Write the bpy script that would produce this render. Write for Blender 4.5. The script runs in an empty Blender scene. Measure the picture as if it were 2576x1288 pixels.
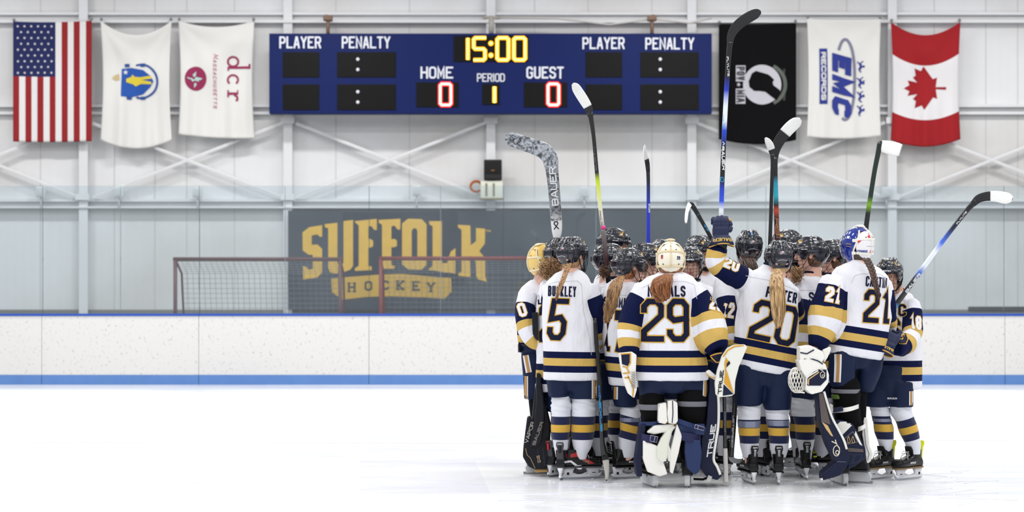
import bpy, bmesh, math, random
import numpy as np
from mathutils import Vector, Matrix, noise
from mathutils.bvhtree import BVHTree

# ------------------------------------------------------------------ camera, world, lights, exposure
scene = bpy.context.scene
COL = scene.collection
F = 4316.0      # focal length in pixels of the 2576 wide frame
HC = 1.31       # lens height above the ice
HZ = 750.0      # image row of the horizon
camd = bpy.data.cameras.new('camera'); cam = bpy.data.objects.new('camera', camd); COL.objects.link(cam)
cam.location = (0, 0, HC); cam.rotation_euler = (math.pi/2, 0, 0)
camd.sensor_width = 36; camd.lens = F*36/2576; camd.shift_y = (HZ-644)/2576
camd.clip_end = 200; camd.clip_start = .1
camd.dof.use_dof = True; camd.dof.focus_distance = 12.35; camd.dof.aperture_fstop = 2.5
scene.camera = cam

wd = bpy.data.worlds.new('rink_air'); scene.world = wd; wd.use_nodes = True
wd.node_tree.nodes['Background'].inputs[0].default_value = (.93, .96, 1, 1)
wd.node_tree.nodes['Background'].inputs[1].default_value = .5

def area(name, loc, sx, sy, power, col=(1, .985, .96), rot=(0, 0, 0)):
    l = bpy.data.lights.new(name, 'AREA'); l.shape = 'RECTANGLE'; l.size = sx; l.size_y = sy
    l.energy = power; l.color = col
    o = bpy.data.objects.new(name, l); o.location = loc; o.rotation_euler = rot; COL.objects.link(o)
for ry in (2.5, 7.5, 12.5, 17.5, 22.5):
    for rx in (-10, -3.4, 3.4, 10):
        area('ceiling_light', (rx, ry, 8.5), 2.4, .5, 150)
for rx in (-11, -4, 3, 10):
    area('ceiling_light', (rx, 28.5, 8.0), 2.4, .5, 200)

scene.view_settings.view_transform = 'Standard'; scene.view_settings.look = 'None'
scene.view_settings.gamma = 1; scene.view_settings.use_curve_mapping = False
scene.view_settings.exposure = 0.12
scene.cycles.use_denoising = True
scene.cycles.max_bounces = 8; scene.cycles.diffuse_bounces = 3; scene.cycles.transparent_max_bounces = 16
scene.cycles.sample_clamp_indirect = 4

# ------------------------------------------------------------------ helpers
def W(px, py, Y):
    return Vector(((px-1288)/F*Y, Y, HC+(HZ-py)/F*Y))
def S(Y): return F/Y
def lin(c):
    r = []
    for v in c:
        v = v/255.
        r.append(v/12.92 if v <= .04045 else ((v+.055)/1.055)**2.4)
    return (r[0], r[1], r[2], 1)

MATS = {}
def mat(name, rgb, rough=.6, metal=0., bump=0., bscale=300., spec=.5, coat=0., emis=None, es=1., alpha=1., sheen=0., var=0., vscale=3.):
    if name in MATS: return MATS[name]
    m = bpy.data.materials.new(name); m.use_nodes = True; nt = m.node_tree; b = nt.nodes['Principled BSDF']
    b.inputs['Base Color'].default_value = lin(rgb); b.inputs['Roughness'].default_value = rough
    b.inputs['Metallic'].default_value = metal; b.inputs['Specular IOR Level'].default_value = spec
    b.inputs['Coat Weight'].default_value = coat; b.inputs['Coat Roughness'].default_value = .05
    b.inputs['Alpha'].default_value = alpha; b.inputs['Sheen Weight'].default_value = sheen
    if emis: b.inputs['Emission Color'].default_value = lin(emis); b.inputs['Emission Strength'].default_value = es
    if var:
        tc = nt.nodes.new('ShaderNodeTexCoord'); n = nt.nodes.new('ShaderNodeTexNoise'); n.inputs['Scale'].default_value = vscale
        n.inputs['Detail'].default_value = 6
        nt.links.new(tc.outputs['Object'], n.inputs['Vector'])
        mx = nt.nodes.new('ShaderNodeMix'); mx.data_type = 'RGBA'
        c = lin(rgb); mx.inputs[6].default_value = tuple(max(0, x*(1-var)) for x in c[:3])+(1,); mx.inputs[7].default_value = tuple(min(1, x*(1+var)) for x in c[:3])+(1,)
        nt.links.new(n.outputs['Fac'], mx.inputs[0]); nt.links.new(mx.outputs[2], b.inputs['Base Color'])
    if bump: add_bump(nt, b, bump, bscale)
    MATS[name] = m; return m
def add_bump(nt, b, strength, scale, dist=.002):
    tc = nt.nodes.new('ShaderNodeTexCoord'); n = nt.nodes.new('ShaderNodeTexNoise'); n.inputs['Scale'].default_value = scale
    n.inputs['Detail'].default_value = 3
    bp = nt.nodes.new('ShaderNodeBump'); bp.inputs['Strength'].default_value = strength; bp.inputs['Distance'].default_value = dist
    nt.links.new(tc.outputs['Object'], n.inputs['Vector']); nt.links.new(n.outputs['Fac'], bp.inputs['Height'])
    nt.links.new(bp.outputs['Normal'], b.inputs['Normal'])
def ramp_node(nt, fac, stops, scale=1.):
    r = nt.nodes.new('ShaderNodeValToRGB'); r.color_ramp.interpolation = 'CONSTANT'
    e = r.color_ramp.elements
    while len(e) > 1: e.remove(e[-1])
    e[0].position = 0; e[0].color = lin(stops[0][1])
    for p, c in stops[1:]:
        x = e.new(min(1, p/scale)); x.color = lin(c)
    if scale != 1:
        d = nt.nodes.new('ShaderNodeMath'); d.operation = 'DIVIDE'; d.inputs[1].default_value = scale
        nt.links.new(fac, d.inputs[0]); fac = d.outputs[0]
    nt.links.new(fac, r.inputs[0]); return r.outputs[0]
def attr(nt, name):
    a = nt.nodes.new('ShaderNodeAttribute'); a.attribute_name = name; return a.outputs['Fac']
def ramp_mat(name, attr_name, stops, scale=1., rough=.8, bump=.15, bscale=400, sheen=.2, coat=0, linear=False):
    if name in MATS: return MATS[name]
    m = bpy.data.materials.new(name); m.use_nodes = True; nt = m.node_tree; b = nt.nodes['Principled BSDF']
    c = ramp_node(nt, attr(nt, attr_name), stops, scale)
    if linear: c.node.color_ramp.interpolation = 'LINEAR'
    nt.links.new(c, b.inputs['Base Color'])
    b.inputs['Roughness'].default_value = rough; b.inputs['Sheen Weight'].default_value = sheen; b.inputs['Coat Weight'].default_value = coat
    if bump: add_bump(nt, b, bump, bscale)
    MATS[name] = m; return m

class G:
    """collects shapes of one mesh"""
    def __init__(s): s.V = []; s.F = []; s.M = []; s.A = []
    def add(s, VF, mi=0, a=None):
        V, Fc = VF; n = len(s.V); s.V += [Vector(v) for v in V]; s.F += [tuple(i+n for i in f) for f in Fc]; s.M += [mi]*len(Fc)
        s.A += list(a) if a is not None else [0.]*len(V)
        return s
ORG = {}
def set_tags(o, label=None, cat=None, group=None, kind=None):
    if label: o['label'] = label
    if cat: o['category'] = cat
    if group: o['group'] = group
    if kind: o['kind'] = kind
    return o
def mk(name, g, mats, parent=None, org=None, smooth=True, label=None, cat=None, group=None, kind=None, attrs=None, local=False, sharp=None):
    """G or (V,F) or Mesh in world space -> object; origin at parent's origin (or org)"""
    if org is None: org = ORG.get(parent.name, Vector((0, 0, 0))) if parent and not local else Vector((0, 0, 0))
    org = Vector(org)
    if not isinstance(mats, (list, tuple)): mats = [mats]
    if isinstance(g, bpy.types.Mesh):
        me = g; me.name = name
        n = len(me.vertices); co = np.empty(n*3); me.vertices.foreach_get('co', co)
        co = co.reshape(-1, 3)-np.array(org); me.vertices.foreach_set('co', co.ravel())
    else:
        if isinstance(g, tuple): g = G().add(g)
        me = bpy.data.meshes.new(name); me.from_pydata([tuple(v-org) for v in g.V], [], g.F)
        if any(g.M): me.polygons.foreach_set('material_index', g.M)
        if any(g.A):
            a = me.attributes.new('t', 'FLOAT', 'POINT'); a.data.foreach_set('value', g.A)
    for m in mats: me.materials.append(m)
    me.polygons.foreach_set('use_smooth', [smooth]*len(me.polygons))
    if sharp and smooth:
        me.set_sharp_from_angle(angle=math.radians(sharp))
    me.update()
    o = bpy.data.objects.new(name, me); COL.objects.link(o)
    if parent: o.parent = parent
    else: o.location = org
    ORG[o.name] = org
    return set_tags(o, label, cat, group, kind)
def empty(name, org, **k):
    o = bpy.data.objects.new(name, None); COL.objects.link(o); o.location = org; ORG[o.name] = Vector(org)
    return set_tags(o, **k)
def inst(mesh_or_obj, name, parent, M):
    """copy of an object tree (shared meshes) under parent with a local matrix"""
    src = mesh_or_obj
    c = src.copy(); c.name = name; COL.objects.link(c); c.parent = parent; c.matrix_local = M
    for ch in src.children:
        d = ch.copy(); COL.objects.link(d); d.parent = c; d.matrix_local = ch.matrix_local.copy()
    return c

def box(c, s, rot=None, bev=0.):
    c = Vector(c); x, y, z = s[0]/2, s[1]/2, s[2]/2
    if not bev:
        V = [Vector((i*x, j*y, k*z)) for i in (-1, 1) for j in (-1, 1) for k in (-1, 1)]
        Fc = [(0, 1, 3, 2), (4, 6, 7, 5), (0, 4, 5, 1), (2, 3, 7, 6), (0, 2, 6, 4), (1, 5, 7, 3)]
    else:
        bm = bmesh.new(); bmesh.ops.create_cube(bm, size=1)
        for v in bm.verts: v.co = Vector((v.co.x*2*x, v.co.y*2*y, v.co.z*2*z))
        bmesh.ops.bevel(bm, geom=bm.edges[:], offset=bev, segments=2, affect='EDGES', profile=.6)
        bm.verts.index_update(); V = [v.co.copy() for v in bm.verts]; Fc = [tuple(v.index for v in f.verts) for f in bm.faces]; bm.free()
    if rot: V = [rot @ v for v in V]
    return [v+c for v in V], Fc
def loft(secs, n=20, e=2., cap=True, ret_t=False):
    """secs: (centre, u, v) half axes"""
    V = []; Fc = []; T = []; acc = 0
    for i, (c, u, v) in enumerate(secs):
        c = Vector(c); u = Vector(u); v = Vector(v)
        if i: acc += (c-Vector(secs[i-1][0])).length
        for k in range(n):
            a = 2*math.pi*k/n; ca, sa = math.cos(a), math.sin(a)
            if e != 2:
                ca = math.copysign(abs(ca)**(2/e), ca); sa = math.copysign(abs(sa)**(2/e), sa)
            V.append(c+u*ca+v*sa); T.append(acc)
    for i in range(len(secs)-1):
        for k in range(n):
            a = i*n+k; b = i*n+(k+1) % n
            Fc.append((a, b, b+n, a+n))
    if cap:
        Fc.append(tuple(reversed(range(n)))); Fc.append(tuple(range((len(secs)-1)*n, len(secs)*n)))
    return (V, Fc, T) if ret_t else (V, Fc)
def cr(pts, m=4):
    """catmull-rom resample of tuples/vectors"""
    P = [np.array(p, float) for p in pts]
    if len(P) < 3: 
        return [P[0]+(P[1]-P[0])*t for t in np.linspace(0, 1, m+1)]
    P = [2*P[0]-P[1]]+P+[2*P[-1]-P[-2]]; out = []
    for i in range(1, len(P)-2):
        for j in range(m):
            t = j/m; a, b, c, d = P[i-1:i+3]
            out.append(.5*((2*b)+(-a+c)*t+(2*a-5*b+4*c-d)*t*t+(-a+3*b-3*c+d)*t**3))
    out.append(P[-2]); return out
def tube(pts, r, n=8, closed=False, flat=1., up=None, cap=True, ret_t=False):
    """tube along pts; r scalar or list; flat scales one axis"""
    P = [Vector(p) for p in pts]; N = len(P); R = r if hasattr(r, '__len__') else [r]*N
    secs = []; pu = None
    for i in range(N):
        if closed: d = P[(i+1) % N]-P[i-1]
        else: d = P[min(i+1, N-1)]-P[max(i-1, 0)]
        d = d.normalized() if d.length > 1e-9 else Vector((0, 0, 1))
        if up is not None: u = Vector(up).cross(d)
        elif pu is None: u = d.cross(Vector((0.13, 1, .07)) if abs(d.y) < .8 else Vector((1, 0, .1)))
        else: u = pu-d*pu.dot(d)
        if u.length < 1e-6: u = d.orthogonal()
        u.normalize(); v = d.cross(u); pu = u
        secs.append((P[i], u*R[i], v*R[i]*flat))
    if closed:
        V, Fc = loft(secs, n, cap=False); m = (N-1)*n
        for k in range(n): Fc.append((m+k, m+(k+1) % n, (k+1) % n, k))
        return V, Fc
    return loft(secs, n, cap=cap, ret_t=ret_t)
def ell(c, r, M=None, n=16, m=10):
    secs = []
    for i in range(m+1):
        a = -math.pi/2+math.pi*i/m; a = max(-1.45, min(1.45, a))
        z = math.sin(a)/math.sin(1.45)*r[2]; q = math.cos(a)
        secs.append((Vector((0, 0, z)), Vector((r[0]*q, 0, 0)), Vector((0, r[1]*q, 0))))
    V, Fc = loft(secs, n)
    c = Vector(c); V = [v+c for v in V]
    if M is not None: V = [M @ v for v in V]
    return V, Fc
def prism(poly, O, xd, yd, th):
    """extrude 2-D outline (metres) by th along n = xd x yd, centred"""
    O = Vector(O); xd = Vector(xd); yd = Vector(yd); n = xd.cross(yd).normalized(); k = len(poly)
    V = [O+xd*p[0]+yd*p[1]+n*th/2 for p in poly]+[O+xd*p[0]+yd*p[1]-n*th/2 for p in poly]
    Fc = [tuple(range(k)), tuple(reversed(range(k, 2*k)))]+[(i, i+k, (i+1) % k+k, (i+1) % k) for i in range(k)]
    return V, Fc
def mesh_of(V, Fc, name='m'):
    me = bpy.data.meshes.new(name); me.from_pydata([tuple(v) for v in V], [], Fc); return me
def remesh(g, vox, sm=3, fac=.5, bev=None):
    V, Fc = (g.V, g.F) if isinstance(g, G) else g
    me = mesh_of(V, Fc); ob = bpy.data.objects.new('tmp', me); COL.objects.link(ob)
    bm = bmesh.new(); bm.from_mesh(me); bmesh.ops.recalc_face_normals(bm, faces=bm.faces); bm.to_mesh(me); bm.free()
    m = ob.modifiers.new('r', 'REMESH'); m.mode = 'VOXEL'; m.voxel_size = vox; m.use_smooth_shade = True
    if sm:
        k = ob.modifiers.new('s', 'SMOOTH'); k.iterations = sm; k.factor = fac
    dg = bpy.context.evaluated_depsgraph_get(); dg.update()
    out = bpy.data.meshes.new_from_object(ob.evaluated_get(dg))
    bpy.data.objects.remove(ob); bpy.data.meshes.remove(me)
    return out
def coords(me):
    n = len(me.vertices); co = np.empty(n*3); me.vertices.foreach_get('co', co); return co.reshape(-1, 3)
def normals(me):
    n = len(me.vertices); co = np.empty(n*3); me.vertices.foreach_get('normal', co); return co.reshape(-1, 3)
def set_attr(me, name, vals):
    a = me.attributes.new(name, 'FLOAT', 'POINT'); a.data.foreach_set('value', np.asarray(vals, dtype=np.float32))
def bvh(me):
    return BVHTree.FromPolygons([tuple(v.co) for v in me.vertices], [tuple(p.vertices) for p in me.polygons])
def wrinkle(me, amp, f=(9, 9, 4), seed=0, f2=2.3, amp2=.35, calm=None):
    co = coords(me); nr = normals(me); out = np.empty(len(co))
    sx, sy, sz = f; o = seed*7.31
    for i in range(len(co)):
        x, y, z = co[i]
        a = noise.noise(Vector((x*sx+o, y*sy, z*sz+x*3)))
        b = noise.noise(Vector((x*sx*f2+o, y*sy*f2+5, z*sz*f2-x*6)))
        out[i] = ((1-2.2*abs(a))*.6*amp+b*amp*amp2)*(1 if calm is None else .25+.75*min(1, max(0, (z-calm-.05)/.25)))
    me.vertices.foreach_set('co', (co+nr*out[:, None]).ravel()); me.update()

# ------------------------------------------------------------------ block lettering (stroke paths in a unit box)
a, b = .25, .13
GL = {
 'A': [[(0, 0), (.42, 1), (.58, 1), (1, 0)], [(.14, .3), (.86, .3)]],
 'B': [[(0, 0), (0, 1), (.75, 1), (1, .88), (1, .62), (.75, .52), (0, .52)], [(.75, .52), (1, .4), (1, .12), (.75, 0), (0, 0)]],
 'C': [[(1, .72), (1, 1-b), (1-a, 1), (a, 1), (0, 1-b), (0, b), (a, 0), (1-a, 0), (1, b), (1, .28)]],
 'D': [[(0, 0), (0, 1), (.7, 1), (1, .84), (1, .16), (.7, 0), (0, 0)]],
 'E': [[(1, 1), (0, 1), (0, 0), (1, 0)], [(0, .52), (.8, .52)]],
 'F': [[(1, 1), (0, 1), (0, 0)], [(0, .52), (.8, .52)]],
 'G': [[(1, .74), (1, 1-b), (1-a, 1), (a, 1), (0, 1-b), (0, b), (a, 0), (1-a, 0), (1, b), (1, .48), (.55, .48)]],
 'H': [[(0, 0), (0, 1)], [(1, 0), (1, 1)], [(0, .52), (1, .52)]],
 'I': [[(.5, 0), (.5, 1)]],
 'J': [[(1, 1), (1, b), (1-a, 0), (a, 0), (0, b), (0, .3)]],
 'K': [[(0, 0), (0, 1)], [(1, 1), (.12, .46), (1, 0)]],
 'L': [[(0, 1), (0, 0), (1, 0)]],
 'M': [[(0, 0), (0, 1), (.5, .25), (1, 1), (1, 0)]],
 'N': [[(0, 0), (0, 1), (1, 0), (1, 1)]],
 'O': [[(a, 1), (1-a, 1), (1, 1-b), (1, b), (1-a, 0), (a, 0), (0, b), (0, 1-b), None]],
 'P': [[(0, 0), (0, 1), (.75, 1), (1, .88), (1, .58), (.75, .46), (0, .46)]],
 'R': [[(0, 0), (0, 1), (.75, 1), (1, .88), (1, .6), (.75, .48), (0, .48)], [(.6, .48), (1, 0)]],
 'S': [[(1, .74), (1, 1-b), (1-a, 1), (a, 1), (0, 1-b), (0, .66), (a, .55), (1-a, .47), (1, .36), (1, b), (1-a, 0), (a, 0), (0, b), (0, .27)]],
 'T': [[(0, 1), (1, 1)], [(.5, 1), (.5, 0)]],
 'U': [[(0, 1), (0, b), (a, 0), (1-a, 0), (1, b), (1, 1)]],
 'V': [[(0, 1), (.5, 0), (1, 1)]],
 'W': [[(0, 1), (.25, 0), (.5, .8), (.75, 0), (1, 1)]],
 'X': [[(0, 0), (1, 1)], [(0, 1), (1, 0)]],
 'Y': [[(0, 1), (.5, .48), (1, 1)], [(.5, .48), (.5, 0)]],
 'Z': [[(0, 1), (1, 1), (0, 0), (1, 0)]],
 '1': [[(.12, .8), (.55, 1), (.55, 0)], [(.1, 0), (1, 0)]],
 '2': [[(0, .7), (0, 1-b), (a, 1), (1-a, 1), (1, 1-b), (1, .62), (0, .2), (0, 0), (1, 0)]],
 '3': [[(0, .78), (0, 1-b), (a, 1), (1-a, 1), (1, 1-b), (1, .62), (1-a, .52), (.4, .52)], [(1-a, .52), (1, .4), (1, b), (1-a, 0), (a, 0), (0, b), (0, .25)]],
 '5': [[(1, 1), (.08, 1), (0, .5), (.7, .56), (1, .42), (1, b), (1-a, 0), (a, 0), (0, b), (0, .28)]],
 '6': [[(1, .75), (1, 1-b), (1-a, 1), (a, 1), (0, 1-b), (0, b), (a, 0), (1-a, 0), (1, b), (1, .42), (1-a, .54), (0, .5)]],
 '7': [[(0, .8), (0, 1), (1, 1), (.35, 0)]],
 '8': [[(a, .53), (0, .64), (0, 1-b), (a, 1), (1-a, 1), (1, 1-b), (1, .64), (1-a, .53), None], [(a, .53), (1-a, .53), (1, .42), (1, b), (1-a, 0), (a, 0), (0, b), (0, .42), None]],
 '9': [[(1, .55), (a, .5), (0, .6), (0, 1-b), (a, 1), (1-a, 1), (1, 1-b), (1, b), (1-a, 0), (a, 0), (0, b), (0, .25)]],
 'i': [[(.5, 0), (.5, 1)]], '|': [[(.5, 0), (.5, 1)]], '-': [[(0, .5), (1, .5)]],
}
GL['0'] = GL['O']
GL['M_'] = GL['M']
del a, b
NARROW = {'I': .35, 'i': .3, '1': .62, ' ': .5, '|': .3}
def stroke(path, sw, ext=0.):
    """path -> quads with mitred joints; None at the end closes it"""
    closed = path[-1] is None; P = [Vector((p[0], p[1])) for p in path if p is not None]; n = len(P)
    if not closed and ext:
        e0, e1 = ext if isinstance(ext, tuple) else (ext, ext)
        P[0] = P[0]+(P[0]-P[1]).normalized()*e0; P[-1] = P[-1]+(P[-1]-P[-2]).normalized()*e1
    L = []
    for i in range(n):
        d1 = (P[i]-P[i-1]).normalized() if (i or closed) else None
        d2 = (P[(i+1) % n]-P[i]).normalized() if (i < n-1 or closed) else None
        if d1 is None: d1 = d2
        if d2 is None: d2 = d1
        n1 = Vector((-d1.y, d1.x)); n2 = Vector((-d2.y, d2.x)); m = n1+n2
        if m.length < .2: m = n1
        m.normalize(); k = sw/2/max(.38, m.dot(n1)); L.append(m*k)
    Q = []
    for i in range(n if closed else n-1):
        j = (i+1) % n
        Q.append([P[i]-L[i], P[j]-L[j], P[j]+L[j], P[i]+L[i]])
    return [[(v.x, v.y) for v in q] for q in Q]
def text(s, w, h, sw, gap=None, ol=0., slant=0.):
    """block text centred on the origin; total width w, height h; ol = outline growth; returns polys"""
    ws = [NARROW.get(c, 1.) for c in s]; gap = gap if gap is not None else sw*.55
    cw = (w-gap*(len(s)-1))/sum(ws); x = -w/2; out = []
    for c, q in zip(s, ws):
        bw = cw*q
        if c in GL:
            iw, ih = max(bw-sw, 1e-4), h-sw
            for path in GL[c]:
                pp = [None if p is None else (x+sw/2+p[0]*iw, -h/2+sw/2+p[1]*ih) for p in path]
                ex = []      # free ends on the box edge reach the full box, others stop short
                for A, B in ((path[0], path[1]), (path[-1], path[-2])):
                    if path[-1] is None: ex.append(0); continue
                    dx, dy = abs(A[0]-B[0])*iw, abs(A[1]-B[1])*ih
                    edge = (dy > dx and A[1] in (0, 1)) or (dx >= dy and A[0] in (0, 1))
                    ex.append((sw*.5 if edge else 0)+ol)
                q0 = stroke(pp, sw+2*ol, ext=tuple(ex))
                out += q0
        x += bw+gap
    if slant: out = [[(p[0]+p[1]*slant, p[1]) for p in q] for q in out]
    return out
def clipbox(polys, x0, x1, y0, y1):
    return [[(min(max(p[0], x0), x1), min(max(p[1], y0), y1)) for p in q] for q in polys]
def decal_geo(polys, O, xd, yd, tree, off=.003, depth=.5, grid=.02, warp=None, lim=None):
    O = Vector(O); xd = Vector(xd); yd = Vector(yd); n = xd.cross(yd).normalized()
    bm = bmesh.new(); eps = .0005 if O.y > 20 else .00012      # overlapping strokes lie one on another, not in one plane
    for qi, q in enumerate(polys):
        vs = [bm.verts.new((p[0], p[1], (qi % 9)*eps)) for p in q]
        try: bm.faces.new(vs)
        except ValueError: pass
    bmesh.ops.triangulate(bm, faces=[f for f in bm.faces if len(f.verts) > 4], ngon_method='EAR_CLIP')
    if not bm.verts: bm.free(); return [], []
    xs = [v.co.x for v in bm.verts]; ys = [v.co.y for v in bm.verts]
    if grid:
        for ax, lo, hi in ((0, min(xs), max(xs)), (1, min(ys), max(ys))):
            k = math.floor(lo/grid)+1
            while k*grid < hi:
                no = (1, 0, 0) if ax == 0 else (0, 1, 0)
                bmesh.ops.bisect_plane(bm, geom=bm.verts[:]+bm.edges[:]+bm.faces[:], plane_co=tuple(k*grid*c for c in no), plane_no=no)
                k += 1
    kill = []
    for v in bm.verts:
        u, w, lay = v.co.x, v.co.y, v.co.z
        if warp: u, w = warp(u, w)
        p = O+xd*u+yd*w
        if tree is None: v.co = p+n*(off+lay); continue
        hit = tree.ray_cast(p+n*depth, -n, 2*depth if lim is None else depth+lim)
        if hit[0] is None: kill.append(v)
        else: v.co = hit[0]+n*(off+lay)
    bmesh.ops.delete(bm, geom=kill, context='VERTS')
    for f in bm.faces:
        f.normal_update()
        if f.normal.dot(n) < 0: f.normal_flip()
    bm.verts.index_update(); V = [v.co.copy() for v in bm.verts]; Fc = [tuple(v.index for v in f.verts) for f in bm.faces]; bm.free()
    return V, Fc
def star(r, n=5, k=.4, rot=0):
    return [(math.sin(rot+math.pi*i/n)*(r if i % 2 == 0 else r*k), math.cos(rot+math.pi*i/n)*(r if i % 2 == 0 else r*k)) for i in range(2*n)]
def disc(r, n=24, c=(0, 0), ry=None):
    ry = ry or r
    return [(c[0]+r*math.cos(2*math.pi*i/n), c[1]+ry*math.sin(2*math.pi*i/n)) for i in range(n)]
def rect(x0, y0, x1, y1): return [(x0, y0), (x1, y0), (x1, y1), (x0, y1)]
def rotp(polys, ang, c=(0, 0)):
    ca, sa = math.cos(ang), math.sin(ang)
    return [[(c[0]+p[0]*ca-p[1]*sa, c[1]+p[0]*sa+p[1]*ca) for p in q] for q in polys]
def shift(polys, dx, dy): return [[(p[0]+dx, p[1]+dy) for p in q] for q in polys]
LEAF = [(0, 1), (.12, .76), (.3, .84), (.22, .38), (.42, .6), (.5, .46), (.78, .52), (.68, .22), (.86, .12), (.36, -.3), (.42, -.48), (.04, -.42), (.05, -.9), (-.05, -.9), (-.04, -.42), (-.42, -.48), (-.36, -.3), (-.86, .12), (-.68, .22), (-.78, .52), (-.5, .46), (-.42, .6), (-.22, .38), (-.3, .84), (-.12, .76)]

NAVY = (12, 26, 78); GOLD = (203, 166, 84); WHITE = (238, 238, 243)
X, Yv, Z = Vector((1, 0, 0)), Vector((0, 1, 0)), Vector((0, 0, 1))
# ------------------------------------------------------------------ the rink: ice, boards, glass, back wall
YB, YW, YG = 26.0, 33.0, 30.8
def ice_mat():
    m = bpy.data.materials.new('ice'); m.use_nodes = True; nt = m.node_tree; b = nt.nodes['Principled BSDF']; N = nt.nodes; L = nt.links
    tc = N.new('ShaderNodeTexCoord')
    mp = N.new('ShaderNodeMapping'); mp.inputs['Scale'].default_value = (.35, 1.1, 1); L.new(tc.outputs['Object'], mp.inputs['Vector'])
    n1 = N.new('ShaderNodeTexNoise'); n1.inputs['Scale'].default_value = 1.1; n1.inputs['Detail'].default_value = 8; n1.inputs['Roughness'].default_value = .65
    L.new(mp.outputs[0], n1.inputs['Vector'])
    r = N.new('ShaderNodeValToRGB'); r.color_ramp.elements[0].position = .38; r.color_ramp.elements[0].color = lin((228, 230, 240)); r.color_ramp.elements[1].position = .52; r.color_ramp.elements[1].color = lin((247, 248, 250))
    L.new(n1.outputs['Fac'], r.inputs[0])
    # skate cuts: thin stretched streaks
    mp2 = N.new('ShaderNodeMapping'); mp2.inputs['Scale'].default_value = (.5, 14, 1); mp2.inputs['Rotation'].default_value = (0, 0, .06); L.new(tc.outputs['Object'], mp2.inputs['Vector'])
    n2 = N.new('ShaderNodeTexNoise'); n2.inputs['Scale'].default_value = 1.6; n2.inputs['Detail'].default_value = 5; L.new(mp2.outputs[0], n2.inputs['Vector'])
    r2 = N.new('ShaderNodeValToRGB'); r2.color_ramp.elements[0].position = .66; r2.color_ramp.elements[0].color = (1, 1, 1, 1); r2.color_ramp.elements[1].position = .74; r2.color_ramp.elements[1].color = lin((205, 207, 222))
    L.new(n2.outputs['Fac'], r2.inputs[0])
    mx = N.new('ShaderNodeMix'); mx.data_type = 'RGBA'; mx.blend_type = 'MULTIPLY'; mx.inputs[0].default_value = .45
    L.new(r.outputs[0], mx.inputs[6]); L.new(r2.outputs[0], mx.inputs[7]); L.new(mx.outputs[2], b.inputs['Base Color'])
    b.inputs['Roughness'].default_value = .22; b.inputs['Specular IOR Level'].default_value = .35
    bp = N.new('ShaderNodeBump'); bp.inputs['Strength'].default_value = .25; bp.inputs['Distance'].default_value = .01
    n3 = N.new('ShaderNodeTexNoise'); n3.inputs['Scale'].default_value = 25; L.new(tc.outputs['Object'], n3.inputs['Vector'])
    L.new(n3.outputs['Fac'], bp.inputs['Height']); L.new(bp.outputs['Normal'], b.inputs['Normal'])
    return m
g = G().add(([(-26, -2, 0), (26, -2, 0), (26, YB, 0), (-26, YB, 0)], [(0, 1, 2, 3)]))
fl = mk('floor', g, ice_mat(), kind='structure', smooth=False)
def on_ice(px, py):
    Y = HC*F/(py-HZ); return Vector(((px-1288)/F*Y, Y, 0))
# faint painted patch and lines under the ice
def ice_patch(name, pts, rgb, z=.002, a=1.):
    V = [on_ice(*p)+Z*z for p in pts]
    return mk(name, (V, [tuple(range(len(V)))]), mat('paint_'+name, rgb, .3, alpha=a), kind='structure', smooth=False)
ice_patch('floor_marking', [(905, 1160), (1195, 1160), (1235, 1243), (905, 1243)], (206, 206, 226), a=.14)
def ice_line(x0, y0, x1, y1, w, rgb, al, z=.0025):
    P0, P1 = on_ice(x0, y0), on_ice(x1, y1); d = (P1-P0).normalized(); n = Vector((-d.y, d.x, 0))*w
    V = [P0-n+Z*z, P1-n+Z*z, P1+n+Z*z, P0+n+Z*z]
    return mk('floor_line', (V, [(0, 1, 2, 3)]), mat('line_%d' % rgb[0], rgb, .3, alpha=al), kind='structure', smooth=False)
ice_line(0, 1113, 1330, 1116, .012, (190, 194, 206), .7)
ice_line(2330, 1109, 2576, 1107, .012, (190, 194, 206), .7)
ice_line(0, 1145, 1250, 1149, .006, (200, 204, 216), .6, .003)
ice_line(0, 1211, 560, 1217, .008, (225, 190, 200), .5, .003)
random.seed(4)
sg = G()
for i in range(90):
    x = random.uniform(1240, 2440); y = random.uniform(1185, 1275)
    P = on_ice(x, y); an = random.gauss(0, .5); ln = random.uniform(.06, .5); cv = random.uniform(-.25, .25)
    pts = [P+Vector((math.cos(an+cv*t)*ln*t, math.sin(an+cv*t)*ln*t, .001)) for t in np.linspace(0, 1, 6)]
    sg.add(tube(pts, random.uniform(.001, .0022), 5, flat=.5))
mk('floor_scratches', sg, mat('ice_cut', (214, 216, 232), .5), kind='structure')
sg = G()
for i in range(200):   # snow scraped up by the blades
    x = random.gauss(1820, 330); y = random.uniform(1188, 1240)
    if not 1290 < x < 2400: continue
    P = on_ice(x, y); r = random.uniform(.0015, .004); sg.add(ell(P+Z*r*.3, (r*1.8, r*1.4, r*.8), n=6, m=4))
mk('ice_shavings', sg, mat('snow', (240, 242, 250), .8), label='white ice shavings scraped up around the skates', cat='snow', kind='stuff')
# floor behind the boards
mk('floor_corridor', box((0, 29.7, -.06), (52, 7.2, .12)), mat('concrete', (150, 148, 142), .8, var=.1), kind='structure', smooth=False)

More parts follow.
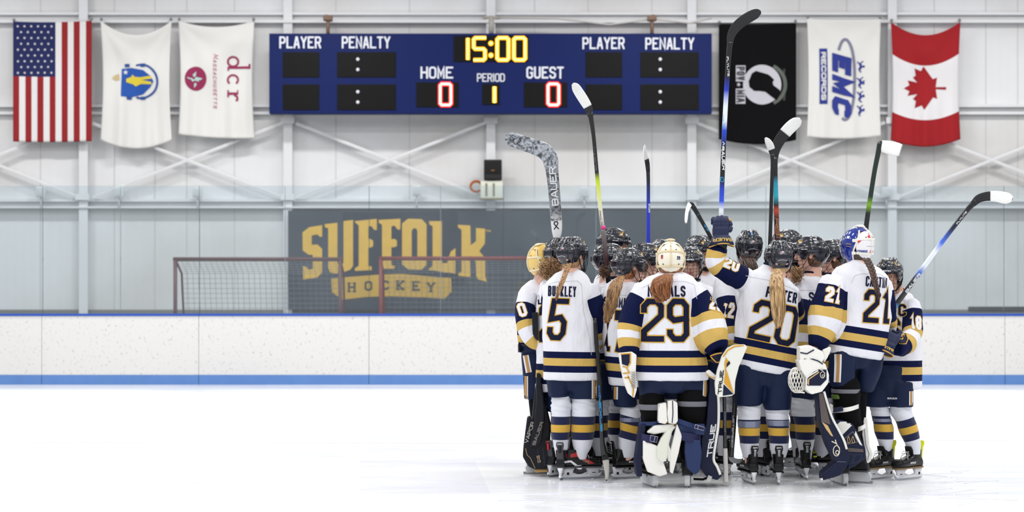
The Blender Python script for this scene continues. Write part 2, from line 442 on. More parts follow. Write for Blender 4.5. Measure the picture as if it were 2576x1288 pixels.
# boards
def board_mat():
    m = bpy.data.materials.new('board_plastic'); m.use_nodes = True; nt = m.node_tree; b = nt.nodes['Principled BSDF']; N = nt.nodes; L = nt.links
    tc = N.new('ShaderNodeTexCoord'); mp = N.new('ShaderNodeMapping'); mp.inputs['Scale'].default_value = (1, 1, .8); mp.inputs['Rotation'].default_value = (0, .7, 0); L.new(tc.outputs['Object'], mp.inputs['Vector'])
    n = N.new('ShaderNodeTexNoise'); n.inputs['Scale'].default_value = 26; n.inputs['Detail'].default_value = 4; L.new(mp.outputs[0], n.inputs['Vector'])
    r = N.new('ShaderNodeValToRGB'); e = r.color_ramp.elements; e[0].position = .30; e[0].color = lin((192, 188, 182)); e[1].position = .41; e[1].color = lin((226, 224, 221))
    L.new(n.outputs['Fac'], r.inputs[0]); L.new(r.outputs[0], b.inputs['Base Color']); b.inputs['Roughness'].default_value = .35
    return m
s26 = S(YB)
def zb(py): return HC+(HZ-py)/s26
bmat = board_mat()
edges = [-1890, -1490, -1090, -690, -295, 105, 500, 928, 1328, 1728, 2128, 2528, 2930, 3330, 3730, 4130, 4530]
for i in range(len(edges)-1):
    x0 = (edges[i]-1288)/s26; x1 = (edges[i+1]-1288)/s26
    mk('wall_boards', box(((x0+x1)/2, YB+.05, (zb(943)+zb(795))/2), (x1-x0-.006, .1, zb(795)-zb(943))), bmat, kind='structure', smooth=False)
    mk('baseboard_kick', box(((x0+x1)/2, YB+.045, zb(943)/2), (x1-x0-.006, .11, zb(943)), bev=.004), mat('kick_blue', (92, 134, 196), .4, var=.12, vscale=5), kind='structure', smooth=False)
    mk('trim_rail', box(((x0+x1)/2, YB+.06, (zb(795)+zb(789))/2), (x1-x0, .16, zb(789)-zb(795)), bev=.006), mat('rail_blue', (28, 78, 178), .35), kind='structure', smooth=False)
# white ledge gap between boards
mk('wall_boards_backing', box((0, YB+.14, .5), (38, .05, 1.0)), mat('backing', (120, 120, 118), .8), kind='structure', smooth=False)
# glass
def glass_mat():
    m = bpy.data.materials.new('rink_glass'); m.use_nodes = True; nt = m.node_tree; N = nt.nodes; L = nt.links
    N.remove(N['Principled BSDF']); out = N['Material Output']
    tr = N.new('ShaderNodeBsdfTransparent'); tr.inputs[0].default_value = lin((243, 248, 250))
    gl = N.new('ShaderNodeBsdfGlossy'); gl.inputs['Roughness'].default_value = .02; gl.inputs['Color'].default_value = (.85, .9, .93, 1)
    di = N.new('ShaderNodeBsdfDiffuse'); di.inputs[0].default_value = lin((222, 228, 232))
    fr = N.new('ShaderNodeFresnel'); fr.inputs[0].default_value = 1.45
    m1 = N.new('ShaderNodeMixShader'); L.new(fr.outputs[0], m1.inputs[0]); L.new(tr.outputs[0], m1.inputs[1]); L.new(gl.outputs[0], m1.inputs[2])
    m2 = N.new('ShaderNodeMixShader'); L.new(m1.outputs[0], m2.inputs[1]); L.new(di.outputs[0], m2.inputs[2])
    tc = N.new('ShaderNodeTexCoord'); no = N.new('ShaderNodeTexNoise'); no.inputs['Scale'].default_value = 1.3; no.inputs['Detail'].default_value = 5; L.new(tc.outputs['Object'], no.inputs['Vector'])
    mr = N.new('ShaderNodeMapRange'); mr.inputs['To Min'].default_value = .02; mr.inputs['To Max'].default_value = .07; L.new(no.outputs['Fac'], mr.inputs['Value']); L.new(mr.outputs[0], m2.inputs[0])
    L.new(m2.outputs[0], out.inputs[0]); return m
gm = glass_mat(); gem = mat('glass_edge', (70, 92, 96), .2)
gx = [-1895, -1695, -1495, -1295, -1095, -895, -695, -495, -295, -95, 105, 301, 500, 716, 928, 1108, 1267, 1500, 1728, 1928, 2128, 2328, 2528, 2730, 2930, 3130, 3330, 3530, 3730, 3930, 4130, 4330, 4530]
for i in range(len(gx)-1):
    x0 = (gx[i]-1288)/s26; x1 = (gx[i+1]-1288)/s26
    g = G().add(box(((x0+x1)/2, YB+.06, (zb(789)+zb(467))/2), (x1-x0-.008, .014, zb(467)-zb(789))))
    o = mk('window_%d' % (i+1), g, gm, kind='structure', smooth=False)
    mk('seam', box((x1, YB+.06, (zb(789)+zb(467))/2), (.007, .012, zb(467)-zb(789))), gem if i % 2 == 1 else mat('glass_edge_pale', (126, 142, 148), .5), parent=o, smooth=False)

# back wall
s33 = S(YW)
def zw(py, Y=YW): return HC+(HZ-py)*Y/F
def xw(px, Y=YW): return (px-1288)*Y/F
def wall_mat():
    m = bpy.data.materials.new('wall_liner'); m.use_nodes = True; nt = m.node_tree; b = nt.nodes['Principled BSDF']; N = nt.nodes; L = nt.links
    tc = N.new('ShaderNodeTexCoord'); w = N.new('ShaderNodeTexWave'); w.bands_direction = 'X'; w.inputs['Scale'].default_value = 1.9; w.inputs['Distortion'].default_value = 0
    L.new(tc.outputs['Object'], w.inputs['Vector'])
    n = N.new('ShaderNodeTexNoise'); n.inputs['Scale'].default_value = .5; n.inputs['Detail'].default_value = 7; L.new(tc.outputs['Object'], n.inputs['Vector'])
    r = N.new('ShaderNodeValToRGB'); e = r.color_ramp.elements; e[0].position = .3; e[0].color = lin((216, 213, 211)); e[1].position = .62; e[1].color = lin((232, 232, 234))
    L.new(n.outputs['Fac'], r.inputs[0]); L.new(r.outputs[0], b.inputs['Base Color']); b.inputs['Roughness'].default_value = .7
    bp = N.new('ShaderNodeBump'); bp.inputs['Strength'].default_value = .12; bp.inputs['Distance'].default_value = .02; L.new(w.outputs['Fac'], bp.inputs['Height']); L.new(bp.outputs['Normal'], b.inputs['Normal'])
    return m
mk('wall_back', box((0, YW+.1, 4.2), (52, .2, 8.4)), wall_mat(), kind='structure', smooth=False)
cream = mat('painted_steel', (228, 228, 230), .5, var=.05)
seamm = mat('panel_seam', (206, 204, 203), .7)
for px in (102, 288, 390, 470, 590, 845, 1030, 1345, 1480, 1640, 1880, 2010, 2130, 2350, 2480, 2560):
    mk('trim_panel_seam', box((xw(px), YW-.004, 4.2), (.012, .01, 8.3)), seamm, kind='structure', smooth=False)
for px in (-1300, -795, -290, 215, 727, 1235, 1738, 2240, 2750, 3255, 3760):      # columns: H section
    g = G().add(box((xw(px), YW-.16, 4.2), (.17, .02, 8.4))).add(box((xw(px), YW-.08, 4.2), (.012, .16, 8.4))).add(box((xw(px), YW-.01, 4.2), (.17, .02, 8.4)))
    mk('trim_column', g, cream, kind='structure', smooth=False)
# horizontal girts (C shape: two lips)
for py, d in ((46, .2), (277, .2), (514, .2), (-60, .2)):
    z = zw(py)
    g = G().add(box((0, YW-.07, z+.085), (52, .12, .014))).add(box((0, YW-.125, z+.07), (52, .012, .05))).add(box((0, YW-.07, z-.085), (52, .12, .014))).add(box((0, YW-.125, z-.07), (52, .012, .05))).add(box((0, YW-.02, z), (52, .012, .17)))
    mk('trim_girt', g, cream, kind='structure', smooth=False)
mk('trim_top_angle', box((0, YW-.2, zw(54, YW-.2)), (52, .02, .05)), cream, kind='structure', smooth=False)
# diagonal rods
def brace(x0, y0, x1, y1):
    Yb = YW-.22; A, B = W(x0, y0, Yb), W(x1, y1, Yb); d = (B-A).normalized(); n = d.cross(Yv).normalized()
    g = G().add(loft([(A, n*.03, Yv*.006), (B, n*.03, Yv*.006)], 4, cap=True)).add(loft([(A+n*.024+Yv*.025, n*.006, Yv*.03), (B+n*.024+Yv*.025, n*.006, Yv*.03)], 4))
    mk('trim_brace', g, cream, kind='structure', smooth=False)
for c0, c1 in ((-290, 215), (215, 727), (727, 1235), (1738, 2240), (2240, 2750), (2750, 3255), (-795, -290)):
    brace(c0+18, 310, c1-14, 497); brace(c0+18, 497, c1-14, 308)
# small steel gusset plates where the rods meet the columns
for px in (215, 727, 1235, 1738, 2240):
    for py in (306, 497):
        if px == 1235 and py == 497: pass
        mk('trim_gusset', box((xw(px), YW-.235, zw(py)), (.26, .014, .12)), cream, kind='structure', smooth=False)
# lower liner strip and skirting
mk('baseboard_back', box((0, YW-.04, (zw(779)+0)/2), (52, .06, zw(779))), mat('skirting', (128, 126, 120), .7), kind='structure', smooth=False)
mk('trim_window_sill', box((0, YW-.12, zw(523)), (52, .18, .03)), cream, kind='structure', smooth=False)

# door sign / equipment on the wall
def eboxes():
    for px, py, nm in ((103, 483, 'above the leftmost boards'), (299, 483, 'right of the first white column'), (497, 484, 'below the second white flag'), (1048, 480, 'between the two large rod crosses'), (1470, 484, 'right of the raised goalie stick'), (2230, 484, 'below the leaf flag')):
        t = empty('junction_box', W(px, py, YW-.25), label='small pale electrical box on the wall '+nm, cat='electrical box', group='electrical boxes along the wall')
        P = W(px, py, YW-.25)
        mk('housing', box(P, (.17, .12, .2), bev=.01), mat('ebox', (224, 226, 228), .5), t)
        mk('cover', box(P-Yv*.066, (.13, .012, .15), bev=.004), mat('ebox_cover', (205, 208, 210), .5), t)
        mk('conduit', tube([P+Z*-.1, P+Z*-.32], .012, 8), mat('ebox_cover', (205, 208, 210), .5), t)
eboxes()
Ys = YW-.45
t = empty('loudspeaker', W(1240, 452, Ys), label='small black wall loudspeaker on the white column', cat='loudspeaker')
P = W(1240, 428, Ys)
mk('cabinet', box(P, (.34, .3, .38), bev=.02), mat('speaker_black', (34, 32, 34), .7), t)
mk('grille', box(P-Yv*.155+Z*.04, (.29, .014, .24), bev=.005), mat('grille', (24, 23, 24), .9, bump=.6, bscale=120), t)
mk('badge', box(P-Yv*.165-Z*.02, (.07, .01, .03)), mat('badge', (120, 84, 40), .5), t)
mk('bracket', box(W(1240, 428, Ys)+Yv*.22, (.08, .16, .1)), mat('lip', (150, 140, 110), .6), t)
t = empty('control_box', W(1237, 500, Ys), label='cream electrical control box under the black loudspeaker', cat='electrical box')
P = W(1237, 478, Ys)
mk('housing', box(P, (.42, .22, .33), bev=.015), mat('cream_box', (222, 222, 208), .5), t)
g = G()
for dx in (-.1, .04): g.add(box(P+Vector((dx, -.115, .0)), (.03, .02, .24)))
mk('slot', g, mat('slot_brown', (126, 116, 92), .7), t, smooth=False)
mk('bracket', box(P+Yv*.19, (.1, .22, .2)), mat('lip', (150, 140, 110), .6), t)
mk('base_lip', box(P+Vector((0, -.02, -.17)), (.44, .26, .025)), mat('lip', (150, 140, 110), .6), t, smooth=False)
t = mk('hose_loop', tube([W(1198+14*math.cos(q), 469-13*math.sin(q), Ys+.05) for q in np.linspace(.3, 5.5, 22)], .025, 10), mat('hose', (176, 92, 34), .6), org=W(1200, 480, Ys), label='rusty brown hose loop beside the cream control box', cat='hose')
# window opening bits in the glazed band behind the boards (dark mats along the wall foot)
mk('rubber_mat_roll', box(W(2530, 778, YW-.6), (1.3, .5, .1), bev=.02), mat('rubber', (48, 46, 50), .8), org=W(2530, 785, YW-.6), label='dark rubber mat lying behind the boards at far right', cat='mat')

# ------------------------------------------------------------------ banner
Yn = YW-.26
gold_p = mat('banner_gold', (230, 182, 62), .6, var=.12, vscale=4)
bt = empty('team_banner', W(1232, 779, Yn), label='long slate banner with big arched gold lettering hung behind the glass', cat='banner')
x0, x1 = xw(725, Yn), xw(1738, Yn); z0, z1 = zw(779, Yn), zw(530, Yn)
mk('sheet', box(((x0+x1)/2, Yn, (z0+z1)/2), (x1-x0, .03, z1-z0)), mat('banner_slate', (46, 54, 68), .45, var=.18, vscale=.9), bt, smooth=False)
for px in (1031, 1265, 1500):
    mk('fold_line', box((xw(px, Yn), Yn-.017, (z0+z1)/2), (.012, .004, z1-z0)), mat('fold', (40, 44, 54), .7), bt, smooth=False)
def BZ(px, py): return ((px-985)*Yn/F, (650-py)*Yn/F)
OB = W(985, 650, Yn-.016)
def arch(px): return 12*((px-985)/220.)**2
# dark navy backdrop shape behind the lettering
shp = [(862, 535), (1150, 532), (1152, 560), (1165, 580), (1170, 700), (1175, 716), (1120, 720), (1115, 690), (860, 700)]
mk('backdrop_print', decal_geo([[BZ(*p) for p in shp]], OB, X, Z, None, .004, grid=None), mat('banner_navy', (16, 24, 46), .6), bt, smooth=False)
LT = [
 [(105,320),(190,255),(350,230),(350,375),(320,375),(290,345),(220,360),(220,475),(290,470),(350,525),(350,820),(290,880),(115,910),(108,740),(140,740),(190,790),(232,770),(232,600),(180,598),(108,545)],
 [(380,218),(540,200),(540,700),(560,722),(600,718),(615,700),(615,180),(735,165),(735,735),(700,785),(620,815),(520,832),(450,820),(425,760),(425,270),(385,255)],
 [(755,180),(1030,152),(1030,290),(1000,290),(960,240),(925,250),(925,405),(950,400),(985,425),(985,490),(955,510),(925,510),(925,735),(965,745),(968,790),(760,800),(755,770),(805,735),(805,235),(765,200)],
 [(1055,165),(1325,150),(1322,285),(1290,285),(1250,235),(1212,245),(1212,405),(1250,400),(1280,420),(1280,490),(1250,505),(1212,505),(1212,725),(1255,740),(1250,775),(1075,775),(1060,750),(1095,730),(1095,225),(1055,200)],
 [(1680,180),(1840,180),(1840,560),(1845,700),(1905,700),(1950,560),(2010,515),(2010,835),(1680,790),(1680,770),(1725,740),(1725,245),(1685,220)],
 [(2040,225),(2195,235),(2200,480),(2265,430),(2265,265),(2380,275),(2375,460),(2310,545),(2310,560),(2380,640),(2380,860),(2400,935),(2290,905),(2265,850),(2265,700),(2195,610),(2195,875),(2045,860),(2045,830),(2085,810),(2085,290),(2040,255)]]
Oo = [(1345,210),(1420,150),(1590,155),(1650,220),(1650,725),(1590,785),(1420,780),(1345,720)]; Oi = [(1465,300),(1485,270),(1520,270),(1535,300),(1535,640),(1520,670),(1480,670),(1465,640)]
LT += [[Oo[i], Oo[(i+1) % 8], Oi[(i+1) % 8], Oi[i]] for i in range(8)]
polys = [[BZ(740+u*.2019, 520+v*.2019) for u, v in q] for q in LT]
mk('lettering', decal_geo(polys, OB, X, Z, None, .010, grid=None), gold_p, bt, smooth=False)
rb = [(833, 700), (950, 691), (1010, 689), (1135, 700), (1136, 733), (1118, 752), (1060, 748), (985, 745), (920, 747), (862, 754), (835, 735)]
mk('ribbon', decal_geo([[BZ(*p) for p in rb]], OB, X, Z, None, .006, grid=None), mat('banner_gold2', (210, 166, 56), .6, var=.12, vscale=4), bt, smooth=False)
polys = []
for ch, cx in zip('HOCKEY', (885, 927, 969, 1007, 1047, 1084)):
    cy = 717+7*((cx-985)/100.)**2*.8
    q0 = text(ch, 19, 24, 4.5)
    if ch in 'HKE': q0 += [rect(-11, 9, -2, 12), rect(-11, -12, -2, -9)]+([rect(2, 9, 11, 12), rect(2, -12, 11, -9)] if ch != 'E' else [])
    if ch == 'Y': q0 += [rect(-12, 9, -4, 12), rect(4, 9, 12, 12), rect(-5, -12, 5, -9)]
    for q in q0: polys.append([BZ(cx+p[0], cy-p[1]) for p in q])
mk('lettering', decal_geo(polys, OB, X, Z, None, .012, grid=None), mat('banner_dark', (44, 50, 50), .6), bt, smooth=False)
mk('lettering', decal_geo([[BZ(1228+p[0], 581-p[1]) for p in q] for q in shift(text('TM', 12, 5, 1.4), 0, 0)], OB, X, Z, None, .012, grid=None), gold_p, bt, smooth=False)

# ------------------------------------------------------------------ goals stored behind the glass
def goal(x0, x1, ytop, label, rgb, Y):
    A = W(x0, ytop, Y); B = W(x1, ytop, Y); t = empty('hockey_goal', Vector(((A.x+B.x)/2, Y, 0)), label=label, cat='goal')
    m = mat('goal_red%d' % rgb[0], rgb, .4); zt = A.z; r = .036
    mk('post', tube([Vector((A.x, Y, 0)), Vector((A.x, Y, zt))], r, 12), m, t); mk('post', tube([Vector((B.x, Y, 0)), Vector((B.x, Y, zt))], r, 12), m, t)
    mk('crossbar', tube([Vector((A.x-r, Y, zt)), Vector((B.x+r, Y, zt))], r, 12), m, t)
    g = G(); D = 1.0
    for x in (A.x, B.x): g.add(tube([Vector((x, Y, .04)), Vector((x, Y+D, .04)), Vector((x, Y+D*.6, zt-.25)), Vector((x, Y, zt))], .02, 8))
    g.add(tube([Vector((A.x, Y+D, .04)), Vector((B.x, Y+D, .04))], .02, 8)); mk('rear_frame', g, m, t)
    g = G(); n = int((B.x-A.x)/.1)
    P0 = lambda f: Vector((0, Y+D+(0-D*.4)*f, .04+(zt-.29)*f)) if f <= 1 else Vector((0, Y+D*.6*(2-f), zt-.25+.25*(f-1)))
    fs = list(np.linspace(0, 1, 20))+list(np.linspace(1.15, 2, 6))
    for i in range(n+1):
        x = A.x+(B.x-A.x)*i/n; g.add(tube([P0(f)+X*x for f in (0, 1, 2)], .0035, 4))
    for f in fs: g.add(tube([P0(f)+X*A.x, P0(f)+X*B.x], .0035, 4))
    mk('net', g, mat('net', (150, 152, 158), .8), t)
goal(441, 856, 652, 'dark red goal frame with a net behind the glass, left of the banner text', (92, 52, 56), 30.8)
goal(958, 1420, 650, 'brighter red goal frame standing behind the glass under the banner text', (128, 46, 44), 31.2)

# ------------------------------------------------------------------ scoreboard
Yc = YW-.75
sb = empty('scoreboard', W(1234, 285, Yc), label='wide blue electronic scoreboard reading 15:00, home 0, guest 0, period 1', cat='scoreboard')
def bx(px0, py0, px1, py1, Y, th, m, name, parent, bev=0., **k):
    A, B = W(px0, py1, Y), W(px1, py0, Y)
    return mk(name, box(((A.x+B.x)/2, Y+th/2, (A.z+B.z)/2), (B.x-A.x, th, B.z-A.z), bev=bev), m, parent, smooth=False, **k)
blue = mat('board_blue', (13, 30, 88), .5, var=.06, spec=.15)
bx(677, 84, 1791, 286, Yc, .22, blue, 'cabinet', sb, .012)
blk = mat('display_black', (13, 12, 12), .5, spec=.15, bump=.2, bscale=60)
wht = mat('print_white', (226, 228, 238), .5)
def disp(x0, y0, x1, y1): return bx(x0, y0, x1, y1, Yc-.012, .02, blk, 'display_window', sb, .008)
for x0, x1 in ((711, 803), (848, 996), (1473, 1565), (1611, 1758)):
    disp(x0, 131, x1, 195); disp(x0, 212, x1, 277)
disp(1141, 90, 1329, 156); disp(1047, 207, 1154, 270); disp(1213, 211, 1257, 264); disp(1318, 207, 1427, 270)
def sbtext(s, x0, y0, x1, y1, sw, m, name, off=.018, ol=0, lab=None):
    k = Yc/F; P = W((x0+x1)/2, (y0+y1)/2, Yc)
    ps = [[(p[0]*k, p[1]*k) for p in q] for q in text(s, x1-x0, y1-y0, sw, gap=sw*.5, ol=ol)]
    return mk(name, decal_geo(ps, P, X, Z, None, off, grid=None), m, sb, smooth=False, label=lab)
for s, x0, y0, x1, y1, sw in (('PLAYER', 703, 92, 808, 122, 4.3), ('PENALTY', 860, 92, 982, 122, 4.3), ('PLAYER', 1465, 94, 1571, 124, 4.3), ('PENALTY', 1623, 95, 1746, 125, 4.3), ('HOME', 1058, 168, 1140, 198, 4.6), ('GUEST', 1324, 168, 1418, 198, 4.6), ('PERIOD', 1200, 185, 1270, 206, 2.7)):
    sbtext(s, x0, y0, x1, y1, sw, wht, 'lettering')
def digits(s, boxes, col1, col2, sw):
    for ch, (x0, y0, x1, y1) in zip(s, boxes):
        k = Yc/F; P = W((x0+x1)/2, (y0+y1)/2, Yc)
        if ch == '1': base = [[(0, y1-y0-sw), (0, (y1-y0-sw)*.52)], [(0, (y1-y0-sw)*.48), (0, 0)]]
        elif ch == ':': base = []
        else:
            w, h = x1-x0-sw, y1-y0-sw; c = 4
            base = {'0': [[(c, h), (w-c, h), (w, h-c), (w, c), (w-c, 0), (c, 0), (0, c), (0, h-c), None]],
                    '5': [[(w, h), (c, h), (0, h-c), (0, h/2+c), (c, h/2), (w-c, h/2), (w, h/2-c), (w, c), (w-c, 0), (2, 0)]]}[ch]
        for grow, m, off in ((1.6, col1, .022), (-1.6, col2, .026)):
            ps = []
            for pth in base:
                ox = -(x1-x0-sw)/2 if ch != '1' else 0; oy = -(y1-y0-sw)/2
                pp = [None if p is None else (ox+p[0], oy+p[1]) for p in pth]
                ps += stroke(pp, sw+grow*2-.5, ext=sw*.35)
            if ch == ':': ps = [disc(5+grow, c=(0, 14)), disc(5+grow, c=(0, -16))]
            mk('led_digit', decal_geo([[(p[0]*k, p[1]*k) for p in q] for q in ps], P, X, Z, None, off, grid=None), m, sb, smooth=False)
ye = mat('led_orange', (255, 170, 0), emis=(255, 176, 0), es=1.1); yc = mat('led_yellow', (255, 250, 130), emis=(255, 250, 140), es=1.6)
re = mat('led_red', (255, 30, 20), emis=(255, 36, 30), es=1.1); rc = mat('led_pink', (255, 225, 200), emis=(255, 222, 205), es=1.4)
digits('15:00', [(1172, 95, 1182, 152), (1188, 92, 1224, 155), (1229, 92, 1241, 155), (1247, 92, 1283, 155), (1289, 92, 1325, 155)], ye, yc, 7.5)
digits('0', [(1103, 207, 1139, 269)], re, rc, 9); digits('0', [(1374, 207, 1410, 269)], re, rc, 9); digits('1', [(1238, 217, 1250, 260)], ye, yc, 8)
for cx in (900, 1661):
    for cy in (149, 175, 231, 257):
        mk('colon_dot', ell(W(cx, cy, Yc-.022), (.032, .012, .032), n=12, m=8), wht, sb)
rust = mat('rusty_steel', (126, 100, 84), .7, var=.25, vscale=20)
for px in (825, 1640):
    mk('hanger_rod', tube([W(px, 84, Yc+.1), W(px, 44, Yc+.1)], .035, 10), rust, sb)
    mk('hanger_clamp', G().add(box(W(px, 46, Yc+.1), (.17, .16, .1), bev=.02)).add(box(W(px, 46, Yc+.35), (.06, .55, .05))), rust, sb)
mk('hanger_rod', G().add(tube([W(1236, 84, Yc+.1), W(1236, 40, Yc+.1)], .05, 10)).add(tube([W(1216, 44, Yc+.1), W(1256, 44, Yc+.1)], .03, 8)), mat('hanger_grey', (170, 164, 156), .6, var=.2, vscale=15), sb)
mk('cable', tube([W(1255, 44, Yc+.2), W(1400, 46, Yc+.2), W(1533, 62, Yc+.2), W(1640, 48, Yc+.2), W(1735, 58, Yc+.2), W(1790, 46, Yc+.2)], .018, 6), mat('cable', (200, 196, 190), .7), sb)

# ------------------------------------------------------------------ flags
def flag(name, label, x0, x1, ytl, ytr, sag, ybl, ybr, bsag, Y, base, side=0, amp=.05, seed=1, nu=36, nv=56, shape=None):
    """cloth sheet pinned at the upper corners"""
    V = []; Fc = []; U = []; VV = []
    for j in range(nv+1):
        v = j/nv
        for i in range(nu+1):
            u = i/nu; top = ytl+(ytr-ytl)*u+sag*4*u*(1-u); bot = ybl+(ybr-ybl)*u+bsag*4*u*(1-u)
            nar = side*math.sin(math.pi*min(1, v*1.0))*(.5-u)*2
            px = x0+(x1-x0)*u+nar; py = top+(bot-top)*v
            d1 = math.hypot(u, v*1.5); d2 = math.hypot(1-u, v*1.5)
            fold = math.sin(math.atan2(v*1.5, u+.02)*9+seed)*min(1, d1)*.5+math.sin(math.atan2(v*1.5, 1-u+.02)*8+seed*2)*min(1, d2)*.5
            fold = fold*(1-v*.6)+(.8*math.sin(u*17+seed+v*1.5)+.5*math.sin(u*31+seed*3))*v*.6
            Yd = Y+amp*fold; V.append(W(px, py, Yd)); U.append(u); VV.append(v)
    for j in range(nv):
        for i in range(nu):
            q = j*(nu+1)+i; Fc.append((q, q+1, q+nu+2, q+nu+1))
    me = mesh_of(V, Fc, name); set_attr(me, 'u', U); set_attr(me, 'v', VV)
    t = mk(name, me, base, org=W((x0+x1)/2, ytl, Y), label=label, cat='flag')
    sol = t.modifiers.new('thickness', 'SOLIDIFY'); sol.thickness = .004
    tree = BVHTree.FromPolygons(V, Fc)
    g = G()
    for px, py in ((x0+2, ytl), (x1-2, ytr)): g.add(tube([W(px, py-4, Y+.16), W(px, py-4, Y), W(px, py+3, Y)], .012, 6)).add(ell(W(px, py-4, Y), (.03, .03, .03), n=8, m=6))
    mk('hanging_clip', g, mat('clip', (150, 150, 150), .4, metal=.8), t)
    def dec(polys, px, py, m, xd=(1, 0, 0), yd=(0, 0, 1), off=.014, grid=.03, nm='emblem'):
        k = Y/F
        return mk(nm, decal_geo([[(p[0]*k, p[1]*k) for p in q] for q in polys], W(px, py, Y), xd, yd, tree, off, 1., grid), m, t)
    return t, dec
Yf = YW-.34
RX, RY = (0, 0, -1), (1, 0, 0)      # lettering turned a quarter clockwise
# stars and stripes
def us_mat():
    m = bpy.data.materials.new('flag_stripes'); m.use_nodes = True; nt = m.node_tree; b = nt.nodes['Principled BSDF']; N = nt.nodes; L = nt.links
    red, whi, blu = (150, 26, 32), (232, 228, 228), (24, 34, 88)
    st = ramp_node(nt, attr(nt, 'u'), [(i/13., red if i % 2 == 0 else whi) for i in range(13)])
    u, v = attr(nt, 'u'), attr(nt, 'v')
    a = N.new('ShaderNodeMath'); a.operation = 'LESS_THAN'; a.inputs[1].default_value = 7/13.; L.new(u, a.inputs[0])
    c = N.new('ShaderNodeMath'); c.operation = 'LESS_THAN'; c.inputs[1].default_value = .455; L.new(v, c.inputs[0])
    d = N.new('ShaderNodeMath'); d.operation = 'MULTIPLY'; L.new(a.outputs[0], d.inputs[0]); L.new(c.outputs[0], d.inputs[1])
    mx = N.new('ShaderNodeMix'); mx.data_type = 'RGBA'; L.new(d.outputs[0], mx.inputs[0]); L.new(st, mx.inputs[6]); mx.inputs[7].default_value = lin(blu)
    L.new(mx.outputs[2], b.inputs['Base Color']); b.inputs['Roughness'].default_value = .85; return m
t, dec = flag('national_flag', 'stars and stripes flag hanging vertically at the far left of the wall', 33, 231, 54, 52, 3, 356, 355, 2, Yf, us_mat(), amp=.02, seed=2)
ps = []
for i in range(9):
    n = 6 if i % 2 == 0 else 5
    for j in range(n):
        cx = 42+(j*17+(8.5 if n == 5 else 0))+4; cy = 67+i*14.6
        ps += shift([star(3.8, rot=math.pi/2)], cx-88, 125-cy)
dec(ps, 88, 125, mat('flag_white', (232, 230, 232), .85), grid=None, nm='stars', off=.03)
ivory = mat('flag_ivory', (232, 230, 226), .9, sheen=.1)
t, dec = flag('state_flag', 'white flag with a blue shield and gold figure, second from left', 253, 432, 52, 52, 36, 352, 352, 22, Yf, ivory, side=6, amp=.075, seed=5)
sh = [(-41, 41), (-41, -41), (5, -41), (28, -34), (45, -10), (52, 0), (45, 10), (28, 34), (5, 41)]
sh = [(305-347, 32), (305-347, -38), (330-347, -40), (360-347, -32), (378-347, -16), (386-347, 0), (378-347, 14), (360-347, 28), (330-347, 34)]
dec([sh], 348, 205, mat('shield_blue', (32, 84, 172), .8), nm='shield')
fig = [(-30, -3), (-30, 6), (-18, 10), (-14, 16), (-8, 10), (6, 9), (34, 12), (34, 5), (10, 2), (34, -3), (34, -9), (6, -8), (-6, -14), (-12, -9), (-20, -6)]
dec([fig], 348, 204, mat('figure_gold', (226, 204, 60), .8), off=.021, nm='figure')
dec(shift([star(7)], -32, 22), 348, 204, mat('flag_white', (232, 230, 232), .85), off=.021, grid=None, nm='star')
rib = []
for q0, q1 in ((2.6, -2.6),):
    pts = [(40*math.cos(q)+8, 42*math.sin(q)) for q in np.linspace(1.9, -1.9, 26)]
    rib += stroke(pts, 5)
rib += [rect(-34, 36, -22, 44), rect(-28, -46, -16, -38), rect(6, 36, 18, 45), rect(6, -46, 18, -38)]
dec(rib, 348, 205, mat('ribbon_blue', (40, 76, 150), .8), off=.017, nm='ribbon')
dec([[(-9, -3), (0, -9), (11, -8), (6, 0), (9, 8), (-2, 5)]], 290, 194, mat('crest_gold', (206, 186, 140), .8), nm='crest')
maroon = mat('print_maroon', (150, 38, 84), .8)
t, dec = flag('agency_flag', 'white flag with maroon lettering and round leaf badge, third from left', 449, 640, 52, 52, 16, 338, 348, 4, Yf, ivory, side=5, amp=.06, seed=9)
# d c r, serifed lower case, turned a quarter
def arc(cx, cy, rx, ry, a0, a1, n=16): return [(cx+rx*math.cos(q), cy+ry*math.sin(q)) for q in np.linspace(a0, a1, n)]
L1 = stroke(arc(14, 14, 12, 13, 0, 2*math.pi-.01, 22), 5)+[rect(26, 0, 32, 58), rect(20, 53, 32, 58), rect(30, 0, 37, 4)]
L2 = shift(stroke(arc(14, 14, 12, 13, .7, 5.6, 20), 5), 46, 0)
L3 = shift([rect(6, 0, 12, 28), rect(0, 0, 18, 4), rect(0, 25, 12, 28)]+stroke([(12, 18), (18, 26), (25, 26), (27, 22)], 5), 86, 0)
dec(shift(L1+L2+L3, -56, -16), 588, 197, maroon, RX, RY, nm='lettering')
# Massachusetts in small slanted print
x = 0; ps = []
for i, ch in enumerate('MASSACHUSETTS'):
    w = 13 if ch == 'M' else 9; h = 13 if i == 0 else 9
    ps += shift(text(ch, w*.8, h, 1.6), x+w/2, h/2); x += w+1.4
ps = [[(p[0]+p[1]*.3, p[1]) for p in q] for q in ps]
dec(shift(ps, -x/2, 0), 537, 204, mat('print_rose', (188, 110, 140), .8), RX, RY, nm='small_lettering')
dec([[(p[0], p[1]*1.12) for p in disc(27)]], 493, 198, maroon, nm='badge')
lf = []
for ax, ay, an, L in ((0, -4, .1, 22), (-2, 2, 1.1, 16), (2, 2, -.9, 16), (-2, -10, 2.0, 12), (4, -12, -1.9, 14)):
    lf += rotp([[(0, 0), (L*.3, L*.26), (L, 0), (L*.3, -L*.26)]], an, (ax-4, ay+2))
dec(lf+stroke([(-20, 2), (-4, -4), (14, -2)], 3), 493, 198, mat('leaf_mint', (186, 214, 208), .8), off=.021, nm='leaf_sprig')
